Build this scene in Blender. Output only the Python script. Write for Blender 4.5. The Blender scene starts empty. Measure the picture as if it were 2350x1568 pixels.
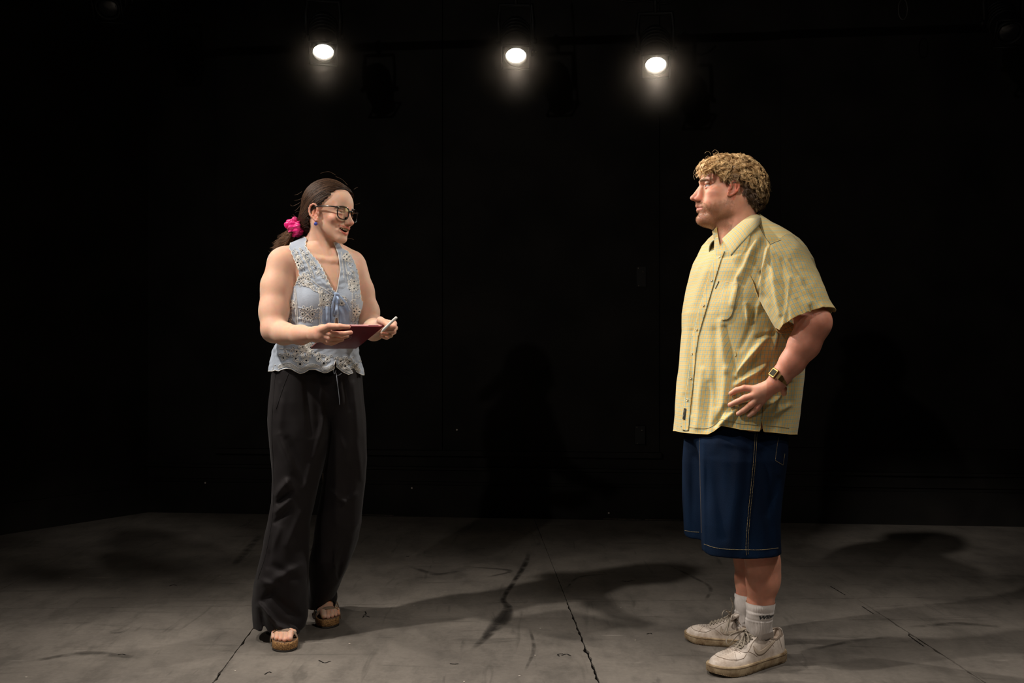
import bpy, bmesh, math, random
import numpy as np
from mathutils import Vector, Matrix
from mathutils.bvhtree import BVHTree
import mathutils.noise as mnoise

SC = bpy.context.scene
COL = SC.collection
rng = np.random.default_rng(7)
random.seed(7)
F32 = np.float32

# ------------------------------------------------------------------ camera
FPX, CX, CY, CAMZ = 2284.7, 1175.0, 784.0, 1.08
cam = bpy.data.cameras.new('camera'); cam.lens = 35.0; cam.sensor_width = 36.0; cam.sensor_fit = 'HORIZONTAL'
cam.clip_start = 0.05; cam.clip_end = 60
camo = bpy.data.objects.new('camera', cam); COL.objects.link(camo)
camo.location = (0, 0, CAMZ); camo.rotation_euler = (math.pi/2, 0, 0)
SC.camera = camo
SC.view_settings.view_transform = 'Standard'; SC.view_settings.look = 'None'
SC.view_settings.exposure = 0.0; SC.view_settings.gamma = 1.0
try: SC.view_settings.use_curve_mapping = False
except Exception: pass
SC.cycles.use_denoising = True
SC.cycles.max_bounces = 6; SC.cycles.diffuse_bounces = 3; SC.cycles.glossy_bounces = 3
SC.cycles.transparent_max_bounces = 16; SC.cycles.volume_bounces = 0
SC.cycles.sample_clamp_indirect = 4.0

# ------------------------------------------------------------------ world, stage lights and added face spots
W = bpy.data.worlds.new('world'); SC.world = W; W.use_nodes = True
W.node_tree.nodes['Background'].inputs[0].default_value = (0.5, 0.45, 0.42, 1)
W.node_tree.nodes['Background'].inputs[1].default_value = 0.007

def spot(name, loc, target, power, size_deg, blend, col=(1, .95, .88), r=.07):
    l = bpy.data.lights.new(name, 'SPOT'); l.energy = power; l.spot_size = math.radians(size_deg); l.spot_blend = blend
    l.color = col; l.shadow_soft_size = r
    o = bpy.data.objects.new(name, l); COL.objects.link(o); o.location = loc
    d = Vector(target) - Vector(loc); o.rotation_euler = d.to_track_quat('-Z', 'Y').to_euler()
    return o
WARM = (1.0, .93, .84)
#LIGHTS
spot('unseen_front_spot', (-2.25, 2.35, 3.45), (-.40, 2.95, .6), 310, 56, .8, WARM, .05)
spot('unseen_front_spot', (1.6, 1.5, 3.45), (-.2, 2.85, .75), 115, 52, .8, WARM, .20)
spot('back_spot_light', (-2.4, 5.3, 3.35), (.75, 3.3, 1.2), 750, 22, .6, WARM, .05)
spot('back_spot_light', (2.4, 5.3, 3.35), (-.75, 3.5, 1.05), 260, 24, .6, WARM, .05)
spot('top_spot_light', (-1.5, 2.9, 3.5), (-1.5, 2.75, 0), 185, 62, .9, WARM, .06)
spot('top_spot_light', (2.1, 2.7, 3.5), (1.7, 2.55, 0), 170, 62, .9, WARM, .06)
spot('top_spot_light', (0, 2.6, 3.5), (0, 2.35, 0), 230, 60, .9, WARM, .06)
spot('unseen_front_spot', (-.9, 1.2, 3.5), (.76, 3.38, 1.66), 320, 13, .9, WARM, .05)  # unseen spot added to brighten his face and hair
spot('unseen_front_spot', (1.0, 1.3, 3.5), (-.68, 3.55, 1.58), 120, 13, .9, WARM, .08)  # unseen spot added to lift her face
spot('side_spot_light', (-1.3, 3.75, 3.45), (.78, 3.40, 1.15), 210, 25, .7, WARM, .05)
spot('side_spot_light', (-3.0, 3.4, 3.3), (-.5, 3.3, 1.1), 110, 30, .8, WARM, .05)
spot('house_spot_light', (-2.6, -2.6, 3.2), (-.1, 4.2, 1.3), 130, 46, .7, WARM, .06)
#ENDLIGHTS

# ------------------------------------------------------------------ helpers
def P(px, py, d):
    return np.array([(px-CX)/FPX*d, d, CAMZ-(py-CY)/FPX*d])
def PV(rows): return np.array([P(*r) for r in rows])
def toPx(p):
    p = np.asarray(p); return CX+p[..., 0]/p[..., 1]*FPX, CY-(p[..., 2]-CAMZ)/p[..., 1]*FPX
def nrm(v): v = np.asarray(v, float); return v/np.linalg.norm(v)

def obj_np(name, V, F, mat=None, parent=None, uv=None, col=None, smooth=True, mats=None, matidx=None, names=None):
    """V (n,3), F (m,3|4) or list of polygons"""
    me = bpy.data.meshes.new(name)
    V = np.asarray(V, dtype=F32)
    if isinstance(F, np.ndarray):
        k = F.shape[1]; m = F.shape[0]
        me.vertices.add(len(V)); me.vertices.foreach_set('co', V.ravel())
        me.loops.add(m*k); me.loops.foreach_set('vertex_index', F.astype(np.int32).ravel())
        me.polygons.add(m)
        me.polygons.foreach_set('loop_start', np.arange(0, m*k, k, dtype=np.int32))
        me.polygons.foreach_set('loop_total', np.full(m, k, dtype=np.int32))
        me.update(calc_edges=True); me.validate()
    else:
        me.from_pydata(V.tolist(), [], F); me.update()
    if smooth: me.shade_smooth()
    if uv is not None:
        l = me.uv_layers.new(name='uv'); li = np.empty(len(me.loops), np.int32); me.loops.foreach_get('vertex_index', li)
        l.data.foreach_set('uv', np.asarray(uv, F32)[li].ravel())
    if col is not None:
        a = me.color_attributes.new('col', 'FLOAT_COLOR', 'POINT')
        c = np.ones((len(V), 4), F32); c[:, :3] = col; a.data.foreach_set('color', c.ravel())
    if mats:
        for mm in mats: me.materials.append(mm)
        me.polygons.foreach_set('material_index', np.asarray(matidx, np.int32))
    elif mat: me.materials.append(mat)
    o = bpy.data.objects.new(name, me); COL.objects.link(o)
    if parent is not None: o.parent = parent; o.matrix_parent_inverse = parent.matrix_world.inverted()
    return o
def tag(o, label=None, cat=None, group=None, kind=None):
    if label: o['label'] = label
    if cat: o['category'] = cat
    if group: o['group'] = group
    if kind: o['kind'] = kind
    return o
def empty(name, loc, label=None, cat=None, group=None):
    o = bpy.data.objects.new(name, None); COL.objects.link(o); o.location = loc; o.empty_display_size = .05
    bpy.context.view_layer.update()
    return tag(o, label, cat, group)

# mesh builders -> (V,F quads)
class MB:
    def __init__(s): s.V = []; s.F = []; s.n = 0
    def add(s, V, F):
        V = np.asarray(V, float); s.V.append(V)
        s.F += [[int(i)+s.n for i in f] for f in F]; s.n += len(V); return s
    def box(s, c, h, R=np.eye(3)):
        q = np.array([[x, y, z] for x in (-1, 1) for y in (-1, 1) for z in (-1, 1)], float)*h
        return s.add(q@np.asarray(R).T+c, [(0, 1, 3, 2), (4, 6, 7, 5), (0, 4, 5, 1), (2, 3, 7, 6), (0, 2, 6, 4), (1, 5, 7, 3)])
    def tube(s, pts, r, n=8, cap=True, flat=1.0, up=None):
        V, F = tube(pts, r, n, cap, flat, up); return s.add(V, F)
    def lathe(s, prof, c, R=np.eye(3), n=24):
        prof = np.asarray(prof, float); a = np.linspace(0, 2*np.pi, n, endpoint=False)
        V = np.stack([np.outer(prof[:, 0], np.cos(a)), np.outer(prof[:, 0], np.sin(a)), np.repeat(prof[:, 1:2], n, 1)], -1).reshape(-1, 3)
        F = [(i*n+j, i*n+(j+1) % n, (i+1)*n+(j+1) % n, (i+1)*n+j) for i in range(len(prof)-1) for j in range(n)]
        return s.add(V@np.asarray(R).T+c, F)
    def build(s, name, mat, parent=None, smooth=True, **k):
        return obj_np(name, np.concatenate(s.V), s.F, mat, parent, smooth=smooth, **k)
def frames(pts, up=None):
    pts = np.asarray(pts, float); t = np.gradient(pts, axis=0); t /= np.linalg.norm(t, axis=1, keepdims=True)+1e-12
    u = np.array([0, 0, 1.]) if up is None else np.asarray(up, float)
    if abs(t[0]@u) > .95*np.linalg.norm(u): u = np.array([1., 0, 0])
    N = []; B = []
    n = u-t[0]*(t[0]@u); n /= np.linalg.norm(n)
    for i in range(len(pts)):
        n = n-t[i]*(t[i]@n); n /= np.linalg.norm(n)+1e-12
        N.append(n); B.append(np.cross(t[i], n))
    return t, np.array(N), np.array(B)
def tube(pts, r, n=8, cap=True, flat=1.0, up=None):
    pts = np.asarray(pts, float); m = len(pts); r = np.broadcast_to(np.asarray(r, float), (m,))
    t, N, B = frames(pts, up); a = np.linspace(0, 2*np.pi, n, endpoint=False)
    V = pts[:, None]+r[:, None, None]*(np.cos(a)[None, :, None]*B[:, None]+flat*np.sin(a)[None, :, None]*N[:, None])
    F = [(i*n+j, i*n+(j+1) % n, (i+1)*n+(j+1) % n, (i+1)*n+j) for i in range(m-1) for j in range(n)]
    if cap: F += [tuple(range(n-1, -1, -1)), tuple(range((m-1)*n, m*n))]
    return V.reshape(-1, 3), F
def strands(paths, r, n=3):
    """paths (k,m,3), r (k,m) -> fast tube mesh arrays"""
    k, m, _ = paths.shape; t = np.gradient(paths, axis=1); t /= np.linalg.norm(t, axis=2, keepdims=True)+1e-12
    u = np.zeros_like(t); u[..., 2] = 1; u[np.abs(t[..., 2]) > .9] = (1, 0, 0)
    N = u-t*np.sum(u*t, -1, keepdims=True); N /= np.linalg.norm(N, axis=2, keepdims=True); B = np.cross(t, N)
    a = np.linspace(0, 2*np.pi, n, endpoint=False)
    V = paths[:, :, None]+r[:, :, None, None]*(np.cos(a)[:, None]*B[:, :, None]+np.sin(a)[:, None]*N[:, :, None])
    idx = np.arange(k*m*n).reshape(k, m, n)
    A = idx[:, :-1]; Bq = idx[:, 1:]
    F = np.stack([A, np.roll(A, -1, 2), np.roll(Bq, -1, 2), Bq], -1).reshape(-1, 4)
    return V.reshape(-1, 3), F
def crv(pts, n=40):
    """Catmull-Rom through points"""
    p = np.asarray(pts, float); q = np.vstack([2*p[0]-p[1], p, 2*p[-1]-p[-2]])
    t = np.linspace(0, len(p)-1-1e-9, n); i = t.astype(int); f = (t-i)[:, None]
    a, b, c, d = q[i], q[i+1], q[i+2], q[i+3]
    return .5*((2*b)+(-a+c)*f+(2*a-5*b+4*c-d)*f*f+(-a+3*b-3*c+d)*f**3)

# ------------------------------------------------------------------ materials
def mat(name, col, rough=.6, spec=.5, metal=0, noise=0, nscale=40, bump=0, bscale=200, sheen=0, sss=0, attr=False, emit=None, coat=0, colors=None, trans=0, alpha=None, noise2=None):
    m = bpy.data.materials.new(name); m.use_nodes = True; nt = m.node_tree; N = nt.nodes; L = nt.links
    b = N['Principled BSDF']; b.inputs['Roughness'].default_value = rough
    b.inputs['Specular IOR Level'].default_value = spec; b.inputs['Metallic'].default_value = metal
    c4 = tuple(col)+(1,)
    b.inputs['Base Color'].default_value = c4
    if sheen: b.inputs['Sheen Weight'].default_value = sheen; b.inputs['Sheen Roughness'].default_value = .4
    if sss:
        b.inputs['Subsurface Weight'].default_value = 1; b.inputs['Subsurface Scale'].default_value = sss
        b.inputs['Subsurface Radius'].default_value = (1, .35, .2)
    if coat: b.inputs['Coat Weight'].default_value = coat; b.inputs['Coat Roughness'].default_value = .15
    if trans: b.inputs['Transmission Weight'].default_value = trans
    if alpha is not None: b.inputs['Alpha'].default_value = alpha
    tc = N.new('ShaderNodeTexCoord'); src = None
    if attr:
        a = N.new('ShaderNodeAttribute'); a.attribute_name = 'col'; src = a.outputs['Color']
    if noise or colors:
        n = N.new('ShaderNodeTexNoise'); n.inputs['Scale'].default_value = nscale; n.inputs['Detail'].default_value = 5
        L.new(tc.outputs['Object'], n.inputs['Vector'])
        r = N.new('ShaderNodeValToRGB'); r.color_ramp.elements[0].position = .3; r.color_ramp.elements[1].position = .7
        if colors:
            r.color_ramp.elements[0].color = tuple(colors[0])+(1,); r.color_ramp.elements[1].color = tuple(colors[1])+(1,)
            src = r.outputs[0]; L.new(n.outputs[0], r.inputs[0])
        else:
            L.new(n.outputs[0], r.inputs[0])
            r.color_ramp.elements[0].color = (1-noise,)*3+(1,); r.color_ramp.elements[1].color = (1+noise,)*3+(1,)
            x = N.new('ShaderNodeMix'); x.data_type = 'RGBA'; x.blend_type = 'MULTIPLY'; x.inputs[0].default_value = 1
            if src: L.new(src, x.inputs[6])
            else: x.inputs[6].default_value = c4
            L.new(r.outputs[0], x.inputs[7]); src = x.outputs[2]
    if src: L.new(src, b.inputs['Base Color'])
    if bump:
        n = N.new('ShaderNodeTexNoise'); n.inputs['Scale'].default_value = bscale; n.inputs['Detail'].default_value = 3
        L.new(tc.outputs['Object'], n.inputs['Vector'])
        bp = N.new('ShaderNodeBump'); bp.inputs['Strength'].default_value = bump; bp.inputs['Distance'].default_value = .002
        L.new(n.outputs[0], bp.inputs['Height']); L.new(bp.outputs[0], b.inputs['Normal'])
    if emit:
        b.inputs['Emission Color'].default_value = tuple(emit[:3])+(1,); b.inputs['Emission Strength'].default_value = emit[3]
    return m

# ------------------------------------------------------------------ signed distance modelling
class Sd:
    def __init__(s): s.ops = []
    def raw(s, fn, lo, hi, k=.01, op='u'):
        s.ops.append((fn, np.asarray(lo, float), np.asarray(hi, float), k, op)); return s
    def cone(s, a, b, r1, r2, k=.01, op='u', sq=None):
        a = np.asarray(a, float); b = np.asarray(b, float); ba = b-a; L2 = ba@ba+1e-12
        def fn(p):
            q = p-a; t = np.clip((q@ba)/L2, 0, 1)
            return np.linalg.norm(q-t[:, None]*ba, axis=1)-(r1+(r2-r1)*t)
        r = max(r1, r2); return s.raw(fn, np.minimum(a, b)-r, np.maximum(a, b)+r, k, op)
    def chain(s, pts, rs, k=.006, op='u'):
        for i in range(len(pts)-1): s.cone(pts[i], pts[i+1], rs[i], rs[i+1], k, op)
        return s
    def ell(s, c, r, R=None, k=.01, op='u'):
        c = np.asarray(c, float); r = np.asarray(r, float); R = np.eye(3) if R is None else np.asarray(R, float)
        def fn(p):
            q = (p-c)@R; a = q/r; k0 = np.sqrt((a*a).sum(1))+1e-9; k1 = np.sqrt(((a/r)**2).sum(1))+1e-9
            return k0*(k0-1)/k1
        e = np.sqrt(((R*r)**2).sum(1)); return s.raw(fn, c-e, c+e, k, op)
    def ev(s, p, lo=None, hi=None, marg=.05):
        if lo is None: lo = p.min(0); hi = p.max(0)
        d = np.full(len(p), .5)
        for fn, l, h, k, op in s.ops:
            g = np.maximum(np.maximum(l-hi, lo-h), 0); g = math.sqrt(g@g)
            if g > (marg if op == 'u' else max(k, .004)+.001): continue
            if op == 'd': d = d+fn(p); continue
            if op == 'x': d = fn(p, d); continue
            v = fn(p)
            if op == 's': v = -v; hh = np.clip(.5-.5*(v-d)/k, 0, 1) if False else np.clip(.5+.5*(v-d)/k, 0, 1); d = d*(1-hh)+v*hh+k*hh*(1-hh)
            elif op == 'i': hh = np.clip(.5+.5*(v-d)/k, 0, 1); d = d*(1-hh)+v*hh+k*hh*(1-hh)
            else: hh = np.clip(.5+.5*(d-v)/k, 0, 1); d = d*(1-hh)+v*hh-k*hh*(1-hh)
        return d
    def grad(s, p, e=.0008):
        g = np.stack([s.ev(p+np.eye(3)[i]*e)-s.ev(p-np.eye(3)[i]*e) for i in range(3)], 1)
        return g/(np.linalg.norm(g, axis=1, keepdims=True)+1e-12)

def ringstack(zs, cx, cy, rx, ry, yaw=0, n=2.0):
    """vertical stack of (super)elliptic sections; returns fn,lo,hi.  arrays ascending in z"""
    zs, cx, cy, rx, ry = [np.asarray(a, float) for a in (zs, cx, cy, rx, ry)]
    c, s_ = math.cos(yaw), math.sin(yaw)
    def fn(p):
        z = np.clip(p[:, 2], zs[0], zs[-1])
        dx = p[:, 0]-np.interp(z, zs, cx); dy = p[:, 1]-np.interp(z, zs, cy)
        u = np.abs(dx*c+dy*s_); v = np.abs(-dx*s_+dy*c)
        a = np.interp(z, zs, rx); b = np.interp(z, zs, ry)
        k = ((u/a)**n+(v/b)**n)**(1/n)+1e-6; r = np.sqrt(u*u+v*v)+1e-6
        d = np.maximum(r*(1-1/k), -np.minimum(a, b))
        dz = np.maximum(p[:, 2]-zs[-1], zs[0]-p[:, 2])
        return np.where(dz > 0, np.sqrt(np.maximum(d, 0)**2+dz*dz), np.maximum(d, dz*.7))
    m = max(rx.max(), ry.max())
    return fn, [cx.min()-m, cy.min()-m, zs[0]], [cx.max()+m, cy.max()+m, zs[-1]]

def nets(sd, lo, hi, h, B=12, slack=1.25):
    lo = np.asarray(lo, float); hi = np.asarray(hi, float)
    nb = np.ceil((hi-lo)/(h*B)).astype(int); n = nb*B
    vol = np.empty(n, F32)
    ci = np.indices(nb).reshape(3, -1).T
    cen = lo+(ci*B+(B-1)/2)*h
    rad = B*h*math.sqrt(3)/2*slack
    dv = np.empty(len(ci))
    SBk = 3
    key = (ci//SBk)@np.array([1000000, 1000, 1]); order = np.argsort(key, kind='stable'); ks = key[order]
    st = np.flatnonzero(np.r_[True, ks[1:] != ks[:-1]]); st = np.r_[st, len(ks)]
    for a, b in zip(st[:-1], st[1:]):
        ix = order[a:b]; dv[ix] = sd.ev(cen[ix])
    lat = np.indices((B, B, B)).reshape(3, -1).T*h
    for i, (c, d) in enumerate(zip(ci, dv)):
        a = c*B
        if abs(d) > rad: vol[a[0]:a[0]+B, a[1]:a[1]+B, a[2]:a[2]+B] = d; continue
        p = lo+a*h+lat
        vol[a[0]:a[0]+B, a[1]:a[1]+B, a[2]:a[2]+B] = sd.ev(p).reshape(B, B, B)
    s = vol < 0
    def cs(i, j, k): return s[i:n[0]-1+i, j:n[1]-1+j, k:n[2]-1+k]
    al = cs(0, 0, 0).copy(); an = al.copy()
    for i, j, k in [(0, 0, 1), (0, 1, 0), (0, 1, 1), (1, 0, 0), (1, 0, 1), (1, 1, 0), (1, 1, 1)]:
        c = cs(i, j, k); al &= c; an |= c
    act = an & ~al
    idx = np.argwhere(act); flat = (idx[:, 0]*n[1]+idx[:, 1])*n[2]+idx[:, 2]
    corners = [(0, 0, 0), (0, 0, 1), (0, 1, 0), (0, 1, 1), (1, 0, 0), (1, 0, 1), (1, 1, 0), (1, 1, 1)]
    cv = np.stack([vol[idx[:, 0]+a, idx[:, 1]+b, idx[:, 2]+c] for a, b, c in corners], 1)
    acc = np.zeros((len(idx), 3)); cnt = np.zeros(len(idx))
    for i in range(8):
        for j in range(i+1, 8):
            if sum(abs(x-y) for x, y in zip(corners[i], corners[j])) != 1: continue
            a, b = cv[:, i], cv[:, j]; m = (a < 0) != (b < 0)
            t = np.where(m, a/np.where(m, a-b, 1), 0)[:, None]
            pt = np.array(corners[i])+t*(np.array(corners[j])-np.array(corners[i]))
            acc += np.where(m[:, None], pt, 0); cnt += m
    V = lo+(idx+acc/cnt[:, None])*h
    strd = np.array([n[1]*n[2], n[2], 1]); Fs = []
    for ax in range(3):
        o1, o2 = [(1, 2), (2, 0), (0, 1)][ax]
        sl0 = [slice(1, -1)]*3; sl1 = [slice(1, -1)]*3; sl0[ax] = slice(0, -1); sl1[ax] = slice(1, None)
        ch = s[tuple(sl0)] != s[tuple(sl1)]
        e = np.argwhere(ch); off = np.ones(3, int); off[ax] = 0; e = e+off
        ins = s[e[:, 0], e[:, 1], e[:, 2]]
        base = e@strd
        q = np.stack([base, base-strd[o1], base-strd[o1]-strd[o2], base-strd[o2]], 1)
        q = np.where(ins[:, None], q, q[:, ::-1])
        Fs.append(q)
    Fq = np.concatenate(Fs); pos = np.searchsorted(flat, Fq); pos = np.minimum(pos, len(flat)-1)
    ok = (flat[pos] == Fq).all(1)
    return V, pos[ok]
def joinm(parts):
    Vs, Fs, n = [], [], 0
    for V, F in parts: Vs.append(V); Fs.append(F+n); n += len(V)
    return np.concatenate(Vs), np.concatenate(Fs)

def folds(lst, d=None):
    """px-space ridge list (x1,y1,x2,y2,w,amp[,d]); returns fn giving displacement (m, outward) at points seen from the front"""
    L = [np.array(l[:6], float) for l in lst]
    def fn(p):
        px, py = toPx(p); o = np.zeros(len(p))
        for x1, y1, x2, y2, w, a in L:
            ex, ey = x2-x1, y2-y1; t = np.clip(((px-x1)*ex+(py-y1)*ey)/(ex*ex+ey*ey), 0, 1)
            dd = (px-x1-t*ex)**2+(py-y1-t*ey)**2
            o += a*np.exp(-dd/(w*w))*(.35+.65*np.sin(np.pi*np.clip(t*.8+.1, 0, 1)))
        return o
    return fn
def vnoise(p, sc, amp, seed=0):
    """cheap smooth pseudo noise"""
    q = p*sc+seed*1.7; o = 0
    for i, (a, b, c) in enumerate([(1, .3, .2), (-.4, 1, .5), (.3, -.6, 1), (.8, .7, -.5)]):
        o = o+np.sin(q@np.array([a, b, c])*1.3+1.9*np.sin(q@np.array([c, a, b])*.9+i*2.1+seed))
    return o*amp/3

# --- picking on built meshes through photo coordinates, to lay details on real surfaces
def bvh_of(V, F): return BVHTree.FromPolygons([tuple(v) for v in np.asarray(V, float)], [tuple(int(i) for i in f) for f in F])
CAMV = Vector((0, 0, CAMZ))
def pick(bv, px, py, off=0.0):
    d = Vector(((px-CX)/FPX, 1, -(py-CY)/FPX)).normalized()
    loc, n, i, t = bv.ray_cast(CAMV, d)
    if loc is None:
        return None, None
    if n.dot(d) > 0: n = -n
    return np.array(loc+n*off), np.array(n)
def pline(bv, pts, off=.0008, n=None, smooth=True):
    """polyline in px -> 3d points on the surface"""
    p = np.asarray(pts, float); L = np.sum(np.linalg.norm(np.diff(p, axis=0), axis=1)); n = n or max(4, int(L/2.5))
    q = crv(p, n) if smooth and len(p) > 2 else np.stack([np.interp(np.linspace(0, len(p)-1, n), np.arange(len(p)), p[:, k]) for k in range(2)], 1)
    o = []
    for x, y in q:
        a, _ = pick(bv, x, y, off)
        if a is not None and (not o or abs(a[1]-o[-1][1]) < .06): o.append(a)
    return np.array(o)
def clip(V, F, g, uv=None):
    """keep g>0 of triangulated mesh (arrays); F quads or tris"""
    if F.shape[1] == 4: F = np.concatenate([F[:, [0, 1, 2]], F[:, [0, 2, 3]]])
    s = g > 0; cnt = s[F].sum(1); keep = F[cnt == 3]
    A = V if uv is None else np.hstack([V, uv])
    newp, ntri = [], []
    edges = {}
    base = len(A)
    def cut(a, b):
        key = (a, b) if a < b else (b, a)
        if key not in edges:
            t = g[a]/(g[a]-g[b]); edges[key] = base+len(newp); newp.append(A[a]+t*(A[b]-A[a]))
        return edges[key]
    for f in F[(cnt == 1) | (cnt == 2)].tolist():
        k = [s[i] for i in f]
        if sum(k) == 1:
            i = k.index(True); a, b, c = f[i], f[(i+1) % 3], f[(i+2) % 3]
            ntri.append((a, cut(a, b), cut(a, c)))
        else:
            i = k.index(False); a, b, c = f[i], f[(i+1) % 3], f[(i+2) % 3]
            x, y = cut(a, b), cut(a, c); ntri += [(x, b, c), (x, c, y)]
    A = np.vstack([A]+([np.array(newp)] if newp else [])); Fn = np.concatenate([keep, np.array(ntri, int).reshape(-1, 3)])
    used = np.unique(Fn); mp = np.zeros(len(A), int); mp[used] = np.arange(len(used))
    A = A[used]; Fn = mp[Fn]
    return (A, Fn) if uv is None else (A[:, :3], Fn, A[:, 3:])
def polysd(px, py, poly):
    """signed distance (px) to polygon, + inside"""
    poly = np.asarray(poly, float); a = poly; b = np.roll(poly, -1, 0)
    d = np.full(px.shape, 1e9); ins = np.zeros(px.shape, bool)
    for (x1, y1), (x2, y2) in zip(a, b):
        ex, ey = x2-x1, y2-y1; t = np.clip(((px-x1)*ex+(py-y1)*ey)/(ex*ex+ey*ey+1e-9), 0, 1)
        d = np.minimum(d, np.hypot(px-x1-t*ex, py-y1-t*ey))
        c = ((y1 > py) != (y2 > py)); xx = x1+(py-y1)*ex/(ey if abs(ey) > 1e-9 else 1e-9); ins ^= c & (px < xx)
    return np.where(ins, d, -d)
def boundary(F):
    e = np.concatenate([F[:, [i, (i+1) % F.shape[1]]] for i in range(F.shape[1])]); k = np.sort(e, 1)
    u, inv, c = np.unique(k, axis=0, return_inverse=True, return_counts=True)
    e = e[c[inv.ravel()] == 1]; nx = {int(a): int(b) for a, b in e}; loops = []
    while nx:
        a, b = nx.popitem(); l = [a]
        while b != a and b in nx: l.append(b); b = nx.pop(b)
        loops.append((l, b == a))
    return loops

def drape(V, sd, m, rounds=2):
    V = V.copy(); B = 4000
    for _ in range(rounds):
        for i in range(0, len(V), B):
            p = V[i:i+B]; d = sd.ev(p); k = np.flatnonzero(d < m)
            if len(k): g = sd.grad(p[k]); V[i+k] = p[k]+g*(m-d[k])[:, None]
    return V
def hollow(part, boxes, sh=.006):
    """drop coarse faces lying where a finer mesh of the same body stands"""
    V, F = part; c = V[F].mean(1); keep = np.ones(len(F), bool)
    for lo, hi in boxes: keep &= ~((c > np.asarray(lo)+sh) & (c < np.asarray(hi)-sh)).all(1)
    F = F[keep]; u = np.unique(F); mp = np.zeros(len(V), int); mp[u] = np.arange(len(u)); return V[u], mp[F]

def surf(sd, px, py, d0=3.0, d1=4.1, n=440):
    d = np.linspace(d0, d1, n); p = np.array([P(px, py, k) for k in d]); v = sd.ev(p, marg=2.0); i = np.flatnonzero(v < 0)
    return P(px, py, d[i[0]]) if len(i) else P(px, py, (d0+d1)/2)
# ------------------------------------------------------------------ the setting
def node_floor():
    m = bpy.data.materials.new('painted_hardboard'); m.use_nodes = True; nt = m.node_tree; N = nt.nodes; L = nt.links; b = N['Principled BSDF']
    g = N.new('ShaderNodeNewGeometry')
    def noise(scale, det=6, rough=.6, stretch=None, dist=0):
        n = N.new('ShaderNodeTexNoise'); n.inputs['Scale'].default_value = scale; n.inputs['Detail'].default_value = det; n.inputs['Roughness'].default_value = rough
        n.inputs['Distortion'].default_value = dist
        mp = N.new('ShaderNodeMapping'); L.new(g.outputs['Position'], mp.inputs[0])
        if stretch: mp.inputs['Scale'].default_value = stretch[0]; mp.inputs['Rotation'].default_value = (0, 0, stretch[1])
        L.new(mp.outputs[0], n.inputs['Vector']); return n.outputs[0]
    def ramp(src, a, b_, c0, c1):
        r = N.new('ShaderNodeValToRGB'); r.color_ramp.elements[0].position = a; r.color_ramp.elements[1].position = b_
        r.color_ramp.elements[0].color = c0+(1,); r.color_ramp.elements[1].color = c1+(1,); L.new(src, r.inputs[0]); return r.outputs[0]
    def mul(a, c, f=1):
        x = N.new('ShaderNodeMix'); x.data_type = 'RGBA'; x.blend_type = 'MULTIPLY'; x.inputs[0].default_value = f
        L.new(a, x.inputs[6]); L.new(c, x.inputs[7]); return x.outputs[2]
    base = ramp(noise(1.7, 7, .62), .3, .72, (.108, .094, .082), (.222, .195, .168))
    c = mul(base, ramp(noise(9, 6, .7, ((1, .45, 1), .3)), .38, .52, (.72, .72, .72), (1, 1, 1)), .75)
    c = mul(c, ramp(noise(5, 4, .6, ((.4, 2.4, 1), .5), .8), .30, .40, (.5, .5, .5), (1, 1, 1)), .6)
    c = mul(c, ramp(noise(7, 3, .5, ((2.6, .35, 1), -.4), 1.2), .28, .37, (.55, .55, .55), (1, 1, 1)), .6)
    c = mul(c, ramp(noise(60, 3, .6), .2, .75, (.86, .86, .86), (1.1, 1.1, 1.1)))
    # pale scratches
    sc = ramp(noise(14, 3, .5, ((.25, 3.5, 1), .15), .6), .70, .74, (0, 0, 0), (.06, .055, .05))
    x = N.new('ShaderNodeMix'); x.data_type = 'RGBA'; x.blend_type = 'ADD'; x.inputs[0].default_value = 1; L.new(c, x.inputs[6]); L.new(sc, x.inputs[7])
    L.new(x.outputs[2], b.inputs['Base Color'])
    r = N.new('ShaderNodeMapRange'); r.inputs['To Min'].default_value = .5; r.inputs['To Max'].default_value = .78; L.new(noise(6), r.inputs[0]); L.new(r.outputs[0], b.inputs['Roughness'])
    b.inputs['Specular IOR Level'].default_value = .35
    bp = N.new('ShaderNodeBump'); bp.inputs['Strength'].default_value = .35; bp.inputs['Distance'].default_value = .004; L.new(noise(22, 6, .7), bp.inputs['Height']); L.new(bp.outputs[0], b.inputs['Normal'])
    return m
M_floor = node_floor()
M_black = mat('matt_black_paint', (.0045, .0041, .0038), rough=.8, spec=.15, noise=.35, nscale=6, bump=.3, bscale=30)
M_wallb = mat('black_wall_paint', (.013, .0115, .0102), rough=.7, spec=.18, noise=.5, nscale=3, bump=.4, bscale=25)
M_sub = mat('subfloor_dark', (.003, .0025, .0022), rough=.9, spec=.1)
M_metal = mat('black_metal', (.008, .008, .008), rough=.55, spec=.3)
M_bright = mat('worn_metal', (.45, .4, .34), rough=.35, metal=1)

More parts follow.
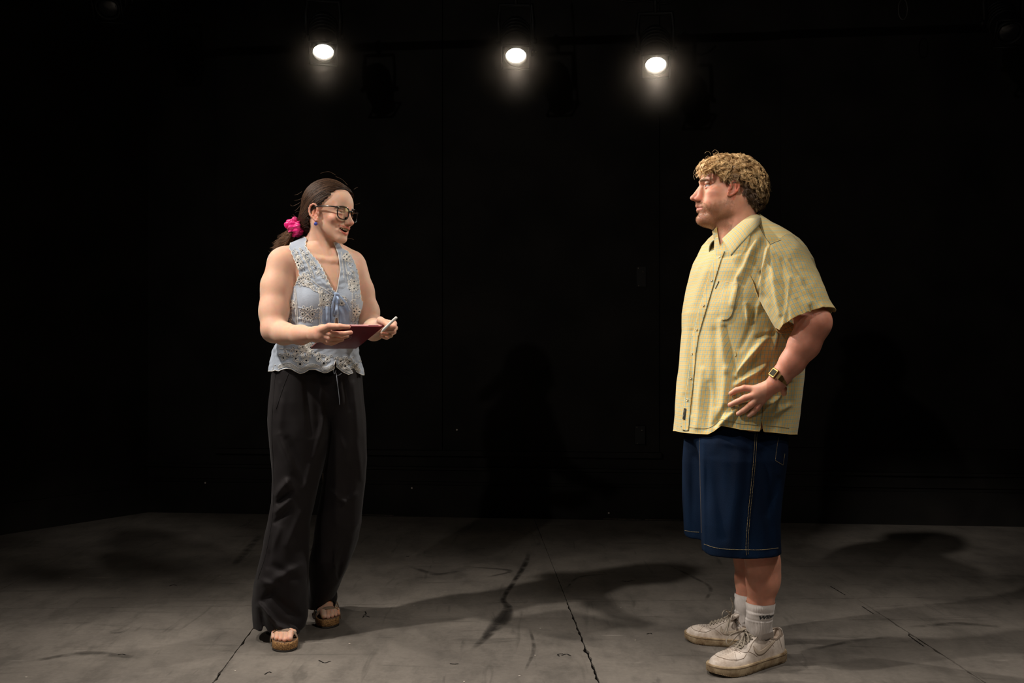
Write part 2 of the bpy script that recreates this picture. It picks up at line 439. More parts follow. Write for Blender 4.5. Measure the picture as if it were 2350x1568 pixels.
# floor: a base slab with loose painted boards 1.22 m wide
mb = MB(); mb.box((0, 2, -.03), (6.5, 6.5, .022)); floor = mb.build('floor', M_sub, smooth=False); tag(floor, kind='structure')
TH = math.radians(2.76); fu = np.array([math.cos(TH), math.sin(TH)]); fv = np.array([-math.sin(TH), math.cos(TH)])
O0 = P(1375, 1568, 3.148)[:2]; OX = P(560, 1391, 1.08*FPX/607)[:2]
u0 = O0@fu; v0 = OX@fv
def jag(n, seed, amp=.0030):
    r = np.random.default_rng(seed); x = r.normal(0, 1, n); x = np.convolve(x, [.25, .5, .25], 'same'); big = np.convolve((r.random(n) > .86)*r.random(n)*2.4, [.5, 1, .3], 'same')*(.4+.6*np.sin(np.arange(n)*.11+seed)**2)
    return np.maximum(amp*(.6*np.abs(x)+big), .0004)
def board(ua, ub, va, vb, seed, wear):
    n = 150; E = []
    t = np.linspace(0, 1, n, endpoint=False)
    for k, (a, b_, nr) in enumerate([((ua, va), (ub, va), (0, 1)), ((ub, va), (ub, vb), (-1, 0)), ((ub, vb), (ua, vb), (0, -1)), ((ua, vb), (ua, va), (1, 0))]):
        a, b_, nr = map(np.array, (a, b_, nr)); j = jag(n, seed*7+k)*wear[k]+.0009
        j[0] = .001
        E.append(a+(b_-a)*t[:, None]+nr*j[:, None])
    E = np.concatenate(E); m = len(E); XY = E[:, :1]*fu+E[:, 1:]*fv
    top = np.c_[XY, np.zeros(m)]; bot = np.c_[XY, np.full(m, -.007)]; c = XY.mean(0)
    V = np.vstack([top, bot]); F = [tuple(range(m))]+[(i, m+i, m+(i+1) % m, (i+1) % m) for i in range(m)]
    o = obj_np('floor_board', V, F, M_floor, floor, smooth=False)
k = 0
for i in range(-4, 4):
    for (va, vb) in ((v0-4.88, v0-2.44), (v0-2.44, v0), (v0, v0+2.44)):
        k += 1
        w = 1.0+.5*(i in (-1, 0)); wv = .45
        board(u0+i*1.22, u0+(i+1)*1.22, va, vb, k, (wv, w if vb <= v0+.1 else .35, wv, w if vb <= v0+.1 else .35))

# scuffs, chips and drag marks lying on the boards
def decal_mat(name, col, a, scale=60, th=.45):
    m = mat(name, col, rough=.8, spec=.1); nt = m.node_tree; N = nt.nodes; L = nt.links; b = N['Principled BSDF']
    tc = N.new('ShaderNodeNewGeometry'); n = N.new('ShaderNodeTexNoise'); n.inputs['Scale'].default_value = scale; n.inputs['Detail'].default_value = 4; L.new(tc.outputs['Position'], n.inputs['Vector'])
    at = N.new('ShaderNodeAttribute'); at.attribute_name = 'col'
    r = N.new('ShaderNodeMapRange'); r.inputs[1].default_value = th-.13; r.inputs[2].default_value = th+.13; L.new(n.outputs[0], r.inputs[0])
    x = N.new('ShaderNodeMath'); x.operation = 'MULTIPLY'; L.new(r.outputs[0], x.inputs[0]); L.new(at.outputs['Fac'], x.inputs[1])
    y = N.new('ShaderNodeMath'); y.operation = 'MULTIPLY'; L.new(x.outputs[0], y.inputs[0]); y.inputs[1].default_value = a; L.new(y.outputs[0], b.inputs['Alpha']); return m
M_scuff = decal_mat('rubber_scuff', (.022, .019, .017), .75, 14, .40)
M_scuff2 = decal_mat('faint_scuff', (.03, .027, .024), .45, 16, .45)
M_chip = mat('dark_gouge', (.012, .011, .010), rough=.9, spec=.05)
M_pale = mat('pale_speck', (.55, .48, .42), rough=.6)
def fpt(px, py): d = CAMZ*FPX/(py-CY); return P(px, py, d)
def strip(pts, w, m, name='scuff_mark', z=.0006):
    c = crv([fpt(*p)[:2] for p in pts], 40); t = np.gradient(c, axis=0); t /= np.linalg.norm(t, axis=1, keepdims=True); nn = np.c_[-t[:, 1], t[:, 0]]
    ww = np.interp(np.linspace(0, 1, 40), np.linspace(0, 1, len(w)), w)
    rows = [c+nn*(ww*s)[:, None] for s in (-1, -.5, 0, .5, 1)]
    V = np.stack([np.c_[r, np.full(40, z)] for r in rows], 1).reshape(-1, 3)
    co = np.tile([0, .75, 1, .75, 0], 40)*np.repeat(np.clip(np.minimum(np.arange(40), 39-np.arange(40))/6, 0, 1), 5)
    F = np.array([(i*5+j, i*5+j+1, (i+1)*5+j+1, (i+1)*5+j) for i in range(39) for j in range(4)])
    obj_np(name, V, F, m, floor, col=np.repeat(co[:, None], 3, 1))
strip([(1216, 1262), (1205, 1295), (1180, 1335), (1155, 1375), (1166, 1395), (1150, 1425), (1112, 1465), (1080, 1495)], [.012, .018, .015, .014, .022, .045, .02, .012], M_scuff)
strip([(535, 1300), (565, 1265), (600, 1225)], [.02, .03, .02], M_scuff2)
strip([(1530, 1295), (1590, 1325), (1630, 1350), (1615, 1385)], [.008, .012, .012, .008], M_scuff2)
strip([(1215, 1440), (1225, 1490), (1205, 1540)], [.006, .01, .006], M_scuff2)
strip([(1870, 1490), (1960, 1472), (2050, 1462)], [.01, .018, .01], M_scuff2)
strip([(1120, 1325), (1170, 1310), (1060, 1300)], [.01, .02, .01], M_scuff2)
strip([(250, 1452), (270, 1450), (285, 1452)], [.02, .035, .02], M_scuff2)
strip([(600, 1448), (680, 1430), (760, 1432)], [.01, .02, .01], M_scuff2)
strip([(1300, 1350), (1330, 1325), (1400, 1318)], [.006, .01, .006], M_scuff2)
strip([(2080, 1440), (2200, 1432), (2300, 1440)], [.015, .03, .015], M_scuff2)
strip([(60, 1520), (200, 1500), (330, 1512)], [.015, .03, .015], M_scuff2)
strip([(940, 1300), (1000, 1318), (1060, 1310)], [.012, .03, .012], M_scuff2)
def chip(x, y, pts, w=.0025):
    c = [fpt(x+a, y+b) for a, b in pts]; V, F = tube(crv(c, 12), [w*(.3+abs(math.sin(i*1.9))) for i in range(12)], 4, True, .15)
    V[:, 2] = V[:, 2]*.2+.0008; obj_np('floor_chip', V, F, M_chip, floor, smooth=False)
for x, y, pts in [(840, 1417, [(-8, 1), (-2, -3), (8, 0)]), (838, 1410, [(0, -6), (2, 0), (-4, 3)]), (1440, 1334, [(-14, 0), (0, 1), (18, -2)]), (1915, 1352, [(-10, -6), (4, 2), (24, 14)]),
                  (1990, 1400, [(-12, -8), (0, 0), (14, 9)]), (400, 1343, [(-12, 3), (-4, 0), (6, 1)]), (280, 1503, [(-10, 1), (0, -1), (8, 1)]), (1300, 1503, [(-12, 2), (0, -1), (10, 3)]),
                  (1290, 1505, [(-6, 2), (-10, -2), (2, -4)]), (1490, 1455, [(-6, 1), (2, -1), (6, 1)]), (745, 1518, [(-14, -2), (0, 4), (14, 0)]), (1040, 1524, [(-8, 0), (3, 1), (12, 0)]),
                  (2100, 1470, [(-16, -12), (0, 0), (20, 14)]), (615, 1545, [(-8, 4), (2, -2), (8, 0)]), (935, 1277, [(-3, 0), (1, 1), (4, 0)])]:
    chip(x, y, pts)
r_ = np.random.default_rng(3)
for x, y in [(1228, 1505), (505, 1325), (1192, 1552), (802, 1478), (1458, 1470), (1240, 1443), (160, 1327), (1065, 1565), (950, 1390), (1690, 1255), (1290, 1217), (1828, 1251), (60, 1555), (540, 1540), (1425, 1395)]:
    c = fpt(x, y); mb = MB(); n = 7; a = np.linspace(0, 2*np.pi, n, endpoint=False); rr = .0035*(.6+.6*r_.random(n))
    V = np.c_[c[0]+rr*np.cos(a), c[1]+rr*np.sin(a), np.full(n, .0012)]; mb.add(np.vstack([V, [[c[0], c[1], .0020]]]), [(i, (i+1) % n, n) for i in range(n)])
    mb.build('paint_speck', M_pale, floor)

# walls
wa = P(840, 1183, 6.185)[:2]; wb = P(1557, 1195, 6.005)[:2]; wd = (wb-wa)/np.linalg.norm(wb-wa); wn = np.array([wd[1], -wd[0]])  # towards the camera
def wall_u(px):   # distance along the back wall line under a photo column
    k = (px-CX)/FPX; return (k*wa[1]-wa[0])/(wd[0]-k*wd[1])
def on_wall(u, off=0): q = wa+wd*u+wn*off; return q
def wall_z(px, py): u = wall_u(px); return CAMZ-(py-CY)/FPX*on_wall(u)[1]
def slab(name, u1, u2, z1, z2, off, th, m, parent=None, kind=None):
    c = on_wall((u1+u2)/2, off+th/2); R = np.array([[wd[0], wn[0], 0], [wd[1], wn[1], 0], [0, 0, 1]])
    mb = MB(); mb.box((c[0], c[1], (z1+z2)/2), ((u2-u1)/2, th/2, (z2-z1)/2), R); o = mb.build(name, m, parent, smooth=False)
    if kind: tag(o, kind=kind)
    return o
uL = wall_u(340); uR = 4.6
wall = slab('wall_back', uL, uR, 0, 3.6, -.15, .15, M_wallb, kind='structure')
slab('baseboard_back', uL, uR, 0, wall_z(900, 1112), 0, .022, M_wallb, kind='structure')
slab('trim_1', uL, uR, wall_z(900, 1076), wall_z(900, 1070), 0, .035, M_wallb, kind='structure')
slab('trim_2', uL, uR, wall_z(900, 1070)-.09, wall_z(900, 1076), 0, .012, M_wallb, kind='structure')
pu = [wall_u(500), wall_u(1017), wall_u(1513)]; zb = wall_z(1000, 1033)
wp = slab('trim_3', pu[0]-.01, pu[2]+.01, zb-.03, zb, 0, .05, M_wallb, kind='structure')
for a, b_ in ((0, 1), (1, 2)): slab('wall_panel', pu[a]+.003, pu[b_]-.003, zb+.002, 3.3, .0, .026, M_wallb, wall)
slab('wall_panel', wall_u(1790), uR-.2, wall_z(2000, 1027), 3.3, 0, .02, M_wallb, wall)
# outlet box, hinge leaf and their screws on the panel
for cxp, cyp, w, h in ((1468, 997, .03, .055), (1471, 636, .028, .06)):
    u = wall_u(cxp); z = wall_z(cxp, cyp); o = slab('junction_box' if cyp > 900 else 'hinge_plate', u-w, u+w, z-h, z+h, .026, .03 if cyp > 900 else .008, M_metal)
    tag(o, 'small black box fixed low on the back wall' if cyp > 900 else 'small black hinge plate high on the black back wall', 'fixture')
    for du, dz in ((-.6, .85), (-.5, -.9), (.4, .5)):
        q = on_wall(u+w*du, .026+(.031 if cyp > 900 else .009)); mb = MB(); mb.lathe([(.0001, .002), (.004, .001), (.0045, 0)], (q[0], q[1], z+h*dz), np.array([[wd[0], 0, wn[0]], [wd[1], 0, wn[1]], [0, 1, 0]]), 8); mb.build('screw', M_bright, o)
for x, y in ((475, 1107), (947, 1119), (1397, 1176), (1700, 1112), (1050, 986)):
    u = wall_u(x); q = on_wall(u, .028); mb = MB(); mb.lathe([(.0001, .001), (.005, .0005), (.006, 0)], (q[0], q[1], wall_z(x, y)), np.array([[wd[0], 0, wn[0]], [wd[1], 0, wn[1]], [0, 1, 0]]), 7); mb.build('wall_speck', M_pale, wall)
# thin brown strips, lighter than the wall, along its foot
for x1, x2, y1, y2 in ((838, 905, 1183, 1184), (780, 836, 1185, 1184), (1385, 1470, 1190, 1191), (1480, 1560, 1192, 1195)):
    u1, u2 = wall_u(x1), wall_u(x2); slab('wall_foot_strip', u1, u2, .004, .009, .022, .002, mat('wall_foot_brown', (.05, .035, .025), noise=.8, nscale=80), wall)
# left wall, angled, and the unseen right wall
c0 = on_wall(uL); c1 = P(0, 1227, CAMZ*FPX/443)[:2]; dl = (c1-c0)/np.linalg.norm(c1-c0); nl = np.array([-dl[1], dl[0]]); nl = nl if nl@(-c0) > 0 else -nl
def lslab(name, a, b_, z1, z2, off, th, kind='structure', base=c0, d=dl, n=nl):
    c = base+d*(a+b_)/2+n*(off+th/2); R = np.array([[d[0], n[0], 0], [d[1], n[1], 0], [0, 0, 1]]); mb = MB(); mb.box((c[0], c[1], (z1+z2)/2), ((b_-a)/2, th/2, (z2-z1)/2), R)
    o = mb.build(name, M_wallb, smooth=False); tag(o, kind=kind)
lslab('wall_left', -.1, 4.2, 0, 3.6, -.15, .15); lslab('baseboard_left', 0, 4.2, 0, .17, 0, .022)
rb = on_wall(uR); lslab('wall_right', 0, 5, 0, 3.6, -.15, .15, base=rb, d=np.array([.05, -1.]), n=np.array([-1, -.05]))
mb = MB(); mb.box((0, 2.4, 3.66), (6, 4.6, .05)); tag(mb.build('ceiling', M_black, smooth=False), kind='structure')

# ------------------------------------------------------------------ lighting bar and lanterns
def lamp_frame(px, py, d, aim):
    c = P(px, py, d); f = nrm(np.array(aim, float)-c); r = nrm(np.cross(f, [0, 0, 1])); u = np.cross(r, f); return c, f, r, u
M_lens = mat('lit_lens', (1, .95, .85), emit=(1, .90, .76, 26.0))
M_lens_off = mat('dark_lens', (.02, .02, .022), rough=.1, spec=.6)
BARZ = 2.93
mb = MB(); mb.tube([(-3.6, 5.34, BARZ), (3.9, 5.26, BARZ)], .024, 12); bar = mb.build('lighting_bar', M_metal)
tag(bar, 'black horizontal lighting bar above the row of lit spotlights', 'pipe')
def lantern(px, py, d, aim, lit, label, rl=.052, group=None, power=0):
    c, f, r, u = lamp_frame(px, py, d, aim); R = np.c_[r, u, f]
    root = empty('stage_spotlight', tuple(c+np.array([0, 0, .3])), label, 'spotlight', group)
    mb = MB(); mb.lathe([(.001, -.26), (.055, -.26), (.07, -.23), (.07, -.06), (rl+.012, -.05), (rl+.012, .012), (rl+.002, .012), (rl+.001, -.01)], c, R, 28)
    body = mb.build('housing', M_metal, root)
    mb = MB()
    for k in range(5): mb.lathe([(.0705, -.215+k*.028), (.078, -.214+k*.028), (.078, -.206+k*.028), (.0705, -.205+k*.028)], c, R, 20)
    mb.build('cooling_fins', M_metal, root)
    mb = MB(); mb.lathe([(.0001, .004)]+[(rl*math.sin(t), .004-.012*(1-math.cos(t))) for t in np.linspace(.2, 1.57, 7)], c, R, 32)
    mb.build('lens', M_lens if lit else M_lens_off, root)
    # colour frame holder and barn doors
    fr = MB()
    for sx, sy, hx, hy in ((1, 0, .004, .07), (-1, 0, .004, .07), (0, 1, .07, .004), (0, -1, .07, .004)):
        fr.box(c+r*sx*.072+u*sy*.072+f*.016, (hx, hy, .006), R)
    fr.build('colour_frame', M_metal, root)
    # yoke, clamp and stem
    y0 = c-f*.12; top = y0+np.array([0, 0, .19]); yk = MB()
    yk.tube(np.array([y0+r*.088, y0+r*.092+(top-y0)*.55, top+r*.085, top, top-r*.085, y0-r*.092+(top-y0)*.55, y0-r*.088]), .006, 6, True, 2.2); yk.build('yoke', M_metal, root)
    kn = MB()
    for s in (-1, 1): kn = MB(); kn.lathe([(.001, .022), (.014, .02), (.015, .004), (.006, 0)], y0+r*s*.09, np.c_[u, f, r*s] if s > 0 else np.c_[f, u, r*s], 10); kn.build('knob', M_metal, root)
    st = MB(); st.tube([top, (top[0], top[1], BARZ-.02)], .011, 8); st.build('stem', M_metal, root); st = MB(); a_ = np.linspace(0, 2*np.pi, 13); st.tube(np.c_[np.full(13, top[0]), 5.3+.032*np.cos(a_), BARZ+.032*np.sin(a_)], .008, 6, False); st.build('clamp', M_metal, root)
    if lit:
        l = spot('lantern_beam', tuple(c+f*.03), tuple(c+f*3), power, 40, .7, WARM, .05); l.parent = root; l.matrix_parent_inverse = root.matrix_world.inverted()
    return c
#LANTERNS
lantern(742, 118, 5.2, (-.62, 3.2, -.3), True, 'leftmost of the three lit spotlights on the bar, tilted to the right', power=9)
lantern(1184, 127, 5.2, (.02, 3.1, -.3), True, 'middle one of the three lit spotlights, above the gap between the two people', power=9)
lantern(1505, 148, 5.1, (.5, 3.0, -.3), True, 'rightmost of the three lit spotlights, nearest above the man in the checked shirt', power=9)
lantern(248, 18, 5.2, (-1.6, 2.0, 0), False, 'unlit spotlight at the top left corner of the stage')
lantern(2316, 74, 5.0, (2.0, 2.0, 0), False, 'unlit spotlight at the top right corner of the stage')
# safety-cable loop and cable runs
mb = MB(); a = np.linspace(0, 2*np.pi, 30); c = P(2072, 30, 5.25); mb.tube(np.c_[c[0]+.024*np.cos(a), np.full(30, c[1]), c[2]+.055*np.sin(a)+.02], .003, 6, False)
tag(mb.build('cable_loop', mat('grey_cable', (.06, .06, .055), rough=.5)), 'thin dark cable loop hanging from the ceiling right of the spotlights', 'cable')
mb = MB(); c = P(1222, 121, 5.2); mb.lathe([(.001, -.02), (.012, -.018), (.013, .012), (.004, .02)], c, n=10); mb.tube([c+[0, 0, .02], c+[-.01, 0, .2], c+[-.03, 0, .55]], .005, 6)
plug = mb.build('cable_plug', M_metal); tag(plug, 'small black plug on a hanging cable beside the middle spotlight', 'plug')
for dx in (0, .017): mb = MB(); mb.lathe([(.0001, .004), (.0035, .002), (.004, 0)], c+[dx, -.014, 0], np.array([[1, 0, 0], [0, 0, -1], [0, 1, 0]]), 8); mb.build('metal_pin', M_bright, plug)
mb = MB(); mb.tube(crv([P(1395, -8, 5.2), P(1440, 3, 5.2), P(1480, 2, 5.2), P(1530, 8, 5.2), P(1560, -10, 5.2)], 30), .005, 6); tag(mb.build('power_cable', M_metal), 'black power cable sagging under the bar beside the rightmost lit spotlight', 'cable')
# ================================================================== shared figure tools
def head_frame(px, py, d, yaw_vec, pitch, roll=0):
    f = nrm([yaw_vec[0], yaw_vec[1], 0]); up = np.array([0, 0, 1.]); r = np.cross(f, up)
    f2 = f*math.cos(pitch)-up*math.sin(pitch); u2 = up*math.cos(pitch)+f*math.sin(pitch)
    r2 = r*math.cos(roll)+u2*math.sin(roll); u3 = u2*math.cos(roll)-r*math.sin(roll)
    return P(px, py, d), np.c_[r2, f2, u3]
class Loc:
    """local-frame wrapper feeding an Sd in world space"""
    def __init__(s, sd, O, R): s.sd, s.O, s.R = sd, np.asarray(O, float), np.asarray(R, float)
    def w(s, p): return s.O+np.asarray(p, float)@s.R.T
    def l(s, p): return (np.asarray(p, float)-s.O)@s.R
    def ell(s, c, r, k=.01, op='u', rot=None): s.sd.ell(s.w(c), r, s.R if rot is None else s.R@rot, k, op)
    def cone(s, a, b, r1, r2, k=.01, op='u'): s.sd.cone(s.w(a), s.w(b), r1, r2, k, op)
    def both(s, kind, *a, **k):
        m = np.array([-1, 1, 1])
        if kind == 'ell': s.ell(*a, **k); s.ell(np.array(a[0])*m, *a[1:], **k)
        else: s.cone(*a, **k); s.cone(np.array(a[0])*m, np.array(a[1])*m, *a[2:], **k)
def rotx(a): c, s = math.cos(a), math.sin(a); return np.array([[1, 0, 0], [0, c, -s], [0, s, c]])
def rotz(a): c, s = math.cos(a), math.sin(a); return np.array([[c, -s, 0], [s, c, 0], [0, 0, 1]])
def sm(x, a, b): t = np.clip((x-a)/(b-a), 0, 1); return t*t*(3-2*t)
def blob(p, c, r): return np.exp(-(((p-np.array(c))/np.array(r))**2).sum(1))
def lerp3(a, b, t): t = t[:, None]; return a*(1-t)+np.array(b)*t
def ear(H, xs, pts, plate, prot, concha, r=.0040):
    for sg in (-1, 1):
        q = [np.array([sg*(xs+.004+.008*min(1, max(0, (.012-p[0])/.03))), p[0], p[1]]) for p in pts]
        H.ell((sg*xs, plate[0], plate[1]), (.006, plate[2], plate[3]), k=.006, rot=rotx(prot))
        H.ell((sg*(xs+.008), concha[0], concha[1]), (.008, concha[2], concha[3]), k=.003, op='s', rot=rotx(prot))
        q = crv(q, 14)
        for i in range(13): H.cone(q[i], q[i+1], r, r, k=.0025)
        H.cone((sg*(xs+.004), concha[0]-.009, concha[1]+.012), (sg*(xs+.006), concha[0]-.008, concha[1]-.010), .0028, .003, k=.003)
        H.ell((sg*(xs+.003), concha[0]+.012, concha[1]-.004), (.003, .004, .006), k=.003)
def eyes(H, cx, cy, cz, r, parent, iris, gaze=(0, 1, 0)):
    MW = mat('eye_white', (.50, .46, .43), rough=.15, spec=.6); MI = mat('iris', iris, rough=.1, spec=.7); MP = mat('pupil', (.004, .004, .004), rough=.05, spec=.8)
    for sg in (-1, 1):
        c = H.w((sg*cx, cy, cz)); g = nrm(H.R@nrm(gaze)); a = nrm(np.cross(g, [0, 0, 1])); b = np.cross(a, g); R = np.c_[a, b, g]
        t = np.linspace(.001, np.pi, 20); V = [(r*math.sin(x), r*math.cos(x)) for x in t]
        mb = MB(); mb.lathe([(x, y) for x, y in V], c, R, 24); e = mb.build('eye', MW, parent)
        mb = MB(); mb.lathe([(x*1.012, y*1.012) for x, y in [(r*math.sin(q), r*math.cos(q)) for q in np.linspace(.002, .46, 6)]], c, R, 20); mb.build('iris', MI, e)
        mb = MB(); mb.lathe([(x*1.02, y*1.02) for x, y in [(r*math.sin(q), r*math.cos(q)) for q in np.linspace(.002, .19, 4)]], c, R, 14); mb.build('pupil', MP, e)
def patch(bv, poly, off, step=1.6, uvs=None):
    poly = np.asarray(poly, float); x0, y0 = poly.min(0)-2*step; x1, y1 = poly.max(0)+2*step
    xs = np.arange(x0, x1, step); ys = np.arange(y0, y1, step); X, Y = np.meshgrid(xs, ys, indexing='ij')
    sdp = polysd(X, Y, poly); V = np.zeros(X.shape+(3,)); ok = np.zeros(X.shape, bool)
    for i, j in np.argwhere(sdp > -2.3*step):
        a, n = pick(bv, X[i, j], Y[i, j], off)
        if a is not None: V[i, j] = a; ok[i, j] = True
    idx = np.arange(X.size).reshape(X.shape); q = np.stack([idx[:-1, :-1], idx[1:, :-1], idx[1:, 1:], idx[:-1, 1:]], -1).reshape(-1, 4)
    m = ok.ravel()[q].all(1); q = q[m]
    uv = np.stack([X.ravel(), -Y.ravel()], 1)*.00148 if uvs is None else uvs(X.ravel(), Y.ravel())
    return clip(V.reshape(-1, 3), q, sdp.ravel(), uv)
def solid(o, t, off=0):
    m = o.modifiers.new('solidify', 'SOLIDIFY'); m.thickness = t; m.offset = off; return o
def seam(bv, pts, name, m, parent, r=.0006, off=.0004, n=None, smooth=True, dash=None):
    p = pline(bv, pts, off, n, smooth)
    if len(p) < 3: return
    mb = MB()
    if dash:
        seg = np.linalg.norm(np.diff(p, axis=0), axis=1); L = np.r_[0, np.cumsum(seg)]; x = 0
        while x < L[-1]-dash:
            q = np.stack([np.interp(np.linspace(x, x+dash*.62, 3), L, p[:, k]) for k in range(3)], 1); mb.tube(q, r, 4); x += dash
        if not mb.V: return
        return tag(mb.build(name, m, parent), kind='stuff')
    mb.tube(p, r, 5); return mb.build(name, m, parent)

# ================================================================== THE MAN
mo, mR = head_frame(1683, 430, 3.42, (-math.cos(.07), math.sin(.07)), -.02)
man = Sd(); MH = Loc(man, mo, mR)
def man_head(H):
    H.ell((0, -.004, .010), (.077, .100, .088), k=.02)
    H.ell((0, .052, .030), (.061, .058, .056), k=.02)
    H.ell((0, .045, -.045), (.060, .060, .075), k=.02)
    H.both('cone', (.060, .010, -.04), (.052, .018, -.082), .018, .022, k=.02)
    H.both('cone', (.052, .020, -.082), (.018, .092, -.113), .023, .019, k=.02)
    H.ell((0, .103, -.112), (.023, .021, .018), k=.015)
    H.both('ell', (.048, .070, -.026), (.024, .028, .020), k=.014)
    H.both('ell', (.044, .070, -.060), (.022, .030, .026), k=.016)
    H.both('ell', (.047, .045, -.058), (.018, .045, .036), k=.03)
    H.ell((0, .092, -.070), (.031, .026, .031), k=.014)
    H.both('cone', (.010, .106, .017), (.046, .082, .019), .0105, .0095, k=.010)
    H.ell((0, .050, -.118), (.040, .045, .030), k=.02)
    H.both('ell', (.034, .113, .000), (.017, .017, .012), k=.012, op='s')
    H.both('ell', (.033, .0865, .0068), (.0170, .0152, .0078), k=.003)
    H.both('ell', (.033, .0860, -.0078), (.0165, .0146, .0066), k=.003)
    H.both('cone', (.0175, .097, -.001), (.024, .100, -.001), .003, .002, k=.003)
    H.cone((0, .103, .008), (0, .131, -.034), .0085, .0095, k=.008)
    H.ell((0, .134, -.0385), (.0115, .0125, .0095), k=.006)
    H.both('ell', (.0135, .120, -.0425), (.0075, .0125, .0085), k=.005)
    H.both('cone', (.012, .115, -.030), (.010, .110, -.010), .007, .006, k=.010)
    H.both('cone', (.0065, .126, -.052), (.0075, .118, -.046), .0034, .0030, k=.002, op='s')
    H.cone((0, .121, -.050), (0, .119, -.062), .006, .007, k=.008)
    H.both('cone', (.0, .1195, -.0665), (.026, .0985, -.0720), .0065, .0030, k=.004)
    H.both('cone', (.0, .1165, -.0805), (.023, .0985, -.0745), .0070, .0035, k=.004)
    H.both('cone', (.0, .130, -.0740), (.026, .104, -.0735), .0024, .0016, k=.003, op='s')
    ear(H, .0770, [(0.019, -0.015), (0.0214, -0.003), (0.015, 0.0074), (0.0046, 0.0098), (-0.0042, 0.0026), (-0.0066, -0.0102), (-0.0018, -0.023), (0.0078, -0.0318), (0.019, -0.039), (0.0278, -0.0406), (0.0294, -0.031)], (.011, -.015, .0145, .024), .45, (.0135, -.015, .0075, .0125), .0034)
man_head(MH)
def neck_fn():
    MH.cone((0, -.008, -.060), (0, -.020, -.165), .066, .070, k=.02)
    man.cone(MH.w((0, -.020, -.165)), P(1700, 575, 3.42), .070, .085, k=.03)
    MH.both('cone', (.052, -.02, -.05), (.022, .028, -.20), .013, .010, k=.02)
neck_fn()
# trunk, arms and legs under the clothes
man.ell(P(1722, 650, 3.43), (.115, .15, .15), None, .05); man.ell(P(1705, 840, 3.42), (.13, .15, .22), None, .06)
man.cone(P(1712, 960, 3.33), P(1712, 1180, 3.30), .10, .07, .04); man.cone(P(1690, 960, 3.52), P(1690, 1180, 3.53), .10, .07, .04)
man.cone(P(1668, 590, 3.60), P(1662, 640, 3.63), .05, .05, .04)
# near leg / far leg
man.chain([P(1730, 1180, 3.30), P(1749, 1285, 3.31), P(1750, 1335, 3.31), P(1745, 1388, 3.31), P(1744, 1440, 3.325), P(1746, 1462, 3.33)], [.066, .053, .0505, .0405, .030, .022], .02)
man.ell(P(1760, 1310, 3.335), (.040, .045, .075), None, .03)
man.chain([P(1700, 1180, 3.53), P(1722, 1285, 3.53), P(1722, 1330, 3.53), P(1716, 1385, 3.535), P(1716, 1420, 3.54), P(1717, 1440, 3.54)], [.066, .054, .051, .0395, .030, .022], .02)
# far arm, hanging close behind the body
man.chain([P(1662, 600, 3.62), P(1668, 740, 3.66), P(1672, 850, 3.62)], [.055, .047, .032], .02)
# near arm akimbo
ELB = P(1868, 742, 3.10)
man.chain([P(1775, 610, 3.29), P(1830, 670, 3.16), ELB], [.062, .058, .050], .03)
man.chain([ELB, P(1846, 790, 3.11), P(1818, 832, 3.12), P(1790, 866, 3.13)], [.050, .0465, .037, .0285], .02)
man.ell(P(1886, 733, 3.10), (.021, .026, .026), None, .02)
man.cone(P(1790, 866, 3.13), P(1781, 880, 3.13), .029, .026, .02)

def mcol(V):
    l = MH.l(V); n = len(V)
    c = np.tile([.60, .300, .205], (n, 1)); x = np.abs(l[:, 0]); y = l[:, 1]; z = l[:, 2]
    head = (z > -.23) & (np.linalg.norm(l, axis=1) < .26)
    c = lerp3(c, (.58, .225, .16), head*np.clip(blob(l*[0, 1, 1]+[0, 0, 0], (0, .132, -.04), (1, .02, .02)), 0, 1)*.8)
    c = lerp3(c, (.60, .20, .14), head*np.clip(np.exp(-((x-.05)/.03)**2-((y-.075)/.03)**2-((z+.03)/.022)**2), 0, 1)*.6)
    c = lerp3(c, (.55, .155, .10), head*((x > .0785) & (y < .03) & (y > -.035) & (z > -.055) & (z < .025))*.75)
    # beard
    edge = np.interp(y, [-.01, .02, .035, .09, .105, .13], [.0, -.01, -.052, -.068, -.056, -.054])
    nz = vnoise(l, 260, .006, 3)
    b = sm(edge-z+nz, -.010, .022)*sm(y-nz, .002, .03)*sm(z+.6*np.maximum(0, .05-y), -.158, -.125)
    lip = np.exp(-((z+.074)/.0065)**2)*(x < .024)*(y > .085)
    soul = np.exp(-((z+.088)/.006)**2-(x/.012)**2)*(y > .1)
    b = b*(1-.9*np.clip(lip*1.3, 0, 1))*(1-.5*soul)
    stash = np.exp(-((z+.060)/.0065)**2)*(x < .030)*(y > .09)
    b = np.clip(np.maximum(b, stash*.9), 0, 1)*head
    c = lerp3(c, (.22, .092, .045), b*.62)
    c = lerp3(c, (.42, .12, .10), head*np.clip(lip, 0, 1)*.8)
    br = np.exp(-((z-.019-.10*np.maximum(0, x-.02)+1.2*np.maximum(0, x-.035)**1)/.0045)**2)*(x > .010)*(x < .050)*(y > .06)
    c = lerp3(c, (.20, .105, .05), head*np.clip(br*1.2, 0, 1)*.75)
    c = lerp3(c, (.50, .18, .12), sm(-V[:, 2], -.78, -.60)*.35)
    # elbow, knuckles, legs a little redder
    arm = (V[:, 0] > .80) & (V[:, 2] > .7) & (V[:, 2] < 1.25)
    c = lerp3(c, (.54, .205, .135), arm*.6)
    c *= (1+vnoise(V, 90, .06, 1)+vnoise(V, 230, .04, 2))[:, None]
    return c, b
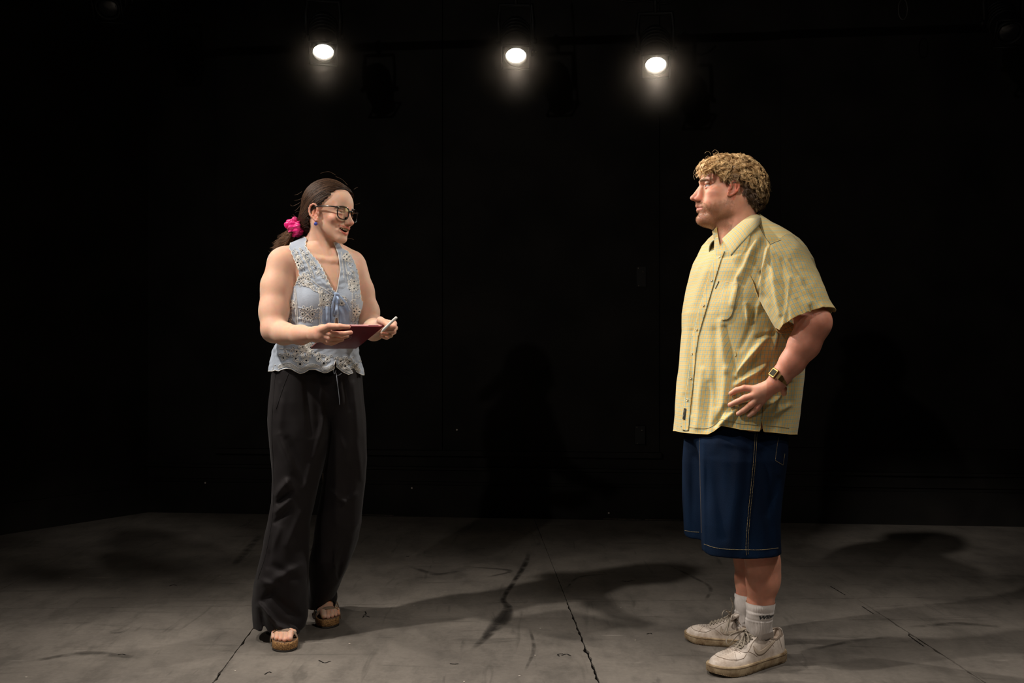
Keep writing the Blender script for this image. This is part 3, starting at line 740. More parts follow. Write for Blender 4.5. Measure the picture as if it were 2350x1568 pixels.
# ------------------------------------------------------------------ shirt (built first so the hand can rest on it)
def zrow(py, d): return CAMZ-(py-CY)/FPX*d
SD = 3.42
_sr = [(494, 1716, 1742, .03, 52), (502, 1698, 1750, .055, 52), (512, 1680, 1756, .09, 52), (524, 1662, 1768, .125, 52), (540, 1645, 1788, .165, 52), (556, 1632, 1806, .195, 52), (575, 1621, 1825, .213, 52),
       (600, 1609, 1843, .228, 52), (625, 1601, 1850, .234, 53), (650, 1595, 1850, .236, 54), (680, 1586, 1848, .235, 55), (700, 1581, 1844, .232, 56), (720, 1577, 1838, .230, 57), (760, 1576, 1834, .228, 59),
       (800, 1572, 1832, .226, 61), (850, 1567, 1830, .226, 62), (900, 1563, 1826, .228, 63), (950, 1559, 1819, .230, 64), (1005, 1556, 1808, .232, 65)]
srz = np.array([zrow(r[0], SD) for r in _sr])[::-1]
_cx = np.array([((r[1]+r[2])/2-CX)/FPX*SD for r in _sr])[::-1]; _hx = np.array([(r[2]-r[1])/2/FPX*SD for r in _sr])[::-1]
_rb = np.array([r[3] for r in _sr])[::-1]; _yw = np.radians([r[4] for r in _sr])[::-1]
_ra = np.sqrt(np.maximum(_hx**2-(_rb*np.cos(_yw))**2, (.45*_hx)**2))/np.sin(_yw)
shirt_folds = folds([
    (1742, 552, 1700, 640, 9, .016), (1700, 640, 1684, 700, 7, .008), (1762, 575, 1745, 660, 6, .010), (1722, 560, 1672, 660, 10, -.006),
    (1634, 585, 1596, 690, 10, .006), (1655, 740, 1668, 850, 9, .009), (1668, 850, 1660, 970, 10, .010), (1640, 760, 1640, 930, 9, -.006),
    (1765, 765, 1690, 862, 8, .014), (1758, 840, 1690, 884, 6, .013), (1750, 800, 1700, 860, 6, -.012), (1690, 870, 1664, 752, 5, -.010),
    (1712, 700, 1722, 745, 6, .012), (1735, 712, 1722, 745, 6, -.012), (1745, 690, 1730, 735, 5, .010), (1790, 720, 1776, 800, 5, .010), (1790, 760, 1740, 775, 6, -.010),
    (1612, 850, 1600, 980, 7, .006), (1625, 880, 1622, 985, 7, -.005), (1580, 720, 1572, 900, 6, .005), (1590, 760, 1585, 950, 5, -.004),
    (1690, 940, 1650, 985, 7, .012), (1668, 935, 1640, 975, 6, -.008), (1800, 900, 1770, 930, 7, .008), (1815, 880, 1790, 925, 6, -.007), (1812, 930, 1775, 950, 6, .006), (1790, 960, 1775, 990, 6, -.004),
    (1700, 620, 1690, 650, 6, .006), (1770, 830, 1740, 870, 6, -.008), (1725, 745, 1700, 800, 7, -.006), (1605, 620, 1588, 690, 6, -.004)])
nth, nz = 400, 310
th = np.linspace(0, 2*np.pi, nth, endpoint=False)
tz = np.linspace(0, 1, nz); zz = srz[0]+(srz[-1]-srz[0])*(1-(1-tz)**1.25)
TT, ZZ = np.meshgrid(th, zz, indexing='xy')
def shirt_pt(T, Z, off=0):
    cx = np.interp(Z, srz, _cx); a = np.interp(Z, srz, _ra)+off; b = np.interp(Z, srz, _rb)+off; y = np.interp(Z, srz, _yw)
    n_ = 2.25; ca, sa = np.cos(T), np.sin(T)
    u = np.sign(ca)*np.abs(ca)**(2/n_)*a; v = np.sign(sa)*np.abs(sa)**(2/n_)*b
    F = np.stack([-np.sin(y), -np.cos(y)], -1); Lt = np.stack([np.cos(y), -np.sin(y)], -1)
    xy = np.stack([cx, np.full_like(cx, SD+.005)], -1)+F*u[..., None]+Lt*v[..., None]
    return np.concatenate([xy, Z[..., None]], -1)
VS = shirt_pt(TT, ZZ)
nrmS = np.stack([np.roll(VS, -1, 1)-np.roll(VS, 1, 1)], 0)[0]; dz = np.gradient(VS, axis=0)
NS = np.cross(nrmS, dz); NS /= np.linalg.norm(NS, axis=2, keepdims=True)+1e-9
cen = VS.mean(1, keepdims=True); NS *= np.sign(((VS-cen)*NS).sum(-1, keepdims=True)+1e-9)
Vf = VS.reshape(-1, 3); Nf = NS.reshape(-1, 3)
facing = np.clip(-Nf[:, 1]*1.6+.25, 0, 1)
disp = 1.35*shirt_folds(Vf)*facing*sm(-Vf[:, 2], -1.47, -1.43)+vnoise(Vf*[1, 1, .45], 26, .0035, 5)+vnoise(Vf*[1, 1, .6], 60, .0012, 8)
backf = np.clip(Nf[:, 1], 0, 1); disp += backf*.008*np.sin(Vf[:, 0]*55+Vf[:, 2]*4)*sm(-Vf[:, 2], -1.3, -.9)
Vf = Vf+Nf*disp[:, None]
arc = np.cumsum(np.linalg.norm(np.diff(np.vstack([shirt_pt(th, np.full(nth, 1.1)), shirt_pt(th[:1], np.full(1, 1.1))]), axis=0), axis=1)); arc = np.r_[0, arc[:-1]]
U = np.tile(arc, (nz, 1)); UVs = np.stack([U, ZZ+.12*np.zeros_like(ZZ)], -1).reshape(-1, 2)
ids = np.arange(nz*nth).reshape(nz, nth); nx = np.roll(ids, -1, 1)
Fs = np.stack([ids[:-1], nx[:-1], nx[1:], ids[1:]], -1).reshape(-1, 4)
Vf = drape(Vf, man, .006)
px, py = toPx(Vf); front = Nf[:, 1] < .15
hem = np.interp(px, [1550, 1562, 1600, 1625, 1640, 1655, 1672, 1700, 1742, 1750, 1780, 1812], [989, 992, 996, 997, 989, 977, 980, 986, 990, 991, 993, 997])
g1 = np.where(front, (hem-py), (Vf[:, 2]-zrow(994, SD))*700)
g2 = np.where(front & (py > 950), -polysd(px, py, [(1747.5, 962), (1757, 1010), (1741, 1010)]), 9)
# neck opening
g3 = -polysd(px, py, [(1640, 500), (1652, 566), (1660, 553), (1700, 517), (1712, 498), (1712, 480), (1640, 480)])
gS = np.minimum(np.minimum(g1, g2), np.where(front | (Vf[:, 2] > zrow(560, SD)), g3, 9))
sV, sF, sUV = clip(Vf, Fs, gS, UVs)

def plaid(name):
    m = bpy.data.materials.new(name); m.use_nodes = True; nt = m.node_tree; N = nt.nodes; L = nt.links; b = N['Principled BSDF']
    uv = N.new('ShaderNodeUVMap'); uv.uv_map = 'uv'; s = N.new('ShaderNodeSeparateXYZ'); L.new(uv.outputs[0], s.inputs[0])
    def M(op, a, c=None):
        n = N.new('ShaderNodeMath'); n.operation = op
        for i, v in enumerate((a, c)):
            if v is None: continue
            if isinstance(v, (int, float)): n.inputs[i].default_value = v
            else: L.new(v, n.inputs[i])
        return n.outputs[0]
    def stripes(x, per, ph, half, soft=.0009):
        f = M('PINGPONG', M('ADD', x, ph+50*per), per/2)
        r = N.new('ShaderNodeMapRange'); r.inputs[1].default_value = half-soft; r.inputs[2].default_value = half+soft; r.inputs[3].default_value = 1; r.inputs[4].default_value = 0; L.new(f, r.inputs[0]); return r.outputs[0]
    def mix(a, col, f, amt):
        x = N.new('ShaderNodeMix'); x.data_type = 'RGBA'; L.new(M('MULTIPLY', f, amt), x.inputs[0])
        if isinstance(a, tuple): x.inputs[6].default_value = a+(1,)
        else: L.new(a, x.inputs[6])
        x.inputs[7].default_value = tuple(col)+(1,); return x.outputs[2]
    per = .0118
    a_h, a_v = stripes(s.outputs[0], per, 0, .0034), stripes(s.outputs[1], per*1.12, 0, .0036)
    c = mix((.55, .52, .27), (.62, .38, .10), a_h, .60); c = mix(c, (.60, .36, .09), a_v, .50)
    bl = (.13, .29, .34)
    c = mix(c, bl, stripes(s.outputs[0], per, per/2, .0010, .0006), .68)
    c = mix(c, bl, stripes(s.outputs[1], per*1.12, per*.56, .0009, .0006), .6)
    L.new(c, b.inputs['Base Color']); b.inputs['Roughness'].default_value = .75; b.inputs['Specular IOR Level'].default_value = .25; b.inputs['Sheen Weight'].default_value = .15
    w = N.new('ShaderNodeTexNoise'); w.inputs['Scale'].default_value = 90; w.inputs['Detail'].default_value = 4; L.new(uv.outputs[0], w.inputs['Vector'])
    bp = N.new('ShaderNodeBump'); bp.inputs['Strength'].default_value = .25; bp.inputs['Distance'].default_value = .003; L.new(w.outputs[0], bp.inputs['Height']); L.new(bp.outputs[0], b.inputs['Normal'])
    return m
M_plaid = plaid('checked_cotton')
sbv = bvh_of(sV, sF)

# ------------------------------------------------------------------ the man's hand on the shirt
def onshirt(x, y, up): 
    a, n = pick(sbv, x, y); return a+np.array([0, -1, 0])*up
def hnd(pts, rs): man.chain([onshirt(x, y, u) for x, y, u in pts], rs, .003)
KN = [(1729, 892, .026), (1728, 905, .030), (1736, 912, .028), (1746, 918, .024)]
WR = P(1781, 880, 3.13)
for (x, y, u), r in zip(KN, (.0125, .0125, .012, .0115)): man.cone(WR, onshirt(x, y, u), .019, r, .012)
man.ell(P(1758, 896, onshirt(1758, 896, 0)[1]-.024), (.030, .013, .022), None, .012)
hnd([(1729, 892, .026), (1705, 890, .022), (1688, 895, .014), (1676, 903, .010)], [.0112, .0100, .0090, .0080])
hnd([(1728, 905, .030), (1705, 913, .026), (1688, 922, .017), (1674, 929, .010)], [.0115, .0105, .0092, .0080])
hnd([(1736, 912, .028), (1719, 928, .026), (1705, 941, .017), (1693, 949, .010)], [.0112, .0102, .0090, .0078])
hnd([(1746, 918, .024), (1735, 935, .022), (1726, 946, .015), (1717, 953, .010)], [.0105, .0095, .0085, .0072])
man.chain([P(1786, 880, 3.14), P(1797, 893, 3.16), P(1799, 903, 3.19)], [.014, .011, .009], .006)

h1 = nets(man, P(1560, 340, 3.42)-[.02, .15, .42], P(1790, 340, 3.42)+[.02, .18, .02], .0018)
arm = nets(man, [P(1665, 0, 3.0)[0], 2.98, .78], [1.02, 3.36, 1.21], .0021)
leg = nets(man, [.68, 3.18, .05], [.95, 3.66, .50], .0034)
trunk = nets(man, [.50, 3.10, .45], [.98, 3.78, 1.36], .009)
trunk = hollow(trunk, [([P(1665, 0, 3.0)[0], 2.98, .78], [1.02, 3.36, 1.21]), ([.68, 3.18, .05], [.95, 3.66, .50]), (P(1560, 340, 3.42)-[.02, .15, .42], P(1790, 340, 3.42)+[.02, .18, .02])])
mV, mF = joinm([h1, arm, leg, trunk])
c, beardw = mcol(mV)
for (x, y) in [(1705, 890), (1705, 913), (1719, 928), (1735, 935), (1729, 892), (1728, 905)]:
    q = onshirt(x, y, .028); c = lerp3(c, (.50, .13, .09), np.exp(-((mV-q)**2).sum(1)/.008**2)*.5)
for (x, y) in [(1674, 929), (1693, 949), (1717, 953)]:
    q = onshirt(x, y, .016); c = lerp3(c, (.72, .42, .33), np.exp(-((mV-q)**2).sum(1)/.006**2)*.8)
M_skin = mat('skin', (.6, .3, .2), rough=.52, spec=.35, attr=True, sss=.006, bump=.25, bscale=900)
MAN = obj_np('person', mV, mF, M_skin, col=c)
tag(MAN, 'man in yellow checked shirt and denim shorts, hand on hip, facing left', 'person')
eyes(MH, .033, .0860, -.001, .0128, MAN, (.06, .12, .18), (-.10, 1, -.02))
obj_np('shirt', sV, sF, M_plaid, MAN, uv=sUV)
SHIRT = bpy.data.objects['shirt']
# sleeve
def loft_tube(cs, ra, rb, up, nt, ns, fold=None, per=.0, bulge=None):
    """cs centres, ra radius across image plane, rb radius in depth"""
    t = np.linspace(0, 1, ns); k = np.linspace(0, 1, len(cs)); C = crv(cs, ns)
    A = np.interp(t, k, ra); B = np.interp(t, k, rb)
    T = np.gradient(C, axis=0); T /= np.linalg.norm(T, axis=1, keepdims=True)
    D = np.array([0, -1., 0]); Dp = D-T*(T@D)[:, None]; Dp /= np.linalg.norm(Dp, axis=1, keepdims=True); X = np.cross(T, Dp)
    a = np.linspace(0, 2*np.pi, nt, endpoint=False)
    R = X[:, None]*np.cos(a)[None, :, None]*A[:, None, None]+Dp[:, None]*np.sin(a)[None, :, None]*B[:, None, None]
    N_ = R/np.linalg.norm(R, axis=2, keepdims=True); V = C[:, None]+R
    return V, N_, C, t, a
SLc = [P(1772, 572, 3.26), P(1790, 612, 3.22), P(1808, 655, 3.18), P(1830, 697, 3.14), P(1851, 738, 3.11)]
V, N_, C, t, a = loft_tube(SLc, [.080, .098, .101, .097, .092], [.075, .088, .088, .082, .076], None, 260, 150)
px_, py_ = toPx(V.reshape(-1, 3))
sl_f = folds([(1775, 570, 1840, 640, 6, .007), (1768, 575, 1790, 720, 7, .008), (1795, 600, 1806, 740, 7, -.008), (1812, 640, 1800, 745, 5, .006), (1835, 640, 1862, 690, 6, .006),
              (1845, 655, 1880, 700, 5, -.006), (1752, 600, 1748, 670, 5, .006), (1815, 600, 1850, 655, 5, -.005), (1830, 690, 1850, 735, 7, -.006), (1860, 705, 1866, 722, 5, -.010), (1885, 700, 1895, 722, 5, .006)])
Vq = V.reshape(-1, 3); Nq = N_.reshape(-1, 3)
Vq = Vq+Nq*(sl_f(Vq)*np.clip(-Nq[:, 1]*1.5+.3, 0, 1)+vnoise(Vq, 32, .003, 4)+vnoise(Vq, 75, .001, 9))[:, None]
arcL = np.linspace(0, .58, 260, endpoint=False); lenS = .27
UV = np.stack([np.tile(arcL, (150, 1)), np.tile(t[:, None]*lenS, (1, 260))], -1).reshape(-1, 2)
ids = np.arange(150*260).reshape(150, 260); nx = np.roll(ids, -1, 1)
Fq = np.stack([ids[:-1], ids[1:], nx[1:], nx[:-1]], -1).reshape(-1, 4)
px_, py_ = toPx(Vq); tt = np.repeat(t, 260)
# cuff line in px, seam line towards the torso
frontq = Nq[:, 1] < .2
gc = np.where(frontq, -polysd(px_, py_, [(1780, 752), (1797, 761), (1832, 745), (1848, 731), (1855, 722), (1864, 710), (1874, 713), (1900, 714), (1915, 716), (1960, 700), (1960, 800), (1780, 800)]), (.97-tt)*200)
gt = polysd(px_, py_, [(1768, 560), (1756, 600), (1745, 650), (1742, 690), (1760, 730), (1790, 790), (1990, 790), (1990, 560), (1850, 500), (1790, 548)])
gt = np.where(frontq, gt, 9)
slV, slF, slUV = clip(Vq, Fq, np.minimum(gc, gt), UV)
SLEEVE = solid(obj_np('sleeve', slV, slF, M_plaid, SHIRT, uv=slUV), .0014)
lbv = bvh_of(slV, slF)
# far sleeve hidden behind the body
V, N_, C, t, a = loft_tube([P(1668, 575, 3.58), P(1662, 640, 3.63), P(1665, 720, 3.66)], [.07, .075, .07], [.08, .085, .08], None, 60, 40)
ids = np.arange(40*60).reshape(40, 60); nx = np.roll(ids, -1, 1)
solid(obj_np('sleeve', V.reshape(-1, 3), np.stack([ids[:-1], ids[1:], nx[1:], nx[:-1]], -1).reshape(-1, 4), M_plaid, SHIRT, uv=np.stack([np.tile(np.linspace(0, .5, 60), (40, 1)), np.tile(np.linspace(0, .25, 40)[:, None], (1, 60))], -1).reshape(-1, 2)), .0014)
# collar
top = crv([P(1657, 549, 3.265), P(1676, 531, 3.245), P(1699, 511, 3.275), P(1719, 497, 3.34), P(1733, 491, 3.43), P(1728, 497, 3.52), P(1700, 514, 3.56), P(1668, 535, 3.54), P(1647, 547, 3.48), P(1639, 551, 3.42)], 90)
out = crv([P(1678, 588, 3.165), P(1702, 560, 3.155), P(1722, 538, 3.17), P(1740, 519, 3.24), P(1745, 514, 3.42), P(1743, 519, 3.53), P(1714, 534, 3.61), P(1674, 555, 3.62), P(1648, 574, 3.56), P(1632, 593, 3.46)], 90)
nb_ = 16; s_ = np.linspace(0, 1, nb_)
G = top[:, None]*(1-s_)[None, :, None]+out[:, None]*s_[None, :, None]; cc = (top.mean(0)+out.mean(0))/2
outw = (G-cc); outw[..., 2] = 0; outw /= np.linalg.norm(outw, axis=2, keepdims=True)+1e-9
G = G+outw*(.012*np.sin(np.pi*s_)**.7)[None, :, None]+np.array([0, 0, 1])*(.006*np.sin(np.pi*s_))[None, :, None]
ids = np.arange(90*nb_).reshape(90, nb_); Fc = np.stack([ids[:-1, :-1], ids[:-1, 1:], ids[1:, 1:], ids[1:, :-1]], -1).reshape(-1, 4)
al = np.r_[0, np.cumsum(np.linalg.norm(np.diff(out, axis=0), axis=1))]
cuv = np.stack([np.tile(al[:, None], (1, nb_)), np.tile(s_*.075, (90, 1))], -1).reshape(-1, 2)
COLLAR = solid(obj_np('collar', G.reshape(-1, 3), Fc, M_plaid, SHIRT, uv=cuv), .0022)
# collar stand under the leaves, closed at the throat
inn = top+(np.array([cc[0], cc[1], 0])-top*[1, 1, 0])*.06-[0, 0, .004]; low = inn-[0, 0, .034]; low[:, :2] += (inn[:, :2]-cc[:2])*.16
st = np.stack([inn, (inn+low)/2, low], 1).reshape(-1, 3); ids = np.arange(270).reshape(90, 3)
# placket, pocket, buttons, seams
M_thread = mat('pale_thread', (.62, .57, .42), rough=.8); M_seam = mat('seam_shade', (.17, .14, .07), rough=.9); M_button = mat('horn_button', (.62, .50, .28), rough=.35)
PL = [(1664, 577), (1656, 597), (1648, 622), (1640, 650), (1631, 680), (1622, 710), (1613, 740), (1604, 772), (1598, 810), (1595, 850), (1591, 890), (1586, 930), (1581, 988)]
PLl = [(1646, 572), (1640, 597), (1631, 622), (1623, 650), (1614, 680), (1606, 710), (1598, 740), (1590, 772), (1586, 810), (1582, 850), (1577, 890), (1570, 930), (1566, 988)]
pv, pf, puv = patch(sbv, PLl+PL[::-1], .0022, 2.0)
solid(obj_np('placket', pv, pf, M_plaid, SHIRT, uv=puv), .0018)
pkt = [(1666, 648), (1681, 651), (1696, 652), (1690, 680), (1684, 712), (1680, 724), (1672, 733), (1657, 736), (1653, 715), (1655, 690), (1660, 668)]
pv, pf, puv = patch(sbv, pkt, .0030, 1.6, lambda X, Y: np.stack([(X+Y*.2)*.00160, -Y*.00150], 1))
POCK = solid(obj_np('pocket', pv, pf, M_plaid, SHIRT, uv=puv), .0016)
seam(sbv, [(1666, 648), (1681, 651), (1696, 652)], 'pocket_edge', M_thread, SHIRT, .0010, .004)
seam(sbv, [(1695, 653), (1689, 681), (1683, 713), (1678, 726), (1669, 734), (1656, 736)], 'pocket_stitching', M_seam, SHIRT, .0006, .0044)
seam(sbv, [(1650, 646), (1646, 655), (1642, 663)], 'pen_slot', mat('dark_thread', (.05, .035, .03)), SHIRT, .0012, .0012)
seam(sbv, [(1686, 805), (1690, 812), (1688, 819)], 'loose_thread', mat('tan_thread', (.62, .45, .16)), SHIRT, .0011, .0014)
for x, y in [(1652, 592), (1634, 645), (1616, 702), (1600, 757), (1590, 812), (1586, 868), (1579, 918)]:
    q, n = pick(sbv, x, y, .0045)
    if q is None: continue
    a_ = nrm(np.cross(n, [0, 0, 1])); mb = MB(); mb.lathe([(.0001, .0004), (.0024, .0004), (.0030, .0012), (.0040, .0012), (.0045, .0004), (.0043, -.001)], q, np.c_[a_, np.cross(n, a_), n], 16); mb.build('button', M_button, SHIRT)
# tag on the placket near the hem
tp = [(1572, 937), (1577, 938), (1574, 963), (1569, 962)]
pv, pf, puv = patch(sbv, tp, .0048, 1.0); solid(obj_np('hem_tag', pv, pf, mat('black_tag', (.01, .01, .01)), SHIRT, uv=puv), .0008)
seam(sbv, [(1574, 942), (1573, 948)], 'tag_mark', M_thread, SHIRT, .0005, .0062, 4); seam(sbv, [(1572, 952), (1571, 958)], 'tag_mark', M_thread, SHIRT, .0005, .0062, 4)
# shoulder seam, yoke, armhole, hem and cuff stitching
seam(sbv, [(1742, 513), (1748, 530), (1758, 547), (1767, 559)], 'yoke_seam', M_seam, SHIRT, .0009, .0006)
seam(lbv, [(1768, 562), (1780, 556), (1792, 552)], 'shoulder_seam', mat('dark_seam', (.05, .04, .03)), SHIRT, .0013, .0003)
seam(lbv, [(1800, 757), (1830, 740), (1846, 727), (1858, 707), (1866, 704), (1878, 707), (1903, 706)], 'cuff_stitching', M_seam, SHIRT, .0006, .0006)
hm = lambda x: np.interp(x, [1550, 1562, 1600, 1625, 1640, 1655, 1672, 1700, 1742, 1750, 1780, 1812], [989, 992, 996, 997, 989, 977, 980, 986, 990, 991, 993, 997])
seam(sbv, [(x, hm(x)-13) for x in (1562, 1580, 1600, 1620, 1636, 1655, 1680, 1700, 1722, 1740)], 'hem_stitching', M_seam, SHIRT, .0006, .0006)
seam(sbv, [(x, hm(x)-14) for x in (1757, 1770, 1785, 1800, 1811)], 'hem_stitching', M_seam, SHIRT, .0006, .0006)
seam(sbv, [(1748, 962), (1750, 940), (1752, 915)], 'side_seam', M_seam, SHIRT, .0008, .0006)
seam(sbv, [(1567, 600+160), (1566, 800)], 'x', M_seam, SHIRT) if False else None
# free edges of the cloth
for nm, VV, FF, par in (('sleeve_edge', slV, slF, SHIRT), ('hem_edge', sV, sF, SHIRT)):
    for l, closed in boundary(FF):
        if len(l) > 120:
            mb = MB(); mb.tube(VV[l[::2]], .0011, 4, False); mb.build(nm, M_plaid, par)

# ------------------------------------------------------------------ wrist watch
M_gold = mat('brass_metal', (.32, .20, .07), rough=.32, metal=1)
wc = P(1789, 866, 3.13); wa_ = nrm(P(1818, 832, 3.12)-P(1781, 880, 3.13)); e1 = nrm(np.cross(wa_, [0, -1, 0])); e2 = np.cross(wa_, e1)
WATCH = None
mb = MB(); fr = None
angs = np.linspace(0, 2*np.pi, 30, endpoint=False); fa = math.atan2(np.array([-.75, -.6, .3])@e2, np.array([-.75, -.6, .3])@e1)
q0 = wc+.0345*(math.cos(fa)*e1+math.sin(fa)*e2); fn_ = nrm(q0-wc); fs = np.cross(fn_, wa_)
mb.box(q0, (.013, .015, .0045), np.c_[fs, wa_, fn_]); WATCH = mb.build('wrist_watch', M_gold, MAN, smooth=False); bpy.context.view_layer.update()
bv_ = WATCH.modifiers.new('bevel', 'BEVEL'); bv_.width = .0025; bv_.segments = 2
mb = MB(); mb.box(q0+fn_*.005, (.009, .010, .0006), np.c_[fs, wa_, fn_]); mb.build('watch_display', mat('watch_glass', (.05, .045, .03), rough=.1, spec=.8), WATCH, smooth=False)
for k in range(26):
    an = fa+(k+2.2)/26*2*np.pi*.92+.08
    q = wc+.0325*(math.cos(an)*e1+math.sin(an)*e2); nn = nrm(q-wc); ss = np.cross(nn, wa_); mb = MB(); mb.box(q, (.0034, .0085, .0016), np.c_[ss, wa_, nn]); mb.build('band_link', M_gold, WATCH, smooth=False)

# ------------------------------------------------------------------ denim shorts
sh = Sd()
def legstack(rows, n=2.3):
    z, cx, cy, rx, ry = [], [], [], [], []
    for (y, l, r, d, dy) in rows[::-1]:
        z.append(zrow(y, d)); cx.append(((l+r)/2-CX)/FPX*d); cy.append(d); rx.append((r-l)/2/FPX*d); ry.append(dy)
    return ringstack(z, cx, cy, rx, ry, n=n)
near = [(975, 1630, 1798, 3.34, .098), (1012, 1607, 1805, 3.33, .118), (1050, 1606, 1803, 3.32, .128), (1100, 1608, 1797, 3.31, .122), (1150, 1610, 1791, 3.30, .118), (1200, 1611, 1786, 3.29, .116), (1240, 1613, 1786, 3.285, .116), (1266, 1615, 1788, 3.28, .116)]
far = [(975, 1574, 1760, 3.50, .12), (1060, 1567, 1755, 3.51, .12), (1150, 1568, 1745, 3.52, .115), (1228, 1571, 1742, 3.52, .115)]
fn, lo, hi = legstack(near); sh.raw(fn, lo, hi, .012)
fn, lo, hi = legstack(far); sh.raw(fn, lo, hi, .012)
sh.ell(P(1692, 985, 3.42), (.165, .18, .13), None, .03)
shf = folds([(1612, 1010, 1614, 1262, 7, .006), (1640, 1050, 1660, 1230, 14, -.007), (1700, 1020, 1680, 1260, 16, .006), (1728, 1020, 1710, 1268, 6, .004), (1750, 1040, 1770, 1260, 10, -.009), (1785, 1100, 1760, 1180, 8, -.006), (1650, 1010, 1720, 1030, 8, .005), (1590, 1050, 1590, 1220, 8, -.004)])
sh.raw(lambda p: -1.4*shf(p)*(p[:, 1] < 3.5)-vnoise(p*[1, 1, .5], 30, .003, 6), [-9, -9, -9], [9, 9, 9], 0, 'd')
for c_, d_, ry_, rx_, z_ in ((1701, 3.28, .088, .098, zrow(1266, 3.28)), (1657, 3.52, .090, .09, zrow(1228, 3.52))):
    q = P(c_, 784, d_); z2 = z_
    fn, lo, hi = ringstack([z2-.05, z2+.08], [q[0]]*2, [q[1]]*2, [rx_]*2, [ry_]*2, n=2.3); sh.raw(fn, lo, hi, .006, 's')
sV2, sF2 = nets(sh, [.52, 3.12, .36], [.97, 3.68, .85], .0042)
def denim():
    m = mat('dark_denim', (.010, .026, .060), rough=.9, spec=.08, sheen=0, bump=.6, bscale=700); nt = m.node_tree; N = nt.nodes; L = nt.links
    g = N.new('ShaderNodeNewGeometry'); n = N.new('ShaderNodeTexNoise'); n.inputs['Scale'].default_value = 9; n.inputs['Detail'].default_value = 6
    mp = N.new('ShaderNodeMapping'); mp.inputs['Scale'].default_value = (1, 1, .35); L.new(g.outputs['Position'], mp.inputs[0]); L.new(mp.outputs[0], n.inputs['Vector'])
    r = N.new('ShaderNodeValToRGB'); r.color_ramp.elements[0].position = .35; r.color_ramp.elements[1].position = .7; r.color_ramp.elements[0].color = (.0008, .0038, .0125, 1); r.color_ramp.elements[1].color = (.0020, .0100, .029, 1)
    L.new(n.outputs[0], r.inputs[0]); L.new(r.outputs[0], N['Principled BSDF'].inputs['Base Color']); return m
M_denim = denim(); SHORTS = obj_np('shorts', sV2, sF2, M_denim, MAN)
hbv = bvh_of(sV2, sF2); M_tan = mat('tan_thread_denim', (.30, .22, .10), rough=.8)
for dx in (0, 4.5): seam(hbv, [(1733+dx, 993), (1731+dx, 1030), (1727+dx, 1080), (1722+dx, 1130), (1716+dx, 1190), (1712+dx, 1250), (1713+dx, 1277)], 'side_stitching', M_tan, SHORTS, .0006, .0006, 120, True, .0045)
seam(hbv, [(1616, 1249), (1640, 1257), (1670, 1261), (1710, 1262), (1750, 1262), (1787, 1258)], 'hem_stitching', M_tan, SHORTS, .0007, .0006, 80, True, .0042)
seam(hbv, [(1572, 1218), (1590, 1221), (1611, 1222)], 'hem_stitching', M_tan, SHORTS, .0007, .0006, 30, True, .0042)
seam(hbv, [(1786, 1005), (1781, 1040), (1779, 1057), (1797, 1068), (1801, 1040)], 'pocket_stitching', M_tan, SHORTS, .0005, .0006, 60, False, .004)
seam(hbv, [(1605, 1000), (1607, 1100), (1610, 1225)], 'inner_seam', M_tan, SHORTS, .0004, .0004, 60, True, .004)
# ================================================================== THE WOMAN
yw = math.radians(62)
wo, wR = head_frame(754, 488, 3.60, (math.sin(yw), -math.cos(yw)), .10, .065)
wom = Sd(); WH = Loc(wom, wo, wR)
def woman_head(H):
    H.ell((0, -.010, .028), (.071, .090, .084), k=.02)
    H.ell((0, .038, .030), (.057, .053, .054), k=.02)
    H.ell((0, .030, -.030), (.053, .057, .066), k=.02)
    H.both('cone', (.050, .002, -.045), (.013, .066, -.089), .016, .016, k=.018)
    H.ell((0, .073, -.093), (.018, .0155, .014), k=.012)
    H.both('ell', (.038, .061, -.026), (.020, .020, .016), k=.016)
    H.ell((0, .070, -.054), (.032, .022, .028), k=.014)
    H.both('cone', (.010, .083, .014), (.042, .068, .018), .008, .007, k=.010)
    H.both('ell', (.031, .094, .000), (.0165, .016, .012), k=.011, op='s')
    H.both('ell', (.0305, .0715, .0060), (.0155, .0138, .0074), k=.003)
    H.both('ell', (.0305, .0712, -.0060), (.0152, .0136, .0064), k=.003)
    H.cone((0, .083, .006), (0, .104, -.028), .0068, .0080, k=.008)
    H.ell((0, .1065, -.0325), (.0100, .0105, .0085), k=.006)
    H.both('ell', (.0115, .096, -.0355), (.0065, .0100, .0070), k=.005)
    H.both('cone', (.010, .092, -.024), (.009, .086, -.006), .006, .005, k=.010)
    H.both('cone', (.0055, .100, -.0435), (.0065, .094, -.039), .0028, .0026, k=.002, op='s')
    H.both('cone', (.019, .088, -.036), (.034, .072, -.058), .0014, .0010, k=.008, op='s')
    # open smile
    H.ell((0, .081, -.0610), (.0290, .020, .0100), k=.003, op='s')
    H.both('cone', (.0, .085, -.0595), (.0325, .0670, -.0480), .0080, .0030, k=.003, op='s')
    H.both('cone', (.0, .0925, -.0505), (.018, .0855, -.0515), .0042, .0040, k=.003)
    H.both('cone', (.018, .0855, -.0510), (.0370, .0655, -.0425), .0038, .0018, k=.003)
    H.both('cone', (.0, .0865, -.0745), (.015, .0815, -.0700), .0052, .0045, k=.003)
    H.both('cone', (.015, .0815, -.0700), (.0370, .0650, -.0455), .0045, .0018, k=.003)
    ear(H, .0700, [(.008, -.014), (.010, .001), (.003, .013), (-.008, .016), (-.018, .008), (-.021, -.006), (-.016, -.021), (-.006, -.031), (.004, -.039), (.012, -.042), (.014, -.032)], (-.003, -.012, .0175, .028), .30, (.001, -.012, .008, .013), .0036)
woman_head(WH)
WD = 3.62
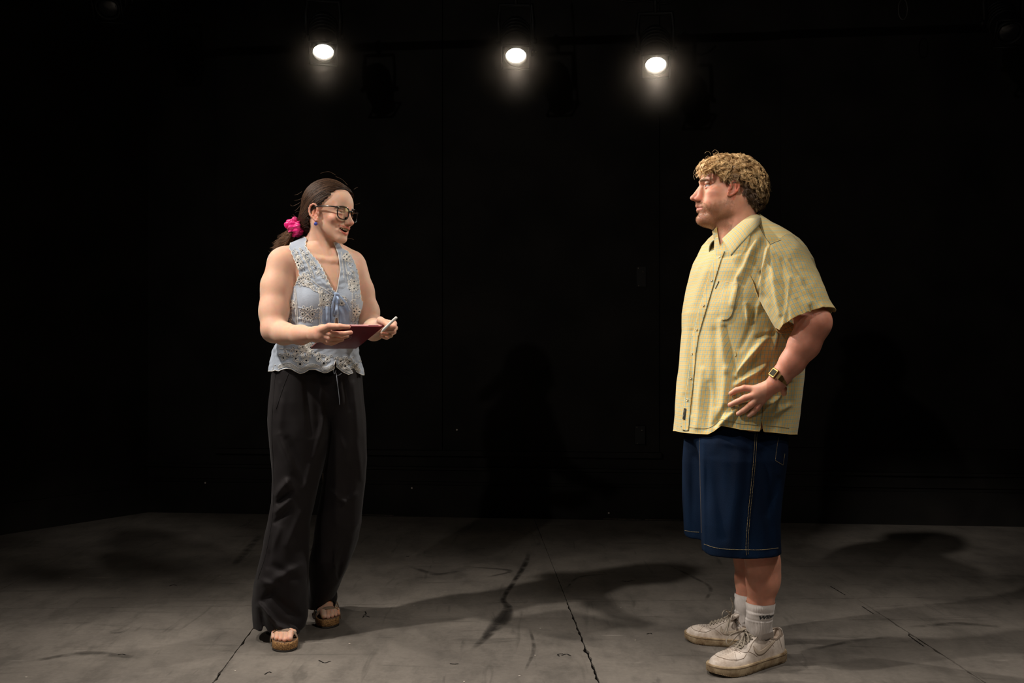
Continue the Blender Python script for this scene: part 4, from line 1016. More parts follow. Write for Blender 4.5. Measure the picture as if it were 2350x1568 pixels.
_wr = [(556, 708, 770, .052), (562, 692, 780, .060), (569, 672, 792, .068), (577, 655, 806, .076), (590, 645, 818, .084), (605, 648, 822, .092), (620, 655, 823, .099), (640, 662, 823, .108), (660, 664, 825, .114),
       (680, 661, 827, .117), (700, 657, 828, .115), (720, 655, 827, .110), (745, 652, 825, .102), (770, 646, 821, .097), (800, 633, 817, .100), (830, 629, 822, .108), (852, 627, 828, .113), (900, 621, 831, .120)]
wz = np.array([zrow(r[0], WD) for r in _wr])[::-1]; wcx = np.array([((r[1]+r[2])/2-CX)/FPX*WD for r in _wr])[::-1]; whx = np.array([(r[2]-r[1])/2/FPX*WD for r in _wr])[::-1]
wrb = np.array([r[3] for r in _wr])[::-1]; WY = math.radians(25)
wra = np.sqrt(np.maximum(whx**2-(wrb*math.sin(WY))**2, (.6*whx)**2))/math.cos(WY)
wF = np.array([math.sin(WY), -math.cos(WY), 0]); wL = np.array([math.cos(WY), math.sin(WY), 0])
_in = .008+.05*sm(-wz, -1.04, -.98)
fn, lo, hi = ringstack(wz, wcx, np.full(len(wz), WD), wra-_in, wrb-_in, yaw=WY, n=2.2); wom.raw(fn, lo, hi, .03)
# neck, trapezius, collar bones
nk = WH.w((0, -.012, -.050)); nb = P(737, 590, 3.63)
wom.cone(nk, nb, .051, .053, .02)
wom.cone(P(728, 556, 3.65), P(662, 586, 3.57), .034, .030, .03); wom.cone(P(742, 560, 3.66), P(812, 594, 3.70), .032, .028, .03)
wom.cone(WH.w((.045, -.028, -.035)), surf(wom, 756, 594)+[0, .008, 0], .011, .009, .016); wom.cone(WH.w((-.045, -.02, -.04)), surf(wom, 766, 594)+[0, .008, 0], .010, .008, .014)
cb = [surf(wom, *q)+[0, .0045, 0] for q in ((758, 600), (735, 596), (712, 590), (770, 600), (785, 597), (800, 592))]
wom.chain(cb[:3], [.008, .007, .006], .014); wom.chain(cb[3:], [.008, .007, .006], .014)
wom.ell(P(712, 694, 3.545), (.058, .048, .060), None, .03); wom.ell(P(795, 694, 3.585), (.050, .048, .058), None, .03)
# her right arm (left in the picture)
wom.ell(P(647, 604, 3.555), (.045, .050, .054), None, .03)
wom.chain([P(646, 606, 3.55), P(633, 660, 3.53), P(628, 715, 3.50), P(629, 757, 3.47)], [.049, .0525, .049, .044], .02)
wom.chain([P(629, 757, 3.47), P(652, 766, 3.43), P(690, 769, 3.35), P(726, 767, 3.28)], [.040, .0365, .0305, .0225], .02)
# her left arm
wom.chain([P(813, 611, 3.69), P(831, 668, 3.67), P(845, 715, 3.65), P(851, 750, 3.62)], [.046, .041, .038, .036], .02)
wom.chain([P(851, 752, 3.62), P(858, 757, 3.54), P(870, 752, 3.42)], [.0365, .036, .024], .02)
# right hand under the tablet
wom.ell(P(741, 765, 3.255), (.026, .022, .023), None, .014)
wom.chain([P(726, 767, 3.28), P(741, 761, 3.25), P(752, 762, 3.235)], [.024, .020, .014], .012)
wom.chain([P(726, 768, 3.28), P(740, 771, 3.25), P(752, 777, 3.25)], [.023, .018, .012], .012)
wom.chain([P(737, 758, 3.24), P(756, 749.5, 3.205), P(780, 749.5, 3.195), P(800, 750.5, 3.195)], [.0145, .0110, .0090, .0068], .004)
def fing(pts, rs, k=.003): wom.chain([P(*q) for q in pts], rs, k)
fing([(748, 763, 3.235), (760, 766, 3.212), (784, 767, 3.222), (805, 763.5, 3.236)], [.0110, .0096, .0084, .0068])
fing([(746, 771, 3.240), (758, 776, 3.222), (778, 775.5, 3.240), (797, 771.5, 3.262)], [.0108, .0092, .0082, .0068])
fing([(743, 776, 3.250), (754, 783, 3.238), (769, 784, 3.258), (785, 780, 3.283)], [.0105, .0088, .0078, .0066])
fing([(739, 779, 3.262), (749, 786, 3.258), (760, 789, 3.275), (772, 786, 3.295)], [.0095, .0080, .0070, .0060])
# left hand closed round the stylus at the far corner
wom.ell(P(884, 751, 3.385), (.024, .034, .024), None, .014)
wom.chain([P(870, 752, 3.42), P(880, 750, 3.38)], [.024, .024], .012)
fing([(888, 741, 3.375), (904, 743, 3.335), (903, 750, 3.305), (888, 751, 3.292)], [.0108, .0100, .0088, .0074])
fing([(890, 749, 3.375), (906, 753, 3.340), (901, 760, 3.315), (882, 758, 3.300)], [.0108, .0098, .0086, .0070])
fing([(889, 757, 3.380), (903, 762, 3.350), (895, 768, 3.325), (876, 765, 3.312)], [.0104, .0092, .0080, .0068])
fing([(886, 764, 3.390), (896, 770, 3.365), (887, 775, 3.345), (872, 771, 3.335)], [.0092, .0082, .0072, .0062])
fing([(871, 745, 3.405), (873, 735, 3.360), (882, 739, 3.315), (890, 746, 3.290)], [.0150, .0120, .0100, .0080])
# legs and feet
def foot_frame(px, d, fx):
    f = nrm([fx, -1, 0]); tip = P(px, 0, d); tip[2] = 0; t = np.array([-f[1], f[0], 0]); return tip-f*.255, f, t
FEET = []
for (px_, d_, fx, sg, ank) in ((650, 3.455, .20, 1, (646, 3.63)), (757, 3.745, .26, -1, (738, 3.92))):
    O, f, t = foot_frame(px_, d_, fx); FEET.append((O, f, t, sg))
    w = lambda s, l, z: O+f*s+t*(l*sg)+np.array([0, 0, z])
    wom.chain([w(.035, 0, .060), w(.09, 0, .062), w(.15, .004, .050)], [.030, .026, .021], .02)
    wom.ell(w(.168, .004, .046), (.040, .034, .016), np.c_[t, f, [0, 0, 1]], .012)
    for (a, b, r1, r2) in (((.175, .024), (.226, .021), .0130, .0108), ((.176, .006), (.230, .004), .0095, .0080), ((.172, -.009), (.219, -.0115), .0090, .0076), ((.166, -.022), (.207, -.0255), .0085, .0072), ((.158, -.034), (.192, -.037), .0085, .0070)):
        wom.chain([w(a[0], a[1], .045), w((a[0]+b[0])/2, (a[1]+b[1])/2, .0475), w(b[0], b[1], .029+r2)], [r1, (r1+r2)/2, r2], .002)
    kn_ = P(676 if sg > 0 else 778, 1160, 3.60 if sg > 0 else 3.72)
    wom.chain([w(.04, 0, .07), w(.045, 0, .13), kn_], [.033, .033, .055], .03)
    wom.chain([kn_, P(690 if sg > 0 else 778, 930, 3.60 if sg > 0 else 3.66)], [.055, .075], .03)
def wcol(V):
    l = WH.l(V); n = len(V); c = np.tile([.74, .455, .335], (n, 1)); x = np.abs(l[:, 0]); y = l[:, 1]; z = l[:, 2]
    head = (np.linalg.norm(l, axis=1) < .17) & (z > -.13)
    c = lerp3(c, (.72, .33, .25), head*np.clip(np.exp(-((x-.045)/.022)**2-((y-.06)/.03)**2-((z+.028)/.018)**2), 0, 1)*.7)
    c = lerp3(c, (.72, .32, .24), head*np.clip(blob(l, (0, .112, -.033), (.013, .015, .012)), 0, 1)*.6)
    c = lerp3(c, (.68, .27, .19), head*((x > .066) & (y < .015) & (y > -.03) & (z > -.055) & (z < .02))*.6)
    # lips
    xs = x/.033; up = -.0505+.0025*xs**2*2-.0*xs; lo_ = np.interp(x, [0, .015, .0355], [-.0745, -.070, -.0455])
    lip = np.exp(-((z-np.interp(x, [0, .018, .0355], [-.0495, -.0505, -.0430]))/(.0036-.07*x))**2)+np.exp(-((z-lo_)/.0048)**2)
    lip = np.clip(lip*1.2, 0, 1)*(x < .0320)*head*(y > .082-.44*x)
    c = lerp3(c, (.50, .105, .085), lip*.9*(1-.65*sm(x, .019, .030)))
    inner = head & (x < .026) & (z < -.052) & (z > -.0735) & (y < .079-.35*x) & (y > .04)
    c = lerp3(c, (.16, .03, .025), inner*.95)
    br = np.exp(-((z-.0165-.06*np.minimum(x, .03)+.35*np.maximum(0, x-.032))/.0030)**2)*(x > .012)*(x < .050)*(y > .05)
    c = lerp3(c, (.09, .045, .028), head*np.clip(br*1.1, 0, 1)*.8)
    lash = np.exp(-((z-.0010-(x-.03)*.0)/.0016)**2)*(x > .015)*(x < .046)*(y > .070)
    c = lerp3(c, (.05, .03, .02), head*lash*.5)
    # hands and feet pinker
    c = lerp3(c, (.66, .30, .22), sm(-V[:, 1], -3.42, -3.22)*(V[:, 2] > .9)*.45); c = lerp3(c, (.72, .38, .29), (V[:, 2] < .12)*.25)
    for O, f, t, sg in FEET:      # toe nails
        for s_, a, r in ((.228, .021, .0075), (.233, .004, .005), (.222, -.0115, .0048), (.210, -.0255, .0044), (.195, -.037, .004)):
            q = O+f*s_+t*(a*sg)+np.array([0, 0, .046]); c = lerp3(c, (.80, .50, .42), np.exp(-((V-q)**2).sum(1)/r**2)*.8)
    c *= (1+vnoise(V, 60, .02, 1)+vnoise(V, 230, .02, 2))[:, None]
    return c
wup_lo, wup_hi = [P(588, 0, 3.45)[0], 3.16, 1.055], [P(918, 0, 3.30)[0], 3.80, 1.69]
hb = (wo-[.13, .14, .135], wo+[.13, .14, .15])
up = nets(wom, wup_lo, wup_hi, .0020)
fb = ([-.94, 3.42, -.0], [-.60, 4.03, .10]); ft = nets(wom, fb[0], fb[1], .0021)
low = nets(wom, [-1.0, 3.40, .05], [-.40, 4.05, 1.07], .010); low = hollow(low, [(wup_lo, wup_hi), fb])
wV, wFc = joinm([up, ft, low])
WOMAN = obj_np('person', wV, wFc, mat('fair_skin', (.7, .45, .33), rough=.58, spec=.28, attr=True, sss=.006, bump=.15, bscale=900), col=wcol(wV))
tag(WOMAN, 'smiling woman with glasses in a pale embroidered blouse and dark wide trousers', 'person')
eyes(WH, .0305, .0710, -.0005, .0118, WOMAN, (.12, .07, .03), (.22, 1, -.05))
# teeth
M_teeth = mat('tooth_enamel', (.82, .76, .62), rough=.25, spec=.6)
for k in range(-4, 5):
    if k == 0: continue
    a = (abs(k)-.5)*.0066*(1 if k > 0 else -1); yy = .0880-14*a*a-.30*max(0, abs(a)-.012); zt = -.0565+4.5*a*a
    mb = MB(); hgt = .0052-.0004*abs(k); Rr = WH.R@rotz(-a*22)
    mb.lathe([(.0001, -hgt), (.0024, -hgt), (.0032, -hgt*.6), (.0031, hgt), (.0001, hgt)], WH.w((a, yy-.003, zt)), np.c_[Rr[:, 0], Rr[:, 1]*.7, Rr[:, 2]], 10); mb.build('tooth', M_teeth, WOMAN)

# ------------------------------------------------------------------ blouse
M_emb = mat('cream_embroidery', (.88, .84, .78), rough=.8); M_eyelet = mat('eyelet_hole', (.012, .010, .010), rough=1)
M_blouse = mat('pale_blue_cotton', (.43, .485, .575), rough=.8, spec=.2, noise=.10, nscale=14, bump=.35, bscale=260, sheen=.2)
w_f = folds([(668, 700, 720, 716, 4, .005), (665, 715, 715, 730, 4, -.004), (672, 735, 700, 760, 4, .004), (690, 690, 730, 682, 4, .004), (740, 700, 742, 745, 4, -.005), (752, 700, 752, 745, 4, .006), (762, 690, 758, 745, 3, -.006),
             (781, 700, 790, 745, 4, .006), (795, 690, 800, 745, 4, -.005), (700, 600, 730, 650, 4, .0035), (735, 640, 765, 672, 4, .004), (790, 600, 800, 660, 4, -.003), (800, 690, 826, 700, 4, .004), (800, 680, 826, 685, 3, -.003),
             (640, 812, 720, 818, 5, .005), (660, 826, 700, 808, 4, -.004), (660, 845, 700, 815, 5, .004), (740, 850, 765, 835, 5, .005), (795, 812, 822, 845, 4, .005), (785, 820, 815, 855, 4, -.004), (700, 848, 750, 838, 5, -.004)])
nt_, nz_ = 350, 280; th = np.linspace(0, 2*np.pi, nt_, endpoint=False); zz = np.linspace(wz[1]+.0, wz[-1], nz_); zz = wz[0]+.045+(wz[-1]-wz[0]-.045)*(1-(1-np.linspace(0, 1, nz_))**1.35)
T, Z = np.meshgrid(th, zz); n_ = 2.2
a = np.interp(Z, wz, wra); b = np.interp(Z, wz, wrb); cx = np.interp(Z, wz, wcx)
u = np.sign(np.cos(T))*np.abs(np.cos(T))**(2/n_)*a; v = np.sign(np.sin(T))*np.abs(np.sin(T))**(2/n_)*b
V = np.stack([cx, np.full_like(cx, WD), Z], -1)+wL*u[..., None]+wF*v[..., None]; N_ = wL*(u/a**2)[..., None]+wF*(v/b**2)[..., None]; N_ /= np.linalg.norm(N_, axis=2, keepdims=True)
V = V.reshape(-1, 3); N_ = N_.reshape(-1, 3); fr = np.clip(-N_[:, 1]*1.6+.2, 0, 1)
low_ = sm(-V[:, 2], -1.06, -1.0)
V = V+N_*(1.4*w_f(V)*fr+vnoise(V*[1, 1, .6], 38, .0026, 3)+vnoise(V*[1,1,1.6], 85, .0018, 2)+low_*.004*np.sin(T.ravel()*14))[:, None]
V = drape(V, wom, .0045)
ids = np.arange(nz_*nt_).reshape(nz_, nt_); nx = np.roll(ids, -1, 1); Fb = np.stack([ids[:-1], nx[:-1], nx[1:], ids[1:]], -1).reshape(-1, 4)
def scal(pts, step=8.5, amp=2.0, side=1):
    p = np.asarray(pts, float); L = np.r_[0, np.cumsum(np.linalg.norm(np.diff(p, axis=0), axis=1))]; n = int(L[-1]/1.2); s_ = np.linspace(0, L[-1], n)
    q = np.stack([np.interp(s_, L, p[:, k]) for k in range(2)], 1); t = np.gradient(q, axis=0); t /= np.linalg.norm(t, axis=1, keepdims=True)+1e-9
    return q+np.c_[-t[:, 1], t[:, 0]]*(side*amp*np.abs(np.sin(np.pi*s_/step)))[:, None]
arm_l = scal([(664, 566), (670, 580), (678, 600), (687, 622), (688, 632), (684, 641), (680, 652), (672, 664), (662, 670)], 12, 1.6, 1)
hemp = [(625, 852), (632, 850), (639, 852), (648, 848), (657, 846), (668, 847), (678, 853), (689, 858), (699, 855), (709, 849), (722, 848), (733, 852), (743, 856), (752, 855), (761, 850), (766, 848), (768, 842), (767, 838), (770, 826), (773, 838), (772, 842), (777, 846), (787, 854), (800, 860), (808, 857), (815, 852), (822, 856), (832, 861)]
arm_r = scal([(845, 700), (829, 692), (826, 675), (824, 658), (823, 642), (819, 622), (811, 599), (804, 586), (797, 578)], 12, 1.6, 1)
neck_l = scal([(770, 674), (764, 667), (756, 655), (748, 637), (740, 620), (731, 605), (724, 596), (716, 588), (706, 576), (699, 564), (702, 545)], 10, 2.2, 1)
neck_r = [(764, 552), (770, 566), (776, 582), (779, 600), (781, 620), (778, 640), (776, 655), (773, 668)]
POLY = np.vstack([arm_l, [(640, 720), (600, 790), (600, 852)], hemp, [(860, 861), (860, 760)], arm_r, [(786, 571), (776, 556), (764, 548)], neck_r, neck_l, [(672, 540)]])
px, py = toPx(V); front = N_[:, 1] < .12
ga = 1e9*np.ones(len(V))
for aa, bb, r in ((P(655, 604, 3.55), P(628, 715, 3.50), .060), (P(811, 611, 3.69), P(845, 715, 3.65), .055)):
    q = V-aa; ba = bb-aa; t_ = np.clip((q@ba)/(ba@ba), 0, 1); ga = np.minimum(ga, (np.linalg.norm(q-t_[:, None]*ba, axis=1)-r)*500)
up_ = V[:, 2] > zrow(665, WD)
ga = np.where(up_, np.minimum(ga, np.minimum(780-toPx(V)[0], toPx(V)[0]-664)*1.0), ga)
gb = np.minimum(np.minimum((V[:, 2]-zrow(850, WD))*600, ga), (zrow(553, WD)-V[:, 2])*600)
g = np.where(front, polysd(px, py, POLY), gb)
g = np.where(front, np.minimum(g, -polysd(px, py, [(767, 746), (769, 730), (775, 729), (777, 748)])), g)
bV, bF = clip(V, Fb, g)
BLOUSE = obj_np('blouse', bV, bF, M_blouse, WOMAN)
bbv = bvh_of(bV, bF)
for l, closed in boundary(bF):
    if len(l) > 60:
        mb = MB(); mb.tube(bV[l[::2]], .0013, 5, False); mb.build('scalloped_edge', M_emb, BLOUSE)
# embroidery
EM = MB(); EYE = []
def em(pts, r=.0008, n=None):
    r = r*1.3
    p = pline(bbv, pts, .0016, n)
    if len(p) > 2: EM.tube(p, r, 4)
def curl(x, y, r, a0, turns=1.2, s=1):
    t = np.linspace(0, 1, 12); a_ = a0+s*t*turns*2*np.pi; return [(x+r*(1-.75*q)*math.cos(b_)-r*math.cos(a0), y+r*(1-.75*q)*math.sin(b_)-r*math.sin(a0)) for q, b_ in zip(t, a_)]
def eye(x, y, r=2.2, ring=True):
    EYE.append((x, y, r))
    if ring:
        for k in (1.7, 2.9): em([(x+r*k*math.cos(q), y+r*k*math.sin(q)*1.05) for q in np.linspace(0, 2*np.pi, 11)], .0007, 12)
def sprig(x, y, s, rot=0):
    s = s*1.12
    for k in range(4):
        a_ = rot+math.pi/4+k*math.pi/2; c_, s__ = math.cos(a_), math.sin(a_)
        for o in (-.7, .7): em([(x-s__*o, y+c_*o), (x+c_*s-s__*o, y+s__*s+c_*o)], .0007, 6)
        ex, ey = x+c_*s, y+s__*s; em(curl(ex, ey, s*.26, a_+1.6, 1.1, 1), .0007, 12); em(curl(ex, ey, s*.26, a_-1.6, 1.1, -1), .0007, 12)
        eye(x+c_*s*1.0, y+s__*s*1.0, 1.3, False)
        b_ = rot+k*math.pi/2; eye(x+math.cos(b_)*s*.62, y+math.sin(b_)*s*.62, 1.5, True)
def beads(pts, gap=3.2, r=1.1):
    p = np.asarray(pts, float); L = np.r_[0, np.cumsum(np.linalg.norm(np.diff(p, axis=0), axis=1))]
    for s_ in np.arange(0, L[-1], gap):
        x, y = np.interp(s_, L, p[:, 0]), np.interp(s_, L, p[:, 1]); em([(x+r*math.cos(q), y+r*math.sin(q)) for q in np.linspace(0, 5.6, 6)], .00055, 6)
for x, y, s_, ro in ((706, 721, 16, 0), (697, 641, 15, .0), (752, 689, 14, .1), (812, 655, 12, 0), (785, 690, 9, .1), (704, 797, 13, .05), (668, 700, 9, 0), (681, 607, 7, .5), (795, 590, 7, 0), (818, 715, 8, 0), (660, 770, 9, 0)): sprig(x, y, s_, ro)
for pl in ([(733, 664), (734, 700), (733, 750)], [(737, 664), (738, 700), (737, 750)], [(679, 664), (682, 700), (684, 750)], [(676, 664), (679, 700), (680, 750)], [(712, 640), (730, 655), (765, 676)], [(705, 655), (722, 668), (740, 672)], [(696, 590), (712, 615), (722, 640)], [(690, 578), (704, 604), (714, 628)],
           [(806, 640), (808, 670), (810, 745)], [(790, 590), (795, 620), (800, 655)], [(642, 800), (700, 806), (728, 815)], [(821, 700), (818, 725), (816, 745)], [(700, 570), (712, 590), (728, 612)], [(676, 572), (684, 588), (694, 606)], [(783, 580), (786, 610), (789, 640)]): beads(pl)
hm2 = np.array(hemp)
for off in (4.5, 7, 12.5): em([(x, y-off) for x, y in hemp[2:16]], .0007, 60); em([(x, y-off) for x, y in hemp[21:27]], .0007, 30)
beads([(x, y-9.8) for x, y in hemp[2:16]], 3.4, 1.2); beads([(x, y-9.8) for x, y in hemp[21:27]], 3.4, 1.2)
for x, y, r in ((651, 822, 2.0), (679, 824, 2.3), (703, 828, 2.0), (689, 836, 2.4), (731, 824, 2.1), (752, 825, 1.9), (743, 834, 2.2), (782, 830, 1.9), (802, 830, 1.8), (792, 841, 2.0), (681, 807, 1.6), (695, 805, 1.4), (709, 810, 1.4), (662, 814, 1.2), (818, 838, 1.4)):
    eye(x, y, r); em(curl(x+5, y-5, 4, 2.4, 1.1), .0007, 12); em(curl(x-5, y-5, 4, .7, 1.1, -1), .0007, 12)
rr = np.random.default_rng(5)
for k in range(260):      # scattered scrolls along the borders
    A = [((690, 575), (730, 620)), ((730, 620), (766, 668)), ((676, 575), (700, 640)), ((668, 690), (664, 745)), ((797, 585), (812, 650)), ((814, 660), (820, 745)), ((650, 812), (730, 812)), ((780, 822), (822, 850)), ((735, 665), (736, 745)), ((700, 650), (740, 672))][k % 10]
    t_ = rr.random(); x = A[0][0]*(1-t_)+A[1][0]*t_+rr.normal()*4; y = A[0][1]*(1-t_)+A[1][1]*t_+rr.normal()*3; em(curl(x, y, 2.6+rr.random()*1.8, rr.random()*6, 1.0, 1 if k % 2 else -1), .00065, 10)
    if k % 4 == 0: EYE.append((x+3, y+2, 1.0))
tag(EM.build('embroidery', M_emb, BLOUSE), kind='stuff')
E2 = MB()
for x, y, r in EYE:
    q, n = pick(bbv, x, y, .0018)
    if q is None: continue
    a_ = nrm(np.cross(n, [0, 0, 1])); R_ = np.c_[a_, np.cross(n, a_), n]; rm = r*.00155; E2.lathe([(.00001, .0002), (rm*.98, .0002), (rm, -.0006)], q, R_, 10)
tag(E2.build('eyelets', M_eyelet, BLOUSE, smooth=False), kind='stuff')
# ribbons
M_rib = mat('pale_blue_ribbon', (.36, .47, .68), rough=.7, sheen=.2)
def ribbon(pts, w, name='ribbon', off=.005, m=None, fl=.22):
    P_ = []
    for x, y, dz in pts:
        q, n = pick(bbv, x, y); d = (q[1] if q is not None else 3.49)-dz; P_.append(P(x, y, d))
    mb = MB(); c_ = crv(P_, 26); mb.tube(c_, w, 8, True, fl, up=(.3, -1, 0)); return mb.build(name, m or M_rib, BLOUSE)
ribbon([(766, 641, .012), (768, 655, .014), (771, 675, .008)], .0042)
ribbon([(771, 675, .010), (777, 679, .014), (786, 686, .014), (795, 698, .012), (801, 712, .010), (803, 714, .006)], .0036)
ribbon([(771, 675, .010), (766, 690, .012), (762, 712, .010), (764, 735, .007), (768, 728, .007)], .0042)
ribbon([(771, 676, .012), (773, 700, .012), (771, 720, .010), (770, 742, .006)], .0046)
ribbon([(772, 676, .010), (778, 695, .012), (774, 730, .008)], .0035)
mb = MB(); q, n = pick(bbv, 771, 676, .006); mb.tube(crv([q+[-.006, 0, .002], q+[0, -.006, .001], q+[.007, 0, -.002]], 8), .0055, 8); mb.build('knot', M_rib, BLOUSE)
for pts in ([(726, 690, 750), (752, 742, 748)],): pass
pv, pf, puv = patch(bbv, [(733, 703), (746, 702), (757, 704), (764, 722), (768, 748), (733, 752)], .0012, 2.0); solid(obj_np('front_panel', pv, pf, mat('blue_cotton_panel', (.37, .47, .66), rough=.8, bump=.3, bscale=200), BLOUSE), .0008)
pv, pf, puv = patch(bbv, [(778, 704), (790, 702), (800, 710), (802, 748), (778, 750)], .0012, 2.0); solid(obj_np('front_panel', pv, pf, bpy.data.materials['blue_cotton_panel'], BLOUSE), .0008)
# ------------------------------------------------------------------ her hair
def hair_mat(name, ra=.32):
    m = mat(name, (.1, .05, .03), rough=ra, spec=.32, attr=True); return m
M_hairw = hair_mat('brown_hair', .5)
hc = Sd(); HC = Loc(hc, wo, wR)
HC.ell((0, -.012, .030), (.0765, .096, .0890), k=.02); HC.ell((0, .032, .034), (.0640, .0585, .0590), k=.02); HC.ell((0, -.045, -.028), (.062, .058, .055), k=.025)
HC.ell((-.040, .030, .045), (.034, .036, .050), k=.02)
HC.cone((0, -.075, -.035), (.005, -.108, -.055), .040, .022, k=.03)
def hairline(l):
    x = np.abs(l[:, 0]); z = l[:, 2]
    f = np.interp(z, [-.09, -.06, -.035, -.018, .002, .020, .035, .050, .070, .085, .095, .105], [-.050, -.038, -.030, -.028, .004, .024, .036, .046, .055, .066, .092, .14])
    f = f+.0015*np.sin(z*160)*(z > .02)
    return f-l[:, 1]
hc.raw(lambda p: -(hairline(HC.l(p))-.005)*.8, [-9, -9, -9], [9, 9, 9], .004, 'i')
hc.raw(lambda p: (lambda l: -.0022*np.sin(l[:, 2]*420+l[:, 1]*190+3*np.sin(l[:, 1]*60)))(HC.l(p))*1.0, [-9, -9, -9], [9, 9, 9], 0, 'd')
hV, hF = nets(hc, wo-[.16, .15, .14], wo+[.14, .15, .16], .0022)
def hcolor(n, a, b, seed):
    r = np.random.default_rng(seed); t = r.random(n)**1.4; return np.array(a)*(1-t[:, None])+np.array(b)*t[:, None]
l = HC.l(hV); cc_ = np.tile([.024, .011, .006], (len(hV), 1))*(1+.5*np.sin(l[:, 2]*420+l[:, 1]*190)[:, None]*.5)
HAIRW = obj_np('hair', hV, hF, M_hairw, WOMAN, col=cc_); HAIRW['label'] = 'dark brown hair drawn back into a low ponytail'
def flow(sd, roots, target, steps, step, off, pull=0, wob=0, seed=0):
    r = np.random.default_rng(seed); p = roots.copy(); out = [p.copy()]; ph = r.random(len(p))*6.28; o = off if np.ndim(off) else np.full(len(p), off)
    for i in range(steps-1):
        t = target-p; dist = np.linalg.norm(t, axis=1, keepdims=True); t /= dist+1e-9; g = sd.grad(p, .002)
        t = t-g*np.sum(t*g, 1, keepdims=True)*.95; t /= np.linalg.norm(t, axis=1, keepdims=True)+1e-9
        t = t+wob*np.sin(ph+i*.8)[:, None]*np.cross(g, t)
        p = p+t*np.minimum(step, dist*.6)[:, :1] if np.ndim(step) == 0 else p+t*np.minimum(step[:, None], dist*.6)
        d = sd.ev(p); g = sd.grad(p, .002); p = p-g*(d-o)[:, None]; out.append(p.copy())
    return np.stack(out, 1)
r = np.random.default_rng(11)
hc2 = Sd(); HC2 = Loc(hc2, wo, wR)
HC2.ell((0, -.012, .030), (.0775, .097, .0900), k=.02); HC2.ell((0, .032, .034), (.0650, .0595, .0600), k=.02); HC2.ell((0, -.045, -.028), (.063, .059, .056), k=.025); HC2.ell((-.040, .030, .045), (.035, .037, .051), k=.02); HC2.cone((0, -.075, -.035), (.005, -.108, -.055), .041, .024, k=.03)
dr = r.normal(size=(30000, 3)); dr /= np.linalg.norm(dr, axis=1, keepdims=True); q0_ = HC2.w((0, -.02, .02)); tt_ = np.full(len(dr), .16)
for _ in range(9): tt_ -= hc2.ev(q0_+dr*tt_[:, None], marg=.3)*.9
cand = q0_+dr*tt_[:, None]; lc = HC2.l(cand); ok_ = (hairline(lc) > 0) & (lc[:, 0] > -.062) & (lc[:, 2] > -.085); cand = cand[ok_][:5600]
lc = HC2.l(cand); cand = cand-hc2.grad(cand)*hc2.ev(cand)[:, None]
lc = HC.l(cand)
edge = np.abs(hairline(lc)) < .012
dd = hc2.ev(cand); cand = cand-hc2.grad(cand)*dd[:, None]
tgt = HC.w((.004, -.106, -.055))
pa = flow(hc2, cand, tgt, 16, .0085, r.random(len(cand))*.0022+.0002, wob=.05, seed=3)
rad = np.tile(.00068*np.sin(np.pi*np.linspace(.12, .93, 16))**.5, (len(cand), 1))*(.7+.5*r.random((len(cand), 1)))
pa = pa[:, ::2]; rad = rad[:, ::2]; sVv, sFf = strands(pa, rad); co = np.repeat(hcolor(len(cand), (.020, .009, .005), (.120, .058, .028), 5), 8*3, 0)
tag(obj_np('hair_strands', sVv, sFf, M_hairw, HAIRW, col=co), kind='stuff')
# ponytail
n = 900; b0 = tgt; u = r.normal(size=(n, 2)); k = np.linspace(0, 1, 16)
A = crv([P(680, 524, 3.625), P(672, 540, 3.63), P(658, 552, 3.65), P(640, 562, 3.66)], 16)
ln = .55+.5*r.random(n)
path = np.zeros((n, 16, 3))
for i in range(16):
    s_ = np.minimum(1, k[i]*ln); c_ = np.stack([np.interp(s_, k, A[:, q]) for q in range(3)], 1)
    sp = .010+.020*np.sin(np.pi*min(1, k[i]*.75)); path[:, i] = c_+np.c_[u[:, 0]*sp*.35, u[:, 1]*sp*.6, u[:, 0]*sp*.55]+np.c_[np.zeros(n), np.zeros(n), .004*np.sin(k[i]*9+u[:, 1]*3)]
path = path; path[:, :, 0] -= (k[None]**2)*(.020*r.random((n, 1))); path[:, :, 2] += (k[None]**2)*(.016*(r.random((n, 1))-.4))
sVv, sFf = strands(path, np.tile(.0008*np.linspace(1, .35, 16), (n, 1)))
tag(obj_np('ponytail', sVv, sFf, M_hairw, HAIRW, col=np.repeat(hcolor(n, (.07, .033, .017), (.28, .14, .065), 6), 48, 0)), kind='stuff')
# flyaway hairs
fl = []
for pts in ([(735, 398), (752, 394), (762, 397), (770, 402)], [(694, 455), (684, 459), (676, 460)], [(688, 465), (680, 470), (671, 473), (666, 470)], [(690, 470), (682, 480), (676, 484)], [(815, 470), (822, 468), (826, 466)], [(812, 435), (816, 432), (821, 430)], [(693, 440), (683, 446), (676, 448)],
            [(690, 488), (684, 485), (678, 488)], [(795, 541), (800, 540)], [(798, 548), (806, 548), (812, 550)], [(770, 405), (785, 412), (797, 424)], [(672, 492), (680, 498), (690, 502)], [(668, 496), (676, 500), (684, 506)]):
    q = crv([P(x, y, 3.60) for x, y in pts], 16); fl.append(q)
sVv, sFf = strands(np.array(fl), np.full((len(fl), 16), .00035)); tag(obj_np('flyaway_hairs', sVv, sFf, M_hairw, HAIRW, col=np.tile([.2, .12, .07], (len(sVv), 1))), kind='stuff')
